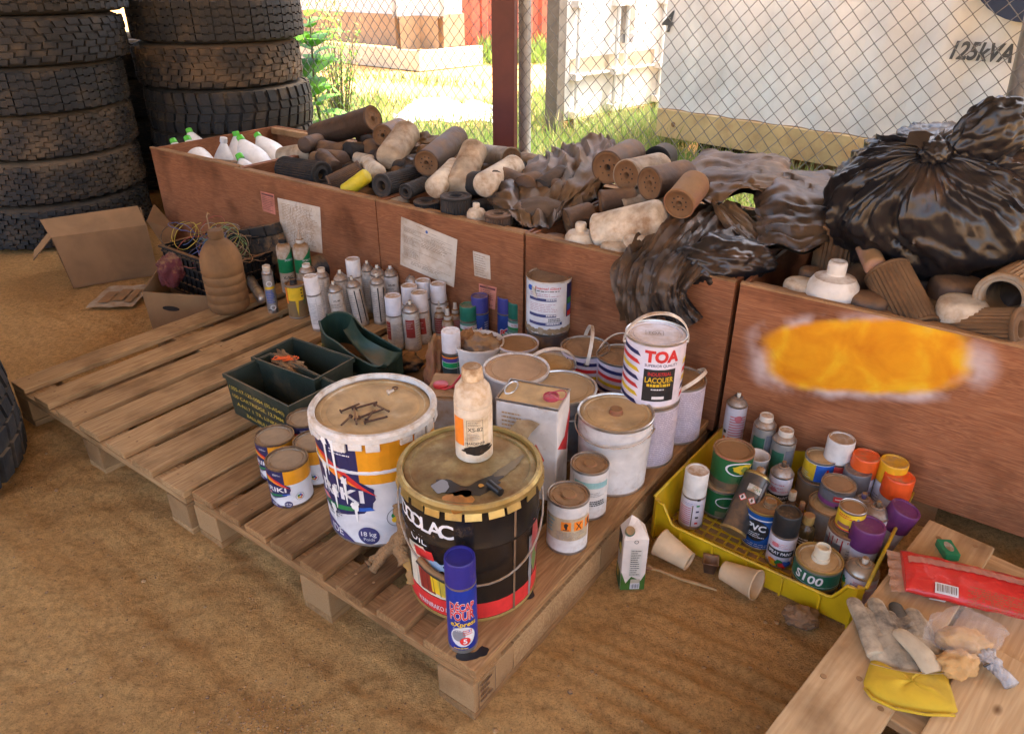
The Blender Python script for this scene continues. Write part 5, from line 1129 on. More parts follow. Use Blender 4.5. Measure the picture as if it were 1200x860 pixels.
# small cardboard tray + black crate of wires
bl, br = P(198, 388, 0), P(250, 372, 0); o_ = P(190, 380, 0)
t = thing('cardboard_box', 'small cut down cardboard box with a hand hole under the black plastic crate', 'box', (P(196,385,0).x, P(196,385,0).y, 0), R(12))
g = G(); pts = [(-.06,.0),(.20,-.02),(.36,.06),(.36,.32),(-.04,.34)]; hs = [.185,.15,.16,.17,.2]
for i in range(5):
    j = (i+1) % 5; panel(g, [(*pts[i],0),(*pts[j],0),(pts[j][0]*1.04,pts[j][1]-.012,hs[j]),(pts[i][0]*1.04,pts[i][1]-.012,hs[i])], .004, CARD2 if i < 2 else CARD)
g.build('box_body', t, fix=False)
g = G(); g.prism([(.035*math.cos(a), .012*math.sin(a)) for a in [2*math.pi*k/14 for k in range(14)]], 0, .001, mat((.02,.015,.012), .9, 0, .1), M=Matrix.Translation((.04,-.0165,.10)) @ Matrix.Rotation(R(12), 4, 'Y') @ Matrix.Rotation(R(92), 4, 'X')); g.build('hand_hole', t)
BP = mat((.012,.012,.013), .5, 0, .12, .3, 14); BPD = mat((.02,.018,.016), .7, 0, .3, .3)
o1 = P(205, 352, .14); o2 = P(325, 312, .14)
q0, q1 = PU(186, 286, 1.70), None
a = Vector((-1.60, 3.06, .16)); 
cl = P(187, 287, .27); cr_ = P(250, 312, .36); cbk = P(322, 262, .36)
X = (cr_-cl); X = Vector((.93,-.37,0)).normalized()
X = (P(256,312,.27)-cl); wd_ = X.length; X.normalize(); Yv = Vector((-X.y, X.x, 0)); dp_ = .52
t = thing('plastic_crate', 'black plastic lattice crate full of tangled coloured wires against the plywood', 'crate', (cl.x, cl.y, .06), math.atan2(X.y, X.x))
LW, LD, hh = wd_+.02, .27, .21
g = G()
for z in (0, .045, .09, .135, .18): 
    zz_ = z+.008
    g.box(0, LW, 0, .008, z, zz_, BP); g.box(0, LW, LD-.008, LD, z, zz_, BP); g.box(0, .008, .0081, LD-.0081, z, zz_, BP); g.box(LW-.008, LW, .0081, LD-.0081, z, zz_, BP)
n_ = 12
for k in range(n_+1):
    x = .0105 + (LW-.03)*k/n_; g.box(x, x+.006, .001, .007, .002, .2, BP); g.box(x, x+.006, LD-.007, LD-.001, .002, .2, BP); y = .0105+(LD-.03)*k/n_; g.box(.001, .007, y, y+.006, .002, .2, BP); g.box(LW-.007, LW-.001, y, y+.006, .002, .2, BP)
g.build('lattice_wall', t)
g = G(); g.box(-.006, LW+.006, -.006, .012, .2, hh, BP); g.box(-.006, LW+.006, LD-.012, LD+.006, .2, hh, BP); g.box(-.006, .012, .0121, LD-.0121, .2, hh, BP); g.box(LW-.012, LW+.006, .0121, LD-.0121, .2, hh, BP); g.build('rim', t)
g = G(); g.box(.008, LW-.008, .008, LD-.008, .0, .006, BP); g.box(.0085, .010, .01, LD-.01, .01, .195, BP); g.box(LW-.010, LW-.0085, .01, LD-.01, .01, .195, BP); g.box(.011, LW-.011, .0085, .010, .01, .195, BP); g.box(.011, LW-.011, LD-.010, LD-.0085, .01, .195, BP); g.build('bottom', t)  # floor, plus black liner sheets added to darken the inside
fa_, fb_ = PU(212, 288, 1.86), PU(326, 266, 1.955); Mi = (Matrix.Translation(t.location) @ Matrix.Rotation(t.rotation_euler.z, 4, 'Z')).inverted(); fa_, fb_ = Mi @ fa_, Mi @ fb_
g = G(); Lf = (fb_-fa_).length; Mf = Matrix.Translation(fa_) @ (fb_-fa_).to_track_quat('X','Z').to_matrix().to_4x4()
g.box(0, Lf, -.02, .02, -.03, .02, BP, M=Mf, bev=.004); g.box(0, Lf, -.012, .012, -.16, -.0305, BPD, M=Mf)
for k in range(7): g.box(.02+k*Lf/7, .035+k*Lf/7, -.026, -.0205, -.028, .018, BP, M=Mf)
g.build('folded_side', t)
tk = thing('wire_bundle', 'tangle of green, yellow, blue and red wires spilling in the black plastic crate', 'wires', t.location + Vector((0,0,.02)), t.rotation_euler.z)
rw_ = random.Random(11); cols = [mat(c, .4, 0, .15, .2, 40) for c in ((.06,.22,.08),(.55,.42,.05),(.03,.10,.30),(.35,.04,.03),(.30,.28,.25),(.02,.02,.02),(.10,.28,.26),(.35,.22,.12),(.02,.02,.02),(.16,.3,.1))]
for k in range(34):
    g = G(); c0 = Vector((rw_.uniform(.04, LW-.02), rw_.uniform(.05, LD*.85), rw_.uniform(.13,.19))); r_ = rw_.uniform(.03,.09); ph = rw_.uniform(0,6); n0 = rw_.randint(14, 34); tl_ = rw_.uniform(.2,1.2)
    pts = [c0 + Vector((r_*math.cos(ph+j*.33)*(1+.02*j), r_*.8*math.sin(ph+j*.33), .05+.05*math.sin(j*.33*tl_+ph)+rw_.uniform(-.003,.003))) for j in range(n0)]
    g.tube(pts, .0018, cols[k % len(cols)], 5); g.build('wire', tk, fix=False)
g = G(); g.tube([(.14,LD-.09,.2),(.145,LD-.09,.27),(.16,LD-.1,.315),(.175,LD-.1,.335),(.185,LD-.1,.33)], .003, mat((.45,.30,.16)), 5); g.build('wire', tk)
pp = P(200, 318, .26); crumple('mesh_bag', pp, .05, .05, .07, mat((.12,.02,.025), .8, 0, .15, .2, 40, .6), 'dark red mesh bag stuffed beside the black plastic crate', 'bag', 5, .3)
# brown jug
p = P(270, 362, ZP)
JG = mat((.20,.10,.035), .7, 0, .40, .2, 7, .25, (.23,.115,.042), mot=.4)
t = thing('plastic_jug', 'big dust coated brown plastic jug standing at the back corner of the bare pallet', 'jug', p, face(p))
r = .083; g = G(); pr = [(r*.80,0),(r*.95,.012),(r*1.0,.03)]
for k in range(4): z = .045+k*.038; pr += [(r*1.0,z),(r*.965,z+.004),(r*.965,z+.008),(r,z+.012)]
pr += [(r*1.0,.20),(r*.98,.225),(r*.88,.255),(r*.66,.285),(r*.42,.303),(r*.33,.310),(r*.36,.313),(r*.36,.318),(r*.31,.320)]
g.lathe(pr, JG, 40, fn=lambda rr, z, a: rr*(1+.02*noise.noise(Vector((math.cos(a), math.sin(a), z*8))))); g.build('body', t)
g = G(); g.lathe([(r*.37,.319),(r*.38,.320),(r*.37,.342),(r*.34,.344)], JG, 24); g.tube([(-.03,0,.322),(-.05,-.004,.330),(-.062,-.004,.338),(-.045,0,.341),(-.03,0,.338)], .003, JG, 6); g.build('cap', t)
# lying slim can
a, b = P(290, 322, ZP+.024), P(308, 352, ZP+.024); dvec = (b-a)
t = thing('spray_can', 'slim silver can lying on the pallet between the jug and the standing silver can', 'spray can', a, rot=dvec.to_track_quat('Z','Y').to_euler()); L_ = dvec.length
L_ = max(L_, .17); g = G(); g.lathe([(.018,0),(.022,.003),(.022,L_-.02),(.016,L_-.008),(.009,L_-.004)], TIN, 22); g.build('body', t)
# white and green bottles
GWm = mat((.55,.47,.38), .6, 0, .3, .3, 20)
for px, py, cap, r, lb in ((331,284,BLK,.032,'white and green bottle with a dark cap behind the silver spray can'), (351.5,284,None,.036,'white bottle with a long pointed tip and green band, behind the yellow tin')):
    h = .225; p = P(px, py, ZP+h); t = thing('glue_bottle', lb, 'bottle', (p.x, p.y, ZP), face(p)); g = G(); g.lathe([(r*.95,0),(r,.004),(r,h*.86),(r*.93,h*.93),(r*.7,h*.97),(r*.35,h*.985),(r*.35,h)], GWm, 30); g.build('body', t)
    g = G()
    if cap: g.lathe([(r*.5,h),(r*.52,h+.001),(r*.5,h+.018),(r*.4,h+.02)], BLK, 16)
    else: g.lathe([(r*.45,h),(r*.45,h+.014),(r*.30,h+.017),(r*.26,h+.026),(r*.10,h+.052),(r*.05,h+.055)], mat((.62,.56,.48), .5, 0, .2), 16)
    g.build('cap' if cap else 'tip', t)
    d = D(); d.poly([(-1.3*r,h*.42),(1.4*r,h*.42),(1.4*r,h*.92),(.6*r,h*.80),(0,h*.70),(-1.3*r,h*.70)], ink((.0,.20,.07)), 1); d.text('X-90', 0, h*.30, .014, BLK, 2, .01); d.lines(-r, h*.06, r, h*.27, 7, GRY, 2, .3); d.text('FORCE', .55*r, h*.66, .009, WHT, 3, .01); d.build('printed_label', t, rfc(r), r)
# black oil can lying behind the white cans
p = P(392, 320, ZP+.09)
t = thing('oil_bottle', 'black plastic oil bottle lying behind the white spray cans by the plywood', 'bottle', (p.x+.0, p.y+.10, ZP+.02), face(p, 12))
BO = mat((.014,.014,.016), .45, 0, .15, .3, 14); g = G()
rows = []
for i in range(15):
    x = -.16+.26*i/14; s_ = max(.12, math.sin(math.pi*min(1,(i+.9)/15.5))**.35); rows.append([(x, .055*s_*math.cos(a), .075+.062*s_*math.sin(a)) for a in [2*math.pi*k/20 for k in range(20)]])
vs = g.grid(rows, BO, closed=True); g.bm.faces.new([vs[0][k] for k in range(19,-1,-1)]); g.bm.faces.new(vs[-1])
g.build('body', t); g = G(); g.lathe([(.022,0),(.022,.03),(.016,.035)], BO, 18, M=Matrix.Translation((-.15,0,.09)) @ Matrix.Rotation(R(-25), 4, 'Y')); g.build('cap', t)
g = G(); g.tube([(-.02,0,.13),(.02,0,.165),(.08,0,.16),(.115,0,.11)], .012, BO, 10); g.build('handle', t)
g = G(); g.lathe([(.016,0),(.016,.02),(.012,.022)], mat((.02,.08,.35), .5, 0, .1), 14, M=Matrix.Translation((.05,-.075,.06)) @ Matrix.Rotation(R(80), 4, 'X')); g.build('blue_cap', t)
# ---- green metal boxes
AM = mat((.030,.042,.030), .5, .15, .20, .25, 9, .15, (.13,.095,.05)); AMI = mat((.035,.040,.028), .6, .1, .32, .1, 8, .2, (.16,.075,.03)); STN = ink((.50,.36,.05), .2)
def ammo(label, cFL, cFR, cBL, z1, h, text=(), z0=ZP):
    a, b, c = P(*cFL, z1), P(*cFR, z1), P(*cBL, z1); X = b-a; L_ = X.length; X.normalize(); Yv = Vector((-X.y, X.x, 0)); Wd = abs((c-a).dot(Yv))
    t = thing('metal_box', label, 'metal box', (a.x, a.y, z0), math.atan2(X.y, X.x)); th = .0035
    def wall(pts): g = G(); panel(g, pts, th, AM); return g
    ins = .006
    g = G()
    P8 = [(ins,ins),(L_-ins,ins),(L_-ins,Wd-ins),(ins,Wd-ins)]; T8 = [(0,0),(L_,0),(L_,Wd),(0,Wd)]
    for i in range(4): j = (i+1) % 4; panel(g, [(*P8[i],0),(*P8[j],0),(*T8[j],h),(*T8[i],h)], -th if False else th, AM)
    g.box(ins, L_-ins, ins, Wd-ins, 0, .003, AMI); g.build('body', t, fix=False)
    g = G(); q = .005
    g.box(-q, L_+q, -q, .0, h-.012, h+.002, AM); g.box(-q, L_+q, Wd, Wd+q, h-.012, h+.002, AM); g.box(-q, 0, .0001, Wd-.0001, h-.012, h+.002, AM); g.box(L_, L_+q, .0001, Wd-.0001, h-.012, h+.002, AM); g.build('rolled_rim', t)
    g = G(); g.box(L_*.3, L_*.7, -.014, -.0055, h-.06, h-.045, AM, bev=.002); g.tube([(L_*.34,-.012,h-.05),(L_*.34,-.018,h-.09),(L_*.66,-.018,h-.09),(L_*.66,-.012,h-.05)], .003, AM, 6); g.build('latch', t)
    return t, L_, Wd
A_, LA, WA = ammo('front green metal ammunition box, open and empty, with yellow stencil lettering', (338,476), (392,449), (268,436), ZP+.145, .145)
# build explicitly: near face is the left long end: text on the face from (268,436) to (338,476)
d = D(); 
for k, s in enumerate(('1305-17-125-0004 (05-A540)', '100 CARTRIDGE, 12,7MM', 'A-N17 1 TR, LINKED', 'BALL/BULLET')): d.text(s, WA*.5, .105-.027*k, .0125, STN, 1, .008, w=WA*(.86,.80,.7,.42)[k])
d.build('stencil_lettering', A_, loc=(-.004, WA, 0), rot=(0,0,R(-90)))
B_, LB_, WB2 = ammo('middle green metal ammunition box, open, rusty inside, orange string over its edge', (368,459-14), (413,420), (312,411), ZP+.150, .150)
p = P(338, 428, ZP+.125); o_ = crumple('rusty_netting', p, .075, .030, .030, mat((.17,.06,.035), .9, 0, .3, .3, 40, .8), 'rusty red netting stuffed between the two green metal boxes', 'netting', 6, .6, rot=R(-48))
ORN = mat((.85,.12,.01), .5, 0, .0, .05)
t = thing('orange_string', 'bright orange plastic string knotted over the green metal box edge', 'string', P(333, 421, ZP+.157)); g = G(); rq = random.Random(3)
for k in range(9): 
    ph = rq.uniform(0,6); g.tube([(.02*math.cos(ph+j*.9)*(.4+.1*j)+.006*k-.02, .012*math.sin(ph+j*1.1), .004*math.sin(j)+.004) for j in range(8)], .0016, ORN, 4)
g.prism([(.0,.0),(.03,-.022),(.04,-.05),(.02,-.03)], -.02, -.018, mat((.40,.25,.10))); g.build('strands', t, fix=False)
p = P(330, 447, ZP+.09); 
# bent lid box
pA = P(372, 430, ZP+.02)
t = thing('metal_box', 'rear green metal ammunition box with a crushed curling lid and yellow stencil', 'metal box', (P(380,440,ZP).x, P(380,440,ZP).y, ZP), R(-38))
q = lambda x, y, z: Matrix.Rotation(R(38), 3, 'Z') @ (P(x, y, ZP+z) - t.location)
z = lambda v: v
g = G(); ga = [q(374,377,.20), q(392,367,.20)]
# shell: trough shaped body from pixels at measured heights
front = [q(374,377,.175), q(380,392,.165), q(395,402,.15), q(415,418,.135), q(440,430,.125), q(452,426,.12)]
base_ = [q(380,428,.01), q(384,432,.005), q(398,440,.0), q(418,448,.0), q(445,452,.0), q(460,446,.0)]
back = [q(383,370,.18), q(396,366,.185), q(412,370,.19), q(426,385,.17), q(448,398,.15), q(471,411,.13)]
backb = [v + Vector((.0,.0,-.12)) for v in back]
def strip(aa, bb, n=5): return [[x_.lerp(y_, k/n) + Vector((0,0,0)) for x_, y_ in zip(aa, bb)] for k in range(n+1)]
def fine_(l, n=3):
    out = []
    for i in range(len(l)-1):
        for k in range(n):
            t_ = k/n; p0, p1, p2, p3 = l[max(i-1,0)], l[i], l[i+1], l[min(i+2,len(l)-1)]
            out.append(.5*((2*p1)+(-p0+p2)*t_+(2*p0-5*p1+4*p2-p3)*t_*t_+(-p0+3*p1-3*p2+p3)*t_**3))
    return out+[l[-1]]
F_, Bb, K_, Kb = fine_(front), fine_(base_), fine_(back), fine_(backb)
AMG = mat((.022,.052,.036), .45, .2, .14, .2, 9, .1, (.13,.095,.05))
g.grid(strip(F_, Bb), AMG); g.grid(strip(K_, Kb), AMG); g.grid(strip(Bb, Kb, 2), AMI); 
g.grid(strip([F_[0]]*2+[], [F_[0]]*2, 1), AMG) if False else None
g.grid([[F_[0].lerp(K_[0], k/4) for k in range(5)], [Bb[0].lerp(Kb[0], k/4) for k in range(5)]], AMG)
g.grid([[F_[-1].lerp(K_[-1], k/4) for k in range(5)], [Bb[-1].lerp(Kb[-1], k/4) for k in range(5)]], AMG)
g.build('body', t, fix=False)
g = G(); lidA = fine_([q(402,386,.155), q(414,404,.14), q(428,418,.135), q(443,431,.125), q(450,424,.13)]); lidB = fine_([q(412,371,.195), q(424,392,.175), q(442,404,.16), q(460,412,.145), q(472,412,.135)])
mid = [a_.lerp(b_, .5) + Vector((0,0,-.03)) for a_, b_ in zip(lidA, lidB)]
rows = []
for k in range(9): s_ = k/8; rows.append([(a_*(1-s_)**2 + m_*2*s_*(1-s_) + b_*s_*s_) for a_, m_, b_ in zip(lidA, mid, lidB)])
g.grid(rows, AMG); rows2 = [[v+Vector((0,0,-.004)) for v in r_] for r_ in rows]; g.grid(rows2, AMG); g.build('bent_lid', t, fix=False)
g = G(); g.tube([v+Vector((0,0,.001)) for v in F_], .004, AMG, 6); g.tube([v+Vector((0,0,.001)) for v in K_], .004, AMG, 6); g.build('rolled_rim', t, fix=False)
d = D()
for k, s in enumerate(('1305-17-04', '100 CARTR', '1 TR, L', 'SMALL BOX')): d.text(s, .02, .105-.024*k, .0125, STN, 1, .008)
fa, fb = Bb[6], Bb[14]; an = math.atan2((fb-fa).y, (fb-fa).x); o_ = d.build('stencil_lettering', t, loc=(fa.x-.045, fa.y-.024, .0), rot=(R(-6),0,an))
# black pouch and low green box behind the big bucket
t = thing('metal_box', 'low green metal lid with yellow stencil lying behind the big white bucket', 'metal box', P(430, 446, ZP+.0), R(28)); g = G(); g.box(-.10,.12,-.03,.09,0,.055,AMG,bev=.004); g.build('body', t)
d = D(); d.text('SMALL BOX GREEN', .02, .03, .012, STN, 1, .008, w=.13); d.build('stencil_lettering', t, loc=(0,-.03,0))
p = P(478, 425, ZP+.03); crumple('black_pouch', p, .05, .035, .03, mat((.015,.014,.013), .6, 0, .15, .3), 'flattened black pouch between the crushed green box and the banded spray can', 'pouch', 9, .35)

# ================================================================ WHITE BOTTLES in crate 1
BW = mat((.74,.72,.70), .35, 0, .06, .15, 14, dcol=(.5,.42,.32)); GCAP = mat((.10,.52,.03), .4, 0, .0, .0)
def bleach(px, py, bx, by, lb, u=2.35, ub=None, sc=1.35, capm=None, name='bleach_bottle', trig=False):
    a = PU(px, py, u); b = PU(bx, by, ub or u-.02); ax = (a-b).normalized(); h = .25*sc; base = a - ax*h
    t = thing(name, lb, 'bottle', base, rot=ax.to_track_quat('Z','Y').to_euler(), group=None); g = G(); rows = []
    for i in range(19):
        s_ = i/18; z = (h-.02)*s_; r = .062*sc*min(1, .9+s_*2)*(1 if s_ < .60 else max(.22, 1-.80*((s_-.6)/.4)**1.5)); rows.append([(r*math.cos(q), r*.62*math.sin(q), z) for q in [2*math.pi*k/26 for k in range(26)]])
    vs = g.grid(rows, BW, closed=True); g.bm.faces.new(list(reversed(vs[0]))); g.bm.faces.new(vs[-1]); g.build('body', t)
    g = G(); g.lathe([(.019,h-.022),(.0195,h-.021),(.0185,h+.002),(.016,h+.004)], capm or GCAP, 20); g.build('cap', t)
    g = G(); g.tube([(-.035*sc,-.036*sc,h*.62),(-.050*sc,-.034*sc,h*.5),(-.048*sc,-.036*sc,h*.36),(-.030*sc,-.040*sc,h*.28)], .0065, BW, 8); g.build('handle', t); return t
bleach(202.5,164,222,205,'leftmost white bottle with a green cap, low in the left crate', 2.32)
bleach(221,152,243,200,'white bottle with a green cap standing highest at the left of the crate', 2.5)
bleach(219,161,240,205,'white bottle with a green cap in front of the highest one', 2.25)
bleach(262,162,262,205,'uncapped white bottle with a handle opening in the middle of the left crate', 2.3, capm=BW)
bleach(276,155,287,205,'white bottle with a green cap behind the green capped pair in the middle', 2.5)
bleach(281,161,305,200,'white bottle with a green cap, a clear handle hole and a small red print', 2.3)
bleach(301,158,330,195,'rightmost white bottle with a green cap, leaning right in the left crate', 2.55)
bleach(280,182,300,220,'low small bottle with a green cap in front of the other white bottles', 2.15, sc=.9)
a = PU(268, 196, 2.16); t = thing('dark_bottle', 'dark grey bottle lying among the white bottles at the crate front', 'bottle', a, rot=(R(100), 0, R(110))); g = G(); g.lathe([(.03,-.1),(.035,-.09),(.035,.05),(.012,.09),(.012,.1)], BO, 20); g.build('body', t)
for k in range(8):
    c = UV(2.2+.2*(k % 3), -3.68+.085*k, .24); 
    bleach_loc = c; t = thing('bleach_bottle', 'white bottle lying flat below the others at the bottom of the left crate', 'bottle', c, rot=(R(88), 0, k*.8), group='white bottles at the bottom of the left crate'); g = G(); rows = []
    g.lathe([(.05,-.12),(.058,-.11),(.058,.05),(.02,.12),(.02,.14)], BW, 20); g.build('body', t)

# ================================================================ FILTERS
FT = mat((.46,.36,.25), .55, 0, .27, .10, 9, .25, (.20,.108,.046), var=.25, mot=.5); FD = mat((.022,.019,.018), .75, 0, .14, .2, 9, .3, (.13,.075,.040), var=.2, mot=.4)
FB = mat((.075,.042,.026), .6, 0, .17, .22, 8, .35, (.22,.115,.050), var=.25, mot=.5); FW = mat((.66,.57,.44), .6, 0, .34, -.02, 11, .2, (.27,.15,.07), mot=.3); FDK = mat((.03,.022,.018), .9, 0, .2)
FP = mat((.13,.068,.030), .85, 0, .33, .25, 9, .35, (.21,.112,.048), mot=.4); BRN = mat((.17,.085,.036), .8, 0, .3, .15, 12, .3, (.22,.115,.05))
px_hash = lambda p: (abs(p.x*91.7)+abs(p.y*37.3)) % 1
def filt(A, B, r, kind, m, label, L_=None, name=None, art=None):
    a, b = (A if isinstance(A, Vector) else PU(*A)), (B if isinstance(B, Vector) else PU(*B)); ax = b-a; L0 = ax.length; ax.normalize(); L_ = L_ or L0
    qt = ax.to_track_quat('Z', 'Y'); nm = name or {'spin':'oil_filter','elem':'filter_element','jug':'filter_bottle','pipe':'air_filter'}[kind]
    t = thing(nm, label, 'filter' if kind != 'jug' else 'bottle', a, rot=qt.to_euler()); g = G()
    if kind == 'spin':
        g.lathe([(r*.93,.004),(r*.96,0),(r*1.0,.003),(r*1.0,.012),(r*.97,.014),(r*.97,L_-r*.35),(r*.93,L_-r*.18),(r*.80,L_-r*.06),(r*.55,L_),(.001,L_+r*.02)], m, 36, fn=lambda rr, z, q: rr*(1+.012*noise.noise(Vector((math.cos(q)*2, math.sin(q)*2, z*20)))), capa=False, capb=False); g.build('canister', t, fix=False)
        g = G(); g.lathe([(r*.93,.004),(r*.80,.002),(r*.78,.006),(r*.66,.006),(r*.60,.009),(r*.24,.007),(r*.20,.004),(r*.19,.03)], BRN if m is not FD else FD, 30, capa=False, capb=False)
        nh = 6 + int(px_hash(a)*4)
        for k in range(nh):
            q = 2*math.pi*k/nh; g.lathe([(r*.058,.006),(.0001,.0062)], FDK, 8, M=Matrix.Translation((r*.45*math.cos(q), r*.45*math.sin(q), .0005)) @ Matrix.Rotation(math.pi, 4, 'X') @ Matrix.Translation((0,0,-.012)), capa=False, capb=False)
        g.lathe([(r*.19,.0285),(.0001,.0285)], FDK, 16, capa=False, capb=False); g.build('end_plate', t, fix=False)
    elif kind in ('elem', 'pipe'):
        n = 64; rows = []
        hr = r*.40 if kind == 'elem' else r*.68
        for z in (.008, L_-.008): rows.append([((r*(.97 if k % 2 else .90))*math.sin(2*math.pi*k/n), -(r*(.97 if k % 2 else .90))*math.cos(2*math.pi*k/n), z) for k in range(n)])
        g.grid(rows, m, closed=True, smooth=False); g.build('pleats', t, fix=False)
        for z0, z1 in ((0, .009), (L_-.009, L_)):
            g = G(); s_ = -1 if z0 == 0 else 1; zo = z0 if z0 == 0 else z1; zi = z1 if z0 == 0 else z0
            g.lathe([(r*.88,zi),(r*1.0,zi),(r*1.0,zo-s_*.002),(r*.97,zo),(r*.80,zo),(r*.77,zo-s_*.003),(hr*1.3,zo-s_*.003),(hr*1.2,zo),(hr,zo),(hr*.98,zo-s_*.03)], m, 32, capa=False, capb=False)
            g.build('end_cap', t, fix=False)
        g = G(); g.lathe([(hr*1.01,.002),(hr*1.01,L_-.002)], FDK, 24, capa=False, capb=False); g.lathe([(hr*1.0,L_/2),(.0001,L_/2)], FDK, 24, capa=False, capb=False); g.build('core_tube', t, fix=False)
    else:
        g.lathe([(r*.9,0),(r,.006),(r,L_*.62),(r*.95,L_*.72),(r*.78,L_*.80),(r*.36,L_*.84),(r*.33,L_*.86)], m, 32); g.build('body', t)
        g = G(); g.lathe([(r*.34,L_*.855),(r*.36,L_*.86),(r*.36,L_*.97),(r*.31,L_),(r*.2,L_),(r*.2,L_*.93),(.001,L_*.93)], m, 20); g.build('neck', t, fix=False)
    if art:
        d = D(); art(d, r, L_); d.build('printed_label', t, rfc(r*.972), r)
    return t
fw = lambda px, py, u, h: (PU(px, py, u) - Vector((0,0,h)), PU(px, py, u))
def up(px, py, u, h, tilt=(0,0)):
    b = PU(px, py, u); return b - Vector((tilt[0], tilt[1], h)), b
filt((438,139,2.55),(369,160,2.50),.062,'spin',FB,'largest canister on top at the left end of the heap, red traces on it', art=lambda d, r, L: (d.rect(-.3*r, .03, .3*r, .045, ink((.35,.04,.03)), 1), d.rect(-.1*r, .055, .5*r, .062, ink((.35,.04,.03)), 1)))
filt((370,178,2.40),(324,186,2.36),.052,'spin',FT,'tan canister lying under the largest one at the left end of the heap', .24)
filt((378,205,2.14),(334,198,2.16),.058,'elem',FD,'black filter element lying at the left crate rim with its hole facing right')
filt((376,187,2.30),(408,190,2.30),.050,'spin',FB,'brown canister with a rounded end under the largest canister', .16)
filt((414,174,2.45),(440,175,2.55),.032,'spin',FT,'small pale canister tucked behind the largest canister')
filt((448,159,2.46),(470,150,2.7),.050,'spin',FB,'brown round end plate with a centre hole right of the largest canister')
filt((477,156,2.52),(455,187,2.28),.062,'spin',FT,'big tan canister leaning forward with its pale domed end down')
filt((386,217,2.10),(424,198,2.22),.040,'elem',FB,'brown element lying above the yellow painted filter')
filt((405,224,2.06),(431,205,2.10),.031,'spin',mat((.62,.50,.02), .6, 0, .06, .1, 30, .1, (.2,.12,.05)),'small filter painted bright yellow at the crate rim')
filt((418,186,2.38),(440,190,2.38),.030,'spin',FW,'small cream canister left of the leaning tan canister')
filt((430,192,2.28),(444,203,2.18),.036,'spin',FW,'cream stub wedged below the leaning tan canister')
filt((447,218,2.06),(486,209,2.30),.048,'elem',FD,'black ringed element facing the camera below the leaning tan canister')
filt((475,225,2.05),(499,215,2.2),.031,'elem',FD,'small black element right of the black ringed one')
filt((499,192,2.26),(537,161,2.6),.056,'spin',FB,'grey brown canister with holes round its black end plate, heap centre')
filt((534,197,2.30),(508,222,2.10),.044,'spin',FW,'pale canister with a white dirty dome pointing down left')
filt((556,176,2.40),(536,222,2.18),.056,'spin',FT,'tall tan canister standing tilted against the heap centre')
filt(*up(466,232,2.08,.08),.048,'spin',FT,'dusty low dome peeking over the crate rim left of centre')
filt(*up(500,235,2.07,.10),.052,'elem',FD,'short black element with a tan ringed top standing at the rim')
filt(*up(534,229,2.07,.12),.060,'elem',FD,'round black element with a wide hole standing at the rim')
filt(*up(558,238,2.05,.12),.036,'jug',FW,'small white bottle with a brown neck standing at the rim')
filt(*up(584,250,2.05,.07),.050,'elem',FB,'short brown ribbed element standing at the rim under the dusty bag')
filt((600,186,2.5),(566,181,2.66),.046,'spin',FT,'tan canister with a faded printed label below the red post', art=lambda d, r, L: (d.rect(-.4*r, .02, .9*r, .045, ink((.5,.48,.45)), 1), d.lines(-.3*r, .022, .8*r, .043, 3, BLU, 2, .4)))
filt((602,196,2.44),(566,218,2.16),.050,'spin',FW,'white spotted dome half covered by the dusty bag edge')
filt((711,197,2.40),(742,180,2.66),.062,'spin',FB,'brown end plate with a bolt ring touching the right side of the dusty bag')
filt((733,206,2.32),(775,196,2.55),.056,'spin',FT,'tan disc ended canister between the two holed end plates',)
filt((760,216,2.24),(806,205,2.42),.056,'spin',FB,'right brown end plate with a ring of round holes on top of the heap')
filt((769,189,2.66),(780,183,2.80),.056,'spin',FD,'black end plate standing up at the very back of the heap')
filt((703,238,2.22),(746,233,2.30),.044,'spin',FB,'brown canister lying beneath the tan disc ended one')
filt((664,262,2.14),(697,252,2.22),.052,'spin',FB,'plain brown canister behind the white necked bottle')
filt((700,272,2.10),(778,254,2.14),.062,'spin',FW,'long white canister with a blue logo and brown mud, lying across the rim', art=lambda d, r, L: (d.rect(-.55*r, .035, .55*r, .052, ink((.04,.09,.30)), 1), d.ell(-.2*r, .0435, .013, .007, WHT, 2), d.lines(-.4*r, .060, .4*r, .064, 1, ink((.1,.15,.4)), 2, .6), d.lines(-.4*r, .073, .5*r, .076, 1, ink((.1,.15,.4)), 2, .6), d.blob(1.2*r, .07, .05, .05, BRN, 3, 3), d.blob(1.1*r, .13, .05, .03, BRN, 3, 5), d.blob(.6*r, .012, .02, .010, BRN, 4, 6)))
filt((729,246,2.24),(777,236,2.34),.040,'spin',FT,'tan canister behind the long white one with the blue logo')
filt(*up(681,261,2.06,.16),.054,'jug',FW,'brown topped white bottle with a short threaded neck at the rim')
filt(*up(722,284,2.06,.10),.052,'spin',FW,'dirty white dome low at the rim under the long white canister')
filt(*up(749,272,2.10,.10),.052,'spin',FW,'tan and white dome beside the black hanging bag')
filt(*up(650,276,2.06,.08),.050,'spin',FB,'brown low dome left of the threaded neck bottle')
filt((795,240,2.16),(816,214,2.30),.052,'spin',mat((.30,.13,.08), .7, 0, .38, .2, 12, .2),'reddish speckled canister leaning right of the white canister')
filt((826,216,2.36),(820,206,2.40),.018,'spin',FB,'tiny brown block behind the reddish canister', .05)
filt(*up(983,306,2.07,.235),.070,'jug',mat((.72,.68,.62), .45, 0, .10, .25, 12),'clean big white bottle with a ribbed neck at the right crate rim')
filt(*up(990,263,2.32,.22),.074,'elem',FP,'tall brown pleated element standing behind the clean white bottle')
filt((1004,262,2.36),(1026,314,2.12),.030,'spin',mat((.34,.19,.14), .7, 0, .3, .3),'slim pinkish tube leaning behind the brown pleated element')
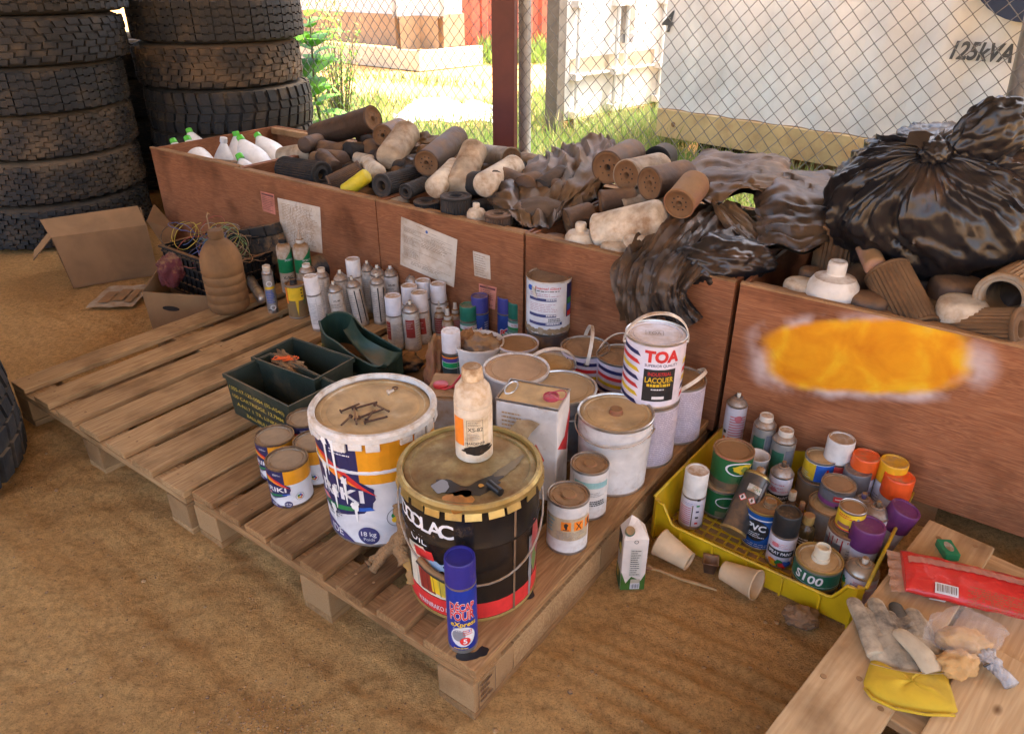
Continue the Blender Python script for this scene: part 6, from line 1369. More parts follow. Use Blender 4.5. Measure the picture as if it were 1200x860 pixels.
filt((1039,318,2.16),(1075,388,2.05),.062,'elem',FP,'large brown pleated element leaning over the rim in the right crate')
filt(*up(1022,345,2.07,.10),.056,'spin',FB,'dark brown dome between the white bottle and the leaning pleated element')
filt(*up(1085,322,2.28,.12),.050,'spin',FB,'dusty dome tucked under the big knotted bag, left one')
filt(*up(1124,324,2.22,.12),.070,'spin',FB,'dark dome with a round hole under the big knotted bag')
filt(*up(1131,350,2.10,.12),.062,'spin',FW,'pale dome with a small centre spout at the right crate rim')
filt(*up(1094,352,2.16,.12),.048,'spin',FT,'tan dome left of the pale spouted dome')
filt((1173,350,2.10),(1222,318,2.40),.066,'pipe',mat((.34,.30,.24), .7, .1, .3, .3, 20),'open ended round air filter with wire mesh side at the right edge')
filt((1197,386,2.05),(1092,384,2.10),.056,'elem',FP,'long brown pleated element lying along the right crate rim')
filt(*up(940,328,2.08,.10),.050,'spin',FW,'mottled cream dome left of the clean white bottle')
filt(*up(952,314,2.16,.10),.036,'spin',FB,'small brown stub behind the mottled cream dome')
filt(*up(1000,345,2.20,.12),.050,'spin',FB,'brown dome hidden behind the clean white bottle')
t = thing('rubber_ring', 'black rubber ring on the heap left of the big knotted bag', 'ring', PU(992, 262, 2.62)); g = G(); g.tube([(.06*math.cos(q), .06*math.sin(q), 0) for q in [2*math.pi*k/28 for k in range(29)]], .012, mat((.012,.012,.012), .5, 0, .15), 10, cap=False); g.build('ring', t, fix=False)
# lower layers, seen only through the gaps
g = G(); rh = random.Random(21)
for cv0, cv1 in ((-3.03,-2.14),(-2.12,-1.42),(-1.39,-.67),(-.62,.54)):
    for k in range(int((cv1-cv0)*125)):
        u = rh.uniform(2.09, 2.68); v = rh.uniform(cv0+.10, cv1-.10); zz2 = rh.uniform(.30,.69) if u > 2.22 else rh.uniform(.2,.52); r = rh.uniform(.035,.055)
        an = rh.uniform(0,3.14); el = rh.uniform(-.3,.3); c = UV(u, v, zz2); dx = Vector((math.cos(an)*math.cos(el), math.sin(an)*math.cos(el), math.sin(el)))*.07
        if abs(dx.dot(Vector((VX,VY,0)))) + v > cv1-.02 or v - abs(dx.dot(Vector((VX,VY,0)))) < cv0+.02: continue
        M = Matrix.Translation(c-dx) @ dx.to_track_quat('Z','Y').to_matrix().to_4x4()
        g.lathe([(r*.3,0),(r*.95,0),(r,.004),(r,.12),(r*.9,.137),(r*.5,.142)], rh.choice((FT,FB,FD,FB,FP)), 18, M=M)
tag(g.build('filter_heap', fix=False), 'lower layers of dusty filters filling the crates beneath the ones on top', 'filters', kind='stuff')
g = G()
for k, (px, py, u) in enumerate(((940,345,2.03),(960,318,2.25))): pass
a = PU(925,350,2.06); b = PU(962,312,2.5)
t = thing('wood_batten', 'short wooden batten lying across the right crate corner beside the black bag', 'batten', a, rot=(b-a).to_track_quat('X','Z').to_euler()); g = G(); g.box(0, .42, -.018, .018, -.02, .0, EDGE); g.build('batten', t)

# ================================================================ BAGS
def bagmat(key, c, d, sc, amt, ro=.3, bd=.011):
    m = mat(c, .33, 0, amt, .10, sc, 0, d, key=key, mot=.5); N = m.node_tree.nodes; L = m.node_tree.links; b = N['Principled BSDF']; tc = N.new('ShaderNodeTexCoord')
    nz = N.new('ShaderNodeTexNoise'); nz.noise_type = 'RIDGED_MULTIFRACTAL'; nz.inputs['Scale'].default_value = 5.5; nz.inputs['Detail'].default_value = 3.5; nz.inputs['Roughness'].default_value = .5; nz.inputs['Distortion'].default_value = .5; mpg = N.new('ShaderNodeMapping'); mpg.inputs['Rotation'].default_value = (.5,.8,.2); mpg.inputs['Scale'].default_value = (1,2.4,.8); L.new(tc.outputs['Object'], mpg.inputs[0]); L.new(mpg.outputs[0], nz.inputs['Vector'])
    bp = N.new('ShaderNodeBump'); bp.inputs['Strength'].default_value = .9; bp.inputs['Distance'].default_value = bd; L.new(nz.outputs['Fac'], bp.inputs['Height']); L.new(bp.outputs[0], b.inputs['Normal']); L.remove(b.inputs['Roughness'].links[0]); b.inputs['Roughness'].default_value = ro; b.inputs['Specular IOR Level'].default_value = .5; return m
BG1 = bagmat('bag1', (.024,.022,.021), (.17,.095,.042), 6, .36, .56, .0045); BG2 = bagmat('bag2', (.014,.013,.016), (.15,.083,.040), 4, .27, .46, .008); BG3 = bagmat('bag3', (.014,.013,.015), (.15,.075,.035), 4, .16)
def sheet(name, label, rows_px, m, fold=(0, 1), amp=.02, depth=.12, n=13, seed=1, freq=9):
    """rows of (px,py,u) control points; smooth interpolation, folds run along 'fold' direction (0: along rows, 1: down columns)"""
    ctl = [[PU(*p) for p in r] for r in rows_px]; c0 = ctl[len(ctl)//2][len(ctl[0])//2].copy(); c0.z -= 0
    rr = [fine_(r, n) for r in ctl]; cols = list(zip(*rr)); cc = [fine_(list(c), n) for c in cols]; grid_ = list(zip(*cc))
    nr, nc = len(grid_), len(grid_[0]); out = []; und = []
    for i, r in enumerate(grid_):
        o1 = []; o2 = []
        for j, p in enumerate(r):
            pu = grid_[min(i+1,nr-1)][j]-grid_[max(i-1,0)][j]; pv = grid_[i][min(j+1,nc-1)]-grid_[i][max(j-1,0)]; nn = pu.cross(pv)
            nn = nn.normalized() if nn.length > 1e-9 else Vector((0,-1,0))
            if nn.y > 0 and nn.z < .2: nn = -nn
            if nn.z < -.3: nn = -nn
            s_, t_ = (i/nr, j/nc); q = t_ if fold[1] else s_; o = s_ if fold[1] else t_
            w_ = noise.noise(Vector((o*1.5+seed, q*freq + 1.3*noise.noise(Vector((o*2, q*3, seed))), seed)))
            k = (1-abs(w_)*2.2)*amp + amp*.45*(.6-2*abs(noise.noise(Vector((q*freq*2.3, o*3.5, seed+4))))) + amp*.15*(.5-2*abs(noise.noise(p*31))) + amp*.5*noise.noise(p*14)
            o1.append(p + nn*k - c0)
            ed = min(s_, 1-s_, t_, 1-t_)*4; o2.append(p + Vector((UX,UY,-.3))*depth*min(1, ed) - nn*.004*0 - c0 + nn*(k if ed <= .05 else 0))
        out.append(o1); und.append(o2)
    g = G(); g.grid(out, m); g.grid([list(reversed(r)) for r in und], m)
    bmesh.ops.remove_doubles(g.bm, verts=g.bm.verts, dist=.0008)
    t = thing(name, label, 'bag', c0); g.build('film', t, fix=False, sharp=60); return t
# dusty brown bag draped left of centre (A)
sheet('plastic_bag', 'wide dusty brown black plastic bag draped over the heap right of the red post', [
 [(604,205,2.62),(632,188,2.70),(662,172,2.75),(700,165,2.78),(716,166,2.78)],
 [(590,222,2.40),(628,200,2.50),(668,185,2.55),(705,178,2.6),(722,182,2.62)],
 [(580,240,2.22),(615,225,2.30),(655,215,2.36),(695,208,2.42),(708,210,2.45)],
 [(583,256,2.10),(610,250,2.14),(640,245,2.20),(670,240,2.30),(702,225,2.36)],
 [(592,262,2.06),(612,264,2.06),(640,268,2.08),(660,258,2.18),(690,238,2.34)]], BG1, (0,1), .026, .10, seed=2, freq=9)
sheet('plastic_bag', 'dark crumpled scrap of bag hooked on the left edge of the wide dusty bag', [
 [(584,205,2.36),(598,202,2.36),(612,212,2.34)],[(576,222,2.24),(594,222,2.2),(610,236,2.22)],[(572,240,2.15),(590,246,2.1),(606,252,2.12)]], BG2, (1,0), .014, .05, seed=9, freq=7, n=10)
crumple('plastic_bag', PU(632, 252, 2.20), .10, .08, .062, mat((.05,.038,.03), .7, 0, .3, .2, 7, .2, (.12,.075,.045)), 'smooth dark bulge of a full bag at the rim under the wide dusty bag', 'bag', 4, .15)
crumple('plastic_bag', PU(492, 170, 2.72), .10, .08, .05, BG1, 'small wrinkled dark plastic bag behind the canisters near the red post', 'bag', 7, .5)
crumple('plastic_bag', PU(490, 202, 2.34), .09, .06, .05, BG2, 'black crumpled plastic film under the grey brown holed canister', 'bag', 2, .5)
# rear bag block (C)
sheet('plastic_bag', 'angular brown dusty bag like a tent on top of the heap below the tan rail', [
 [(815,196,2.72),(830,180,2.80),(870,185,2.8),(905,186,2.8),(918,190,2.8)],
 [(806,208,2.50),(828,190,2.62),(868,195,2.6),(902,192,2.62),(925,200,2.66)],
 [(812,228,2.36),(830,215,2.42),(870,212,2.42),(888,212,2.44),(922,215,2.52)],
 [(826,240,2.28),(842,236,2.28),(866,226,2.34),(884,228,2.38),(905,228,2.44)]], BG1, (1,0), .018, .14, seed=5, freq=7)
sheet('plastic_bag', 'boxy black bag with horizontal wrinkles between the tent shaped and knotted bags', [
 [(892,204,2.66),(915,200,2.70),(950,204,2.70),(980,208,2.70),(984,212,2.72)],
 [(886,232,2.42),(912,215,2.46),(945,225,2.44),(978,232,2.46),(984,236,2.60)],
 [(888,262,2.28),(912,255,2.28),(945,262,2.28),(976,262,2.34),(982,262,2.52)],
 [(890,296,2.16),(915,292,2.16),(942,298,2.16),(968,284,2.26),(976,280,2.44)]], BG2, (1,0), .016, .14, seed=8, freq=15)
# hanging bag (B)
sheet('plastic_bag', 'big black dirty bag hanging over the front of the reddish crate above the lacquer can', [
 [(800,240,2.40),(822,246,2.42),(845,244,2.46),(868,250,2.44),(892,270,2.36)],
 [(768,268,2.16),(790,262,2.20),(822,262,2.22),(852,268,2.24),(896,292,2.18)],
 [(738,292,2.02),(768,284,2.05),(800,286,2.06),(826,292,2.07),(850,308,2.05)],
 [(722,318,1.945),(745,318,1.94),(772,318,1.94),(796,322,1.95),(812,332,1.96)],
 [(724,345,1.93),(742,350,1.92),(765,345,1.92),(788,348,1.93),(804,345,1.95)],
 [(728,372,1.93),(748,384,1.93),(775,372,1.93),(800,384,1.93),(824,372,1.95)]], BG2, (0,1), .024, .03, seed=3, freq=8)
crumple('plastic_bag', PU(846, 306, 2.10), .155, .10, .075, BG3, 'shiny black end of a bag resting on the rim right of the hanging bag', 'bag', 3, .22, sub=5)
sheet('plastic_bag', 'long twisted fold of black film running down from the tent shaped bag', [
 [(832,238,2.28),(842,242,2.3),(852,236,2.34)],[(848,262,2.22),(862,262,2.26),(878,256,2.3)],[(868,284,2.16),(884,284,2.2),(898,282,2.26)],[(880,300,2.12),(892,304,2.14),(902,300,2.2)]], BG1, (0,1), .012, .05, seed=12, freq=8)
# big knotted bag (D)
kc = PU(1108, 246, 2.42); kn = PU(1108, 184, 2.275) - kc
t = thing('garbage_bag', 'huge black knotted garbage bag with rust coloured dirt on top of the right crate', 'bag', kc)
g = G(); rows = []; NB, NA = 60, 240
kd = kn.normalized()
e1 = Vector((1,0,0)); e1 = (e1 - kd*e1.dot(kd)).normalized(); e2 = kd.cross(e1)
for i in range(NB+1):
    th = math.pi*(.03+.97*i/NB); row = []
    for k in range(NA):
        ph = 2*math.pi*k/NA; dv = kd*math.cos(th) + (e1*math.cos(ph)+e2*math.sin(ph))*math.sin(th)
        R_ = Vector((dv.x*.325, dv.y*.26, dv.z*.245))
        if R_.z < 0: R_.z *= .86
        wp = ph + .55*noise.noise(Vector((math.cos(ph)*1.3, math.sin(ph)*1.3, th*1.1+3))); w1 = noise.noise(Vector((math.cos(wp)*2.6, math.sin(wp)*2.6, th*.8))); w2 = noise.noise(Vector((math.cos(wp)*6.3, math.sin(wp)*6.3, th*1.5+5))); w3 = noise.noise(Vector((math.cos(ph)*19, math.sin(ph)*19, th*2+9)))
        fall = math.exp(-th*.75); pl_a = (1-abs(w1)*2.4)*.055 + (1-abs(w2)*2.2)*.05*(.3+fall*2.0) + (abs(w3))*.06*fall + .022*(.5-abs(noise.noise(dv*7+Vector((w1,w2,0)))*2)) + .014*(.5-abs(noise.noise(dv*15+Vector((w2,0,w1)))*2))
        cone = .22*math.exp(-th*3.4)*0
        sag = .09*noise.noise(dv*1.6+Vector((3,1,2))) + .03*(.35-abs(noise.noise(dv*3.1+Vector((1,6,2)))))
        k_ = 1 + .02*math.exp(-(th*2.2)**2) + (pl_a-.05)*(min(1, th*1.6)) + sag
        row.append(R_*k_*(1 if th > .2 else .95+.05*th/.2))
    rows.append(row)
vs = g.grid(rows, BG3, closed=True); g.bm.faces.new(vs[-1]); g.bm.faces.new(list(reversed(vs[0])))
kp = sum(rows[0], Vector())/NA + Vector((0,-.012,.004))
g.build('bag_body', t, fix=True, sharp=70)
g = G(); rr = bmesh.ops.create_icosphere(g.bm, subdivisions=4, radius=1)
for v in rr['verts']:
    q = v.co.normalized(); k_ = 1+.5*(abs(noise.noise(q*2.6+Vector((2,0,0))))-.2); v.co = Vector((q.x*.040*k_, q.y*.036*k_, q.z*.034*k_)) + kp
g.mark(list(g.bm.faces), BG3); g.build('knot', t, fix=False)
ep = kp + Vector((.112, -.01, .050)); g = G(); rr = bmesh.ops.create_icosphere(g.bm, subdivisions=5, radius=1)
ad_ = (ep-kp).normalized(); sd_ = ad_.cross(Vector((0,-1,0))).normalized()
for v in rr['verts']:
    q = v.co.normalized(); a_ = q.x; k_ = 1+.35*(1-2*abs(noise.noise(Vector((a_*.8, q.y*3, q.z*3)))))*.5+.25*abs(noise.noise(q*3)) ; wdt = .5+.5*min(1, (a_+1)/1.1)
    v.co = ep + ad_*a_*.085*k_ + sd_*q.z*.075*wdt*k_ + Vector((0,-1,0))*q.y*.05*wdt*k_
g.mark(list(g.bm.faces), BG3); g.build('knotted_ear', t, fix=False)
g = G(); tp = [kp, kp+Vector((-.02,-.0,.035)), kp+Vector((-.075,.0,.045)), kp+Vector((.02,0,.05))]
g.grid([[kp+Vector((-.03,0,.0)), kp+Vector((-.02,.01,.04)), kp+Vector((.0,.02,.04))],[kp+Vector((-.055,0,.018)), kp+Vector((-.045,.012,.030)), kp+Vector((-.03,.02,.052))],[kp+Vector((-.085,.0,.022)), kp+Vector((-.072,.02,.050)), kp+Vector((-.05,.03,.050))]], BG3); g.build('torn_edge', t, fix=False)
# ================================================================ YELLOW CRATE
YC = mat((.64,.41,.010), .35, 0, .10, .2, 9, .05, (.22,.13,.05)); 
yfl, yfr = P(769, 627, 0), P(992, 731, 0); X = yfr-yfl; YW = X.length; X.normalize(); Yv = Vector((-X.y, X.x, 0)); YD = .455; YH = .128
YZ = .02
t = thing('yellow_crate', 'shallow yellow plastic crate full of spray cans, tins and bottles on the soil', 'crate', yfl, math.atan2(X.y, X.x)); yrz = math.atan2(X.y, X.x)
def yw(nm, pts, th=.004):
    g = G(); panel(g, pts, th, YC); g.build(nm, t, fix=False)
def wallpath(g, p0, p1, hs, out):
    """wall from p0 to p1 with lowered middle; hs: (t,h) list"""
    n = len(hs); a = [Vector(p0).lerp(Vector(p1), s) for s, h in hs]; o = Vector(out)
    lo, hi, lo2, hi2 = [], [], [], []
    for q, (s, h) in zip(a, hs): lo.append(q); hi.append(q+o*.014*h/YH+Vector((0,0,h))); lo2.append(q+o*.004); hi2.append(q+o*(.014*h/YH+.004)+Vector((0,0,h)))
    g.grid([lo, hi], YC, smooth=False); g.grid([list(reversed(lo2)), list(reversed(hi2))], YC, smooth=False); g.grid([hi, hi2], YC, smooth=False)
    g.grid([[lo[0], hi[0]], [lo2[0], hi2[0]]], YC, smooth=False); g.grid([[lo[-1], hi[-1]], [lo2[-1], hi2[-1]]], YC, smooth=False)
    # rolled lip
    g.tube([h_+o*.004 for h_ in hi], .0045, YC, 6)
low = [(0,YH),(.035,YH),(.06,.098),(.085,.072),(.11,.066),(.89,.066),(.915,.072),(.94,.098),(.965,YH),(1,YH)]; full = [(0,YH),(1,YH)]
g = G(); wallpath(g, (0,0,0), (YW,0,0), low, (0,-1,0)); g.build('front_wall', t, fix=False)
g = G(); wallpath(g, (YW,YD,0), (0,YD,0), full, (0,1,0)); g.build('back_wall', t, fix=False)
g = G(); wallpath(g, (0,YD,0), (0,0,0), full, (-1,0,0)); g.build('side_wall', t, fix=False)
g = G(); wallpath(g, (YW,0,0), (YW,YD,0), full, (1,0,0)); g.build('side_wall', t, fix=False)
for sx, sy, x, y in ((-1,-1,0,0),(1,-1,YW,0),(-1,1,0,YD),(1,1,YW,YD)):
    g = G(); g.prism([(x,y),(x+sx*.016,y),(x+sx*.016,y+sy*.004),(x+sx*.004,y+sy*.016),(x,y+sy*.016)] if sx*sy > 0 else [(x,y),(x,y+sy*.016),(x+sx*.004,y+sy*.016),(x+sx*.016,y+sy*.004),(x+sx*.016,y)], 0, YH+.001, YC); g.build('corner', t)
g = G()
for k in range(5): x = YW*(.14+.18*k); g.box(x, x+.005, -.016, -.0045, .004, .062, YC)
g.build('rib', t)
g = G(); n_ = 16
g.box(0, YW, 0, YD, .002, .005, mat((.10,.06,.02), .8, 0, .3))
for k in range(n_): x = .01+(YW-.02)*k/n_; g.box(x, x+.006, .002, YD-.002, .005, .0085, YC)
for k in range(n_): y = .01+(YD-.02)*k/n_; g.box(.002, YW-.002, y, y+.006, .0051, .0092, YC)
g.build('bottom_grid', t)
z0 = .011
def ys(*a, **k): k.setdefault('z0', z0); return spray(*a, **k)
SIL = mat((.34,.34,.33), .35, .6, .2, .3, 16)
GYB = mat((.20,.20,.21), .4, .3, .15, .3)
PW = mat((.62,.58,.62), .4, 0, .12, .3, 16)
ys(817.5, 550, .185, .0335, 'white capped pink striped spray can with a black straw at the yellow crate\'s left end', PW, cap=(.72,.68,.62), art=a_stripes, caph=.075)
ys(866, 462, .250, .032, 'tall pink striped spray can without a cap behind the yellow crate by the plywood', PW, art=a_stripes2, z0=0.003)
def solv(d, r, h0, h1): d.rect(-r*.9, h0+.05, r*.2, h1-.02, ink((.03,.14,.08)), 1); d.text('2L', -r*.4, h0+.03, .018, WHT, 2, .02); d.rect(.3*r, h0+.02, 1.1*r, h1-.01, ink((.16,.16,.18)), 1)
ys(899, 486, .235, .033, 'silver bottle shaped can with a cream cap behind the white cup, left of two', SIL, cap=(.68,.60,.50), capr=.60, caph=.030, art=solv)
ys(922, 503, .215, .034, 'silver bottle shaped can with a cream cap nearer the camera, right of two', SIL, cap=(.68,.60,.50), capr=.62, caph=.030, art=solv)
GR1 = mat((.015,.115,.035), .4, 0, .14, .3, 10)
def grart(d, r, h): d.ell(.45*r, h*.68, .040, .022, WHT, 1); d.ell(.48*r, h*.68, .036, .0185, ink((.01,.10,.03)), 2); d.blob(.62*r, h*.68, .030, .014, ink((.60,.42,.02)), 3, 3); d.blob(.7*r, h*.66, .012, .008, ink((.2,.25,.05)), 4, 5); d.rect(-1.5*r, h*.02, 1.5*r, h*.22, mat((.12,.085,.05), .8, 0, .3), 4)
pz = P(846, 590, z0)
REDR = mat((.33,.10,.07), .7, 0, .4, .3)
paint(0, 0, .095, .052, 'lower green can under the other green can in the yellow crate corner', GR1, None, z0=z0, art=lambda d, r, h: (d.ell(.3*r, h*.62, .03, .018, WHT, 1), d.ell(.3*r, h*.62, .027, .015, ink((.01,.10,.03)), 2), d.rect(-.2*r, .01, .4*r, .026, ink((.2,.2,.1)), 1)), loc=P(843, 595, z0))
paint(851, 528, .105, .056, 'upper green can with a pink rim and a yellow emblem in the yellow crate', GR1, mat((.42,.26,.15), .8, 0, .5, .3, 10, .2), z0=z0+.097, art=grart, rimm=REDR, loc=P(849, 592, z0), seg=40)
# white cup
p = P(888, 533, .16); t = thing('white_cup', 'dirty white plastic cup with brown dregs beside the green can', 'cup', (p.x, p.y, z0+.085), face(p)); g = G(); g.lathe([(.028,0),(.031,.002),(.034,.060),(.036,.063),(.034,.065),(.031,.060),(.027,.012),(.001,.011)], PLW, 30, capb=False); g.lathe([(.029,.02),(.001,.021)], mat((.25,.13,.06), .8, 0, .2), 24, capa=False, capb=False); g.build('cup', t, fix=False)
paint(888, 545, .082, .040, 'dusty tin under the white cup in the yellow crate', mat((.3,.22,.14), .6, .2, .4), DLID2, z0=z0, name='tin', cat='tin', loc=Vector((p.x, p.y, 0)))
# leaning dark can
a, b = P(858, 624, z0+.045), P(889, 556, z0+.155)
ax = b-a; t = thing('spray_can', 'dark steel can leaning across the yellow crate with two red hazard diamonds', 'spray can', a, rot=(ax.normalized().to_track_quat('Z','Y').to_euler())); L_ = ax.length; r = .036
DKM = mat((.085,.08,.075), .35, .6, .14, .2, 12)
g = G(); g.lathe([(r*.5,.004,TIND),(r*.92,.0,BRASS),(r*1.03,.002,BRASS),(r*1.03,.007,BRASS),(r,.009,DKM),(r,L_-.016),(r*1.02,L_-.012,BRASS),(r*1.02,L_-.008,BRASS),(r*.8,L_,TIND),(r*.4,L_+.004,TIND)], DKM, 36); g.build('body', t)
g = G(); g.lathe([(.012,L_),(.012,L_+.018),(.009,L_+.022)], mat((.7,.66,.6)), 14); g.build('nozzle', t)
d = D(); 
for x in (-.014, .012):
    d.poly([(x-.012,.095),(x,.083),(x+.012,.095),(x,.107)], RED, 1); d.poly([(x-.0095,.095),(x,.0855),(x+.0095,.095),(x,.1045)], WHT, 2); d.blob(x, .095, .004, .006, BLK, 3, 4)
d.rect(-.012,.118,.026,.138, ink((.5,.5,.44)), 1); d.text('CA+', .012, .124, .009, GRN, 2, .01); d.rect(.028,.06,.036,L_-.02, GRY, 1)
fr_ = t.rotation_euler.to_matrix(); camd = (Vector((0,0,H))-(a+b)/2).normalized(); lc = fr_.inverted() @ camd; d.build('printed_label', t, rfc(r), r, turn=math.degrees(math.atan2(lc.x, -lc.y)))
# PVC glue can
def pvc(d, r, h): d.ell(-.15*r, h*.52, .034, h*.27, BLK, 2); d.text('PVC', -.15*r, h*.53, h*.16, WHT, 3, .03, w=.050); d.lines(-.75*r, h*.34, .45*r, h*.48, 3, WHT, 3, .4); d.rect(-1.4*r, h*.80, 1.4*r, h*.83, WHT, 1); d.lines(-1.2*r, h*.05, 1.2*r, h*.2, 3, WHT, 2, .2)
paint(897, 590, .125, .0475, 'blue glue tin with a black oval reading PVC and a brass top', mat((.01,.085,.30), .35, .1, .06, .3), mat((.40,.28,.15), .5, .4, .3, .3), z0=z0, art=pvc, rimm=BRASS, plug=(mat((.4,.3,.18), .4, .6, .2), .016, .016, .012, .006), name='glue_tin', cat='tin', turn=-4)
ys(919, 594, .165, .0345, 'spray paint can with a black cap and rainbow picture, front row of the yellow crate', PW, cap=(.018,.017,.017), art=a_spraypaint, caph=.062, capdust=.15, loc=P(912, 656, z0))
ys(919, 543, .165, .0325, 'spray paint can with a black nozzle behind the blue glue tin', PW, art=a_spraypaint, nozzle=(.03,.025,.02), z0=z0)
for px, py, lb, r, h, cc, bc in ((930,575,'small brown glass bottle with a cream cap behind the black capped can', .016, .135, (.55,.42,.28), (.10,.05,.025)), (941,588,'little orange brown bottle between the glass bottles', .012, .125, (.20,.07,.03), (.16,.045,.02)), (949,603,'brown glass bottle with an ochre cap and white print near the red dripped tin', .024, .125, (.50,.30,.08), (.09,.055,.02))):
    p = P(px, py, z0+h); t = thing('glass_bottle', lb, 'bottle', (p.x, p.y, z0), face(p)); g = G(); g.lathe([(r*.9,0),(r,.003),(r,h*.60),(r*.85,h*.70),(r*.52,h*.77),(r*.5,h*.80)], mat(bc, .15, 0, .15, .25, 20), 24); g.build('body', t)
    g = G(); g.lathe([(r*.60,h*.79),(r*.63,h*.80),(r*.60,h*.985),(r*.5,h)], mat(cc, .6, 0, .25, .3, 40), 24); g.build('cap', t); d = D(); d.lines(-.8*r, h*.3, .9*r, h*.5, 3, WBD, 1, .5); d.build('printed_label', t, rfc(r), r)
def s100(d, r, h): d.rect(-1.5*r, h*.12, 1.5*r, h*.80, ink((.01,.10,.055)), 1); d.text('S100', -.15*r, h*.32, h*.40, WHT, 2, .02, .1, w=r*1.25); d.rect(-1.5*r, h*.20, 1.5*r, h*.215, WHT, 2)
paint(953.5, 648, .062, .056, 'flat round tin lettered S100 on green with a tall cream cap', mat((.20,.20,.17), .5, .3, .2), DLID, z0=z0+.045, art=s100, rimm=BRASS, plug=(mat((.66,.58,.42), .5, 0, .12, .25), .019, .038, .002, .002), name='glue_tin', cat='tin', turn=-6, loc=P(951, 690, z0))
pS = P(951, 690, z0); paint(0, 0, .043, .052, 'flat dark tin under the green S100 tin', mat((.05,.05,.045), .5, .2, .2), None, z0=z0, name='tin', cat='tin', loc=pS)
def bluyel(d, r, h): d.rect(-1.4*r, h*.06, -.15*r, h*.86, YEL, 1); d.rect(-.15*r, h*.06, 1.4*r, h*.86, BLU, 1); d.blob(.6*r, h*.40, .008, .016, ink((.5,.3,.2)), 2, 3); d.blob(.62*r, h*.62, .004, .006, RED, 3, 4); d.lines(-1.2*r, h*.1, -.3*r, h*.4, 3, WHT, 2, .3)
pB = P(950, 587, z0); paint(0, 0, .095, .052, 'dusty tin carrying the small blue and yellow tin', mat((.28,.2,.13), .6, .2, .4), DLID2, z0=z0, name='tin', cat='tin', loc=pB)
paint(0, 0, .068, .043, 'small blue and yellow tin with a dusty lid on top of another tin', LB, DLID, z0=z0+.0965, art=bluyel, rimm=TIN, name='tin', cat='tin', loc=pB)
ys(987, 513, .225, .0385, 'red spray can with a big white dusty cap at the yellow crate\'s back', mat((.50,.045,.04), .4, 0, .15), cap=(.70,.66,.62), caph=.068, capdust=.45, art=lambda d, r, h0, h1: d.lines(-r, h0+.02, r, h1-.01, 12, WHT, 1, .2))
CP = dict(caph=.058, capr=1.06, capdust=.20)
plainart = lambda d, r, h0, h1: (d.lines(-1.1*r, h0+.01, .2*r, h1-.03, 9, GRY, 1, .3), d.rect(.3*r, h0+.01, .34*r, h1-.01, BLK, 1), d.lines(.5*r, h0+.02, 1.1*r, h1-.03, 6, PNK, 1, .4))
ys(1016, 533, .200, .0345, 'spray can with an orange cap, left one of the two orange caps at the back', PW, cap=(.75,.10,.012), art=plainart, **CP)
ys(1049, 540, .205, .0345, 'spray can with a yellow cap in the back right corner', PW, cap=(.72,.36,.01), art=plainart, **CP)
ys(1055, 557, .185, .0365, 'spray can with an orange red cap in front of the yellow capped one', PW, cap=(.78,.085,.010), art=plainart, **CP)
ys(1006, 550, .165, .0345, 'spray can with a dusty grey cap in front of the left orange cap', PW, cap=(.13,.12,.125), art=plainart, **CP)
def small_g(d, r, h): d.rect(-1.5*r, h*.35, 1.5*r, h*.78, ink((.16,.16,.17)), 1); d.rect(-.1*r, h*.42, .7*r, h*.70, RED, 2); d.lines(0, h*.5, .6*r, h*.62, 1, WHT, 3, .5); d.rect(-1.5*r, h*.12, 1.5*r, h*.34, ink((.25,.06,.22)), 1); d.rect(.1*r, h*.05, 1.5*r, h*.2, BLK, 2)
pC = P(966, 622, z0); paint(0, 0, .098, .058, 'round tin with a wide tan rim carrying the small grey tin', mat((.34,.30,.26), .5, .3, .3), DLID, z0=z0, rimm=mat((.40,.27,.16), .6, .2, .4), name='tin', cat='tin', loc=pC)
paint(0, 0, .058, .045, 'small grey and purple tin with a red label stacked on another tin', GYB, DLID2, z0=z0+.0985, art=small_g, rimm=TIND, name='tin', cat='tin', loc=P(970, 618, z0), lidz=.003)
def yel_t(d, r, h): d.rect(-1.5*r, h*.05, 1.5*r, h*.90, YEL, 1); d.lines(-.9*r, h*.62, .5*r, h*.82, 2, RED, 2, .5); d.rect(-.9*r, h*.18, .1*r, h*.36, ink((.3,.1,.08)), 2); d.rect(.1*r, h*.10, 1.1*r, h*.26, BLK, 3); d.blob(.6*r, h*.6, .004, .009, GRY, 3, 3); d.rect(-1.5*r, h*.05, 1.5*r, h*.11, RED, 2)
def drips(d, r, h):
    rr = random.Random(9); d.lines(.1*r, h*.1, 1.1*r, h*.7, 8, GRY, 1, .3); d.rect(-1.3*r, .01, -.1*r, h*.75, mat((.3,.3,.3), .35, .6, .1), 1)
    for k in range(9): x = (-.9+.25*k)*r; l = rr.uniform(.15,.65)*h; d.poly([(x-.0018, h-.012), (x+.0018, h-.012), (x+.001, h-l), (x-.001, h-l)], ink((.35,.02,.015)), 3)
pD = P(985, 658, z0); paint(0, 0, .120, .052, 'tin with dark red paint drips down its side and a rusty rim', WBD, mat((.24,.10,.05), .6, .1, .4, .3, 20), z0=z0, art=drips, rimm=mat((.22,.08,.05), .6, .2, .3), name='paint_can', loc=pD)
paint(0, 0, .062, .033, 'small yellow tin standing on the red dripped tin', LB, mat((.52,.42,.30), .6, .2, .3), z0=z0+.1215, art=yel_t, rimm=TIN, name='tin', cat='tin', loc=pD + Vector((-.004,.004,0)), lidz=.003)
ys(1013, 580, .150, .0350, 'uncapped spray can with a dark blue nozzle between the grey and purple caps', PW, art=a_w, nozzle=(.02,.03,.15))
ys(1030, 590, .16, .0345, 'uncapped silver topped spray can wedged behind the front purple cap', PW, art=a_w, nozzle=(.05,.04,.03))
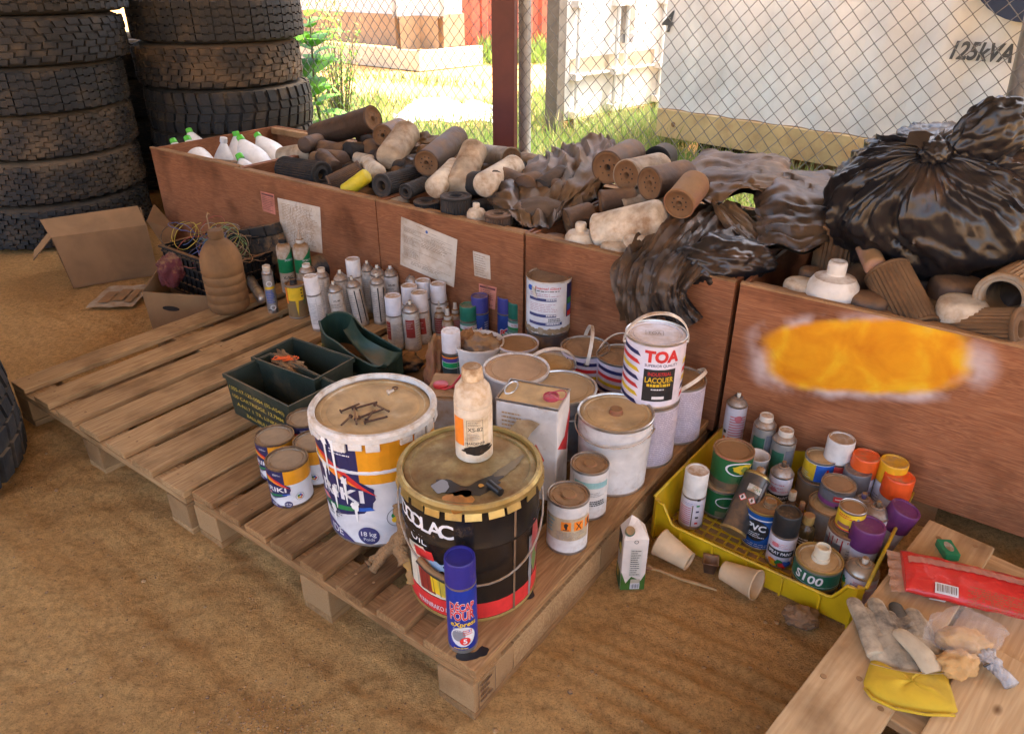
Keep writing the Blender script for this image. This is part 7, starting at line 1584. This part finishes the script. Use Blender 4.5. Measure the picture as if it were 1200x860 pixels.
ys(1019, 614, .165, .0355, 'spray can with an upright dusty purple cap at the crate front right', PW, cap=(.13,.025,.11), art=plainart, caph=.060, capr=1.12, capdust=.12)
ys(1049, 588, .165, .0350, 'spray can with a tilted purple cap leaning on the right wall of the yellow crate', PW, cap=(.13,.025,.11), art=plainart, caph=.060, capr=1.1, capdust=.12, ln=(14, -6), loc=P(1024, 645, z0))
def nz_art(d, r, h0, h1): 
    for k, c in enumerate((BLK, YEL, GRN)): d.blob(-.95*r, h0+.03+k*.012, .009, .012, c, 1+k, k+2)
    d.lines(-.3*r, h1-.016, 1.2*r, h1-.003, 3, PNK, 1, .4, False); d.rect(-.45*r, h0+.035, .05*r, h0+.06, GRY, 1); d.rect(-.40*r, h0+.038, 0, h0+.057, PW, 2); d.ell(-.2*r, h0+.02, .007, .004, NAVY, 2); d.lines(.3*r, h0+.008, 1.2*r, h1-.022, 10, PNK, 1, .4)
ys(1007.6, 648, .125, .0400, 'uncapped white and pink spray can nearest the camera at the corner of the yellow crate', PW, art=nz_art, loc=P(1001, 700, z0), dome=mat((.42,.36,.28), .3, .7, .15, .3))

# ================================================================ FLOOR THINGS
# juice carton
p = P(738, 681, 0); rz = face(p, 14)
t = thing('juice_carton', 'crumpled white and green juice carton standing on the soil by the pallet', 'carton', p, rz)
CW = mat((.66,.56,.48), .55, 0, .12, .15, 12); CG = mat((.03,.10,.03), .5, 0, .1, .1); w_ = .031; h = .165
g = G(); g.box(-w_, w_, -w_*.9, w_*.9, 0, h, CW, bev=.002)
g.build('body', t)
g = G(); a1, a2, a3, a4 = Vector((-w_,-w_*.9,h)), Vector((w_,-w_*.9,h)), Vector((w_,w_*.9,h)), Vector((-w_,w_*.9,h)); tp = Vector((-.006,.004,h+.052)); tl2, tr2 = tp+Vector((-.004,0,0)), tp+Vector((.012,0,-.012))
for q in ((a1,a2,tr2,tl2),(a2,a3,tr2),(a3,a4,tl2,tr2),(a4,a1,tl2)): f = g.bm.faces.new([g.bm.verts.new(v) for v in q]); g.mark([f], CW, False)
g.build('gable_top', t)
g = G(); g.lathe([(.012,0),(.0125,.012),(.010,.014)], mat((.01,.09,.05), .4, 0, .1), 20, M=Matrix.Translation((-.018,-.0195,h+.018)) @ Matrix.Rotation(R(40), 4, 'X')); g.build('cap', t)
d = D(); d.rect(-.012,.045,.018,.135, mat((.55,.50,.42), .6), 1); d.lines(-.010,.048,.016,.132, 12, BLK, 2, .4); d.ring(.0,.158,.004,.0055,BLK,2)
d.poly([(-w_,.0),(w_,.0),(w_,.055),(.020,.03),(-.005,.045),(-.018,.022),(-w_,.06)], ink((.05,.13,.02)), 1); d.poly([(-.006,.003),(.018,.003),(.018,.022),(-.006,.022)], WHT, 3)
for k in range(9): d.rect(-.004+k*.0023, .005, -.0032+k*.0023+(k%3)*.0004, .02, BLK, 4)
d.rect(-.006,.022,.018,.036, ink((.45,.4,.3)), 3); d.build('printed_front', t, loc=(0,-w_*.9-.0004,0))
d = D(); d.rect(-w_*.88,.0,w_*.88,.05, CG, 1); d.blob(-.005,.035,.014,.018, ink((.5,.32,.03)), 2, 4); d.rect(-w_*.88,.10,w_*.3,h-.002, ink((.015,.02,.015)), 1); d.blob(0,.12,.012,.014, ink((.5,.4,.03)), 2, 6); d.lines(-.02,.06,.02,.095,4,GRY,1,.4); d.build('printed_side', t, loc=(-w_-.0004,0,0), rot=(0,0,R(-90)))
# paper cups
CUP = mat((.62,.45,.27), .7, 0, .06, .05, 12)
def cup(mx, my, bx, by, lb, rm=.0375, rb=.026):
    zc = .031; a = P(bx, by, zc-.005); b = P(mx, my, zc+.006); ax = (b-a); L_ = .092; t = thing('paper_cup', lb, 'cup', a, rot=ax.normalized().to_track_quat('Z','Y').to_euler()); g = G()
    g.lathe([(rb*.93,.006),(rb*.96,0),(rb,0),(rb,.004),(rm,L_-.003),(rm+.0025,L_-.002),(rm+.0025,L_+.002),(rm-.0012,L_+.001),(rm-.0018,L_-.003),(rb-.002,.008),(.001,.008)], CUP, 40, capa=False, capb=False); f_ = g.build('cup_wall', t, fix=False)
    g = G(); g.lathe([(rb*.95,.006),(.0005,.006)], CUP, 30, capa=False, capb=False); g.build('bottom', t, fix=False); return t
cup(778, 638, 808, 658, 'beige paper cup lying with its mouth towards the juice carton')
cup(884, 684, 848, 668, 'beige paper cup lying with its open mouth towards the stone, below the yellow crate')
g = G(); t = thing('plastic_pot', 'small crushed brown transparent pot between the two paper cups', 'pot', P(831, 668, 0), .5); g.lathe([(.018,0),(.019,.002),(.026,.035),(.030,.037),(.029,.039),(.024,.035),(.017,.004),(.001,.004)], mat((.16,.08,.05), .3, 0, .2, .2), 4, capb=False); g.build('pot', t, fix=False)
# stick with a burnt end
a, b = P(757, 666, .006), P(840, 691, .006); t = thing('plastic_stick', 'ivory plastic stick with a dark red end lying by the juice carton', 'stick', a); v = b-a
g = G(); g.tube([v*.0+Vector((0,0,.004)), v*.2+Vector((0,0,.008)), v*.5+Vector((-.004,-.002,.004)), v*.75+Vector((0,0,.002)), v], [.0045,.0035,.004,.005,.003], mat((.50,.36,.16), .4, 0, .12), 8); g.build('shaft', t)
g = G(); g.tube([v*-.05+Vector((0,0,.006)), v*.03+Vector((0,0,.008)), v*.09+Vector((0,0,.007))], [.006,.009,.004], mat((.12,.015,.02), .5, 0, .2), 8); g.build('tip', t)
p = P(939, 722, .012); crumple('brown_lump', p, .040, .034, .020, mat((.15,.085,.045), .75, 0, .25, .3, 12, .3, (.25,.15,.08)), 'flattened brown crumpled lump of old plastic on the soil below the yellow crate', 'lump', 14, .28, sub=5)
# dirty glove stuffed behind the black bucket
DG = mat((.19,.115,.055), .95, 0, .4, .2, 30, .8); 
def rag_strip(ctl, r, m, name, par): g = G(); g.tube(fine_([Vector(c) for c in ctl], 4), [r*(.75+.35*math.sin(k*.9)**2) for k in range((len(ctl)-1)*4+1)], m, 12); return g.build(name, par, fix=False)
p0 = P(470, 640, ZP+.02); t = thing('old_glove', 'stiff muddy brown glove with a yellow cuff hanging between the two big buckets', 'glove', p0)
rel = lambda px, py, z: P(px, py, ZP+z) - p0
rag_strip([rel(476,602,.14), rel(473,625,.115), rel(470,640,.095), rel(476,660,.07)], .020, DG, 'palm', t)
rag_strip([rel(478,652,.085), rel(484,668,.055), rel(484,682,.03)], .017, mat((.40,.22,.04), .8, 0, .25, .2, 20), 'cuff', t)
rag_strip([rel(470,625,.10), rel(455,642,.06), rel(440,655,.02), rel(432,662,.012)], .013, DG, 'finger', t); rag_strip([rel(468,636,.10), rel(450,650,.05), rel(437,668,.012)], .012, DG, 'finger', t); rag_strip([rel(474,612,.14), rel(468,602,.15), rel(466,592,.16)], .013, DG, 'finger', t)

# ================================================================ LOWER RIGHT PALLET THINGS
z3 = ZP + .001
def PT(px, py, z=0): return P(px, py, z3+z)
# green match box
t, w_, dd, h = boxthing('small_box', 'tiny green and white box lying on the back of the plank above the red package', 'box', ((1101,631),(1117,632),(1124,650),(1106,649)), z3, z3+.020, mat((.01,.22,.09), .4, 0, .05, .1), .002)
d = D(); d.ell(.0, .0, w_*.28, dd*.32, ink((.55,.52,.48)), 1); d.lines(-w_*.2, -dd*.2, w_*.2, dd*.22, 5, GRN, 2, .3); d.build('printed_label', t, loc=(0,0,h+.0004), rot=(R(-90),0,0))
# red package
RP = mat((.62,.03,.025), .28, 0, .0, .0, 8); RPN = RP.node_tree
def wrinkle(m, sc=30, st=.6, di=.006):
    N = m.node_tree.nodes; L = m.node_tree.links; b = N['Principled BSDF']; tc = N.new('ShaderNodeTexCoord'); nz = N.new('ShaderNodeTexNoise'); nz.inputs['Scale'].default_value = sc; nz.inputs['Detail'].default_value = 4; nz.inputs['Distortion'].default_value = 1.2; L.new(tc.outputs['Object'], nz.inputs['Vector'])
    bp = N.new('ShaderNodeBump'); bp.inputs['Strength'].default_value = st; bp.inputs['Distance'].default_value = di; L.new(nz.outputs['Fac'], bp.inputs['Height']); L.new(bp.outputs[0], b.inputs['Normal'])
wrinkle(RP)
a = (PT(1046,645,.0)+PT(1058,712,0))/2; b = (PT(1200,690)+PT(1200,735))/2; b = a + (b-a)*1.06; ax = (b-a); L_ = ax.length; rzp = math.atan2(ax.y, ax.x)
t = thing('red_package', 'red wrapped food package with a pink seam and white barcode label on the planks', 'package', a, rzp)
Wp = .066; Hp = .052
def pk(s, q):   # s 0..1 along, q angle: cross-section
    e = min(1, s/.10, (1-s)/.06); e = math.sin(max(0, e)*math.pi/2)**.6; wv = 1+.05*noise.noise(Vector((s*6, math.cos(q)*1.5, math.sin(q)*1.5)))
    hgt = Hp*(.10+.90*e)*wv*(.9+.1*math.sin(s*5)); return Vector((s*L_, Wp*(1+.12*(1-e))*math.cos(q)*wv, Hp/2*1.0 + hgt/2*math.sin(q) if True else 0))
g = G(); NS, NQ = 60, 40; rows = [[pk(.02+.98*i/NS, 2*math.pi*k/NQ) + Vector((0,0, -.0)) for k in range(NQ)] for i in range(NS+1)]
for r_ in rows:
    for v in r_:
        v.z = max(v.z, .0008) if v.z < .003 else v.z
        v += Vector((0,0,.0025))*noise.noise(v*45) * (1 if v.z > .01 else 0)
vs = g.grid(rows, RP, closed=True); g.bm.faces.new(vs[-1]); g.bm.faces.new(list(reversed(vs[0]))); g.build('wrapper', t, sharp=60)
g = G(); SEM = mat((.60,.25,.20), .4, 0, .05, .1); wrinkle(SEM, 40)
rows = []
for i in range(41):
    s = .05+.93*i/40; y = -.2+.95*math.sin(math.pi*min(1, s*1.3)*.5) - .05*s*3; q = math.acos(max(-.95, min(.95, .25+.25*math.sin(s*1.7)-.1*s)));
    row = []
    for k in range(5):
        qq = q + (k-2)*.10; v = pk(s, qq); nn = Vector((0, math.cos(qq), math.sin(qq))); row.append(v + nn*(.0025+.0012*math.sin(i*1.9)))
    rows.append(row)
g.grid(rows, SEM); g.build('seam', t, fix=False)
g = G(); EM = mat((.50,.30,.20), .35, 0, .1, .1); wrinkle(EM, 50)
g.grid([[(-.012+.0015*math.sin(k*1.7)-.010*(j == 0), -Wp*1.08+Wp*2.16*k/14, .016+.004*math.sin(k*1.9+j)) if j < 2 else (L_*.035, -Wp*1.05+Wp*2.1*k/14, .022+.002*math.sin(k*.7)) for k in range(15)] for j in range(3)], EM); g.build('end_seal', t, fix=False)
def onpk(s0, s1, q0, q1, m, off=.0035, nn_=8):
    g = G(); rows = [[pk(s0+(s1-s0)*i/nn_, q0+(q1-q0)*k/nn_) + Vector((0, math.cos(q0+(q1-q0)*k/nn_), math.sin(q0+(q1-q0)*k/nn_)))*off for i in range(nn_+1)] for k in range(nn_+1)]; g.grid(rows, m); return g
pw = mat((.62,.58,.55), .4, 0, .03, .05)
g = onpk(.24, .42, 4.75+1.05-3.14+2.1, 0, pw) if False else onpk(.22, .40, math.pi*1.02+.95, math.pi*1.02+.45, pw)
g.bm.free()
qa, qb = R(-218+0), 0
ang = lambda dgr: R(dgr)
for s0, s1, q0, q1, m, off in ((.23,.40, 128, 158, pw, .0038), (.20,.32, 184, 205, pw, .0038)):
    g = onpk(s0, s1, ang(q0), ang(q1), m, off); g.build('label', t, fix=False)
for k in range(13):
    s = .245 + k*.0112; g = onpk(s, s+.004+.003*(k % 3 == 0), ang(131), ang(151), BLK, .0044, 2); 
    if k == 0: G0 = g
    else:
        me = bpy.data.meshes.new('tmp'); g.bm.to_mesh(me); g.bm.free(); G0.bm.from_mesh(me); bpy.data.meshes.remove(me)
G0.build('barcode', t, fix=False)
g = G(); rr_ = random.Random(8)
LP_ = mat((.66,.22,.18), .4)
for row_ in range(12):
    q = 118+row_*5.5; s = .47 + .02*(row_ % 2)
    while s < .92:
        e = s + rr_.uniform(.006,.03); pts = [pk(s, ang(q)), pk(e, ang(q)), pk(e, ang(q+2.2)), pk(s, ang(q+2.2))]; nv = Vector((0, math.cos(ang(q)), math.sin(ang(q))))*.0034
        if rr_.random() < .75: g.quad([v+nv for v in pts], LP_)
        s = e + .006
g.build('small_print', t, fix=False)
# clear bag with bread like lumps
BRD = mat((.52,.29,.10), .8, 0, .1, .15, 25, .3, (.62,.40,.2))
film = bpy.data.materials.new('clear_film'); film.use_nodes = True; fb = film.node_tree.nodes['Principled BSDF']; fb.inputs['Base Color'].default_value = (.95,.93,.9,1); fb.inputs['Roughness'].default_value = .12; fb.inputs['Alpha'].default_value = .09; fb.inputs['Specular IOR Level'].default_value = .9
wrinkle(film, 26, 1.0, .02)
c = PT(1125, 762); t = thing('clear_bag', 'clear plastic bag with light brown bread pieces tied at the right end', 'bag', c)
def lump(nm, par, c_, rx, ry, rz_, rot, m, seed): 
    return crumple(nm, c_, rx, ry, rz_, m, None, None, seed, .22, par, 4, rot)
cc = lambda px, py, z: PT(px, py, z) - c
brd1 = crumple('bread_piece', PT(1128, 752, .024), .050, .032, .026, BRD, 'rear tan piece of bread inside the clear bag', 'bread', 3, .3, rot=R(-10)); brd2 = crumple('bread_piece', PT(1122, 778, .022), .044, .028, .024, BRD, 'front tan piece of bread inside the clear bag', 'bread', 7, .3, rot=R(8))
g = G(); rr = bmesh.ops.create_icosphere(g.bm, subdivisions=5, radius=1)
for v in rr['verts']:
    q = v.co.normalized(); k_ = 1+.25*noise.noise(q*2+Vector((1,1,1)))+.16*(abs(noise.noise(q*5))-.2); x = q.x*.078*k_; y = q.y*.062*k_; z = q.z*.040*k_
    if q.x > .2: f = min(1, (q.x-.2)/.8); y *= 1-.75*f; z *= 1-.5*f
    v.co = Vector((x+.005, y, max(z, -.0445)+.046))
g.mark(list(g.bm.faces), film); g.build('film', t, fix=False)
kk = cc(1163, 772, .03); g = G()
FT2 = mat((.62,.58,.56), .25, 0, .0, .0, 10, key='knot', alpha=.75); wrinkle(FT2, 60, 1, .01)
rr = bmesh.ops.create_icosphere(g.bm, subdivisions=4, radius=1)
for v in rr['verts']:
    q = v.co.normalized(); k_ = 1+.5*noise.noise(q*3); v.co = Vector((q.x*.016*k_, q.y*.034*k_, q.z*.016*k_)) + kk + Vector((0,.01,-.008))
g.mark(list(g.bm.faces), FT2); g.tube([kk+Vector((.0,-.01,-.01)), kk+Vector((.012,-.03,-.014)), kk+Vector((.016,-.048,-.018))], [.012,.013,.015], FT2, 10); g.build('tied_end', t, fix=False)
g = G(); g.tube([kk+Vector((-.022+.011*k,-.012+.003*k,-.006+.006*math.sin(k))) for k in range(5)], .003, BLK, 6); g.build('tie', t)
# ---- leather work glove lying palm up
GL = mat((.50,.40,.27), .85, 0, .31, .0, 17, .4, (.075,.055,.040), mot=.4); wrinkle(GL, 35, .5, .004)
GY = mat((.52,.33,.012), .8, 0, .14, .0, 9, .2, (.10,.07,.03)); GT = mat((.48,.38,.25), .85, 0, .10, .0, 12, .2, (.12,.09,.065), mot=.3)
t = thing('work_glove', 'grey leather work glove with a yellow cuff lying palm up on the plank', 'glove', PT(1058, 765))
go = PT(1058, 765); gp = lambda px, py, z=.0: PT(px, py, z) - go
def finger(ctl, rs, m, nm, flat=.62):
    pts = fine_([gp(x, y, z) for x, y, z in ctl], 5); n = len(pts); g = G(); rows = []
    for i, p in enumerate(pts):
        tt = (pts[min(i+1,n-1)]-pts[max(i-1,0)]).normalized(); sd_ = tt.cross(Vector((0,0,1))).normalized(); up_ = sd_.cross(tt); f = i/(n-1)*(len(rs)-1); k = int(min(f, len(rs)-2)); r_ = rs[k]+(rs[k+1]-rs[k])*(f-k)
        if i >= n-3: r_ *= (.93,.74,.38)[i-(n-3)]
        rows.append([p + sd_*r_*math.cos(a) + up_*r_*flat*math.sin(a)*(1+.12*noise.noise(p*60)) for a in [2*math.pi*q/18 for q in range(18)]])
    vs = g.grid(rows, m, closed=True); g.bm.faces.new(vs[-1]); g.bm.faces.new(list(reversed(vs[0]))); return g.build(nm, t)
# hand outline as one puffy body
out = [(1003,708),(1010,725),(1018,748),(1020,772),(1027,778),(1060,792),(1106,790),(1104,770),(1098,752),(1085,735),(1072,725),(1050,722),(1030,716)]
def puffy(pts, hgt, m, nm, n=14, z0=.002, key=None):
    w_ = fine_([gp(x, y, 0) for x, y in pts]+[gp(*pts[0], 0)], 4)[:-1]; c_ = sum(w_, Vector())/len(w_); g = G(); rows = []
    for i in range(n+1):
        s = i/n; k = 1-s; hh_ = hgt*(1-k**2.6)**.5 if k < 1 else 0
        rows.append([c_ + (p-c_)*k + Vector((0,0,z0 + hh_*(1+.25*noise.noise(p*30+Vector((s*2,0,0)))))) for p in w_])
    g.grid(rows, m, closed=True); fl = [g.bm.verts.new(Vector((p.x, p.y, z0))) for p in w_]; g.bm.faces.new(fl); bmesh.ops.remove_doubles(g.bm, verts=g.bm.verts, dist=.0002); return g.build(nm, t)
puffy([(1001,712),(1006,745),(1020,775),(1030,782),(1062,795),(1104,792),(1107,770),(1098,750),(1085,728),(1060,722),(1030,716)], .026, GL, 'palm')
finger([(1028,768,.012),(1014,732,.014),(1004,712,.013),(999,701,.010)], [.021,.020,.018,.016], GL, 'finger')
finger([(1046,760,.014),(1035,728,.018),(1028,712,.017),(1025,702,.012)], [.021,.0205,.019,.016], GL, 'finger')
finger([(1064,758,.013),(1056,728,.012),(1051,715,.010),(1049,707,.007)], [.018,.0175,.016,.014], mat((.07,.065,.05), .7, 0, .1, 0, 14, .2, (.2,.17,.13)), 'finger')
finger([(1084,766,.013),(1078,738,.016),(1072,722,.016),(1067,714,.010)], [.020,.0195,.0175,.015], GL, 'finger')
finger([(1094,788,.018),(1082,768,.030),(1062,748,.034),(1050,738,.028)], [.023,.024,.020,.016], GT, 'thumb', .5)
puffy([(1020,775),(1014,792),(1012,803),(1022,816),(1048,828),(1085,835),(1119,836),(1120,826),(1112,800),(1107,787),(1080,790),(1050,789)], .020, GY, 'cuff')
g = G(); g.tube([gp(1020+(1108-1020)*k/14, 777+12*math.sin(k/14*1.9), .022) for k in range(15)], .0011, mat((.5,.4,.2)), 5); g.build('stitching', t, fix=False)
g = G(); g.tube([gp(1013,806,.006), gp(1022,818,.007), gp(1048,830,.008), gp(1085,837,.008), gp(1119,838,.006)], .003, GY, 6); g.build('cuff_binding', t, fix=False)
bpy.context.view_layer.update()
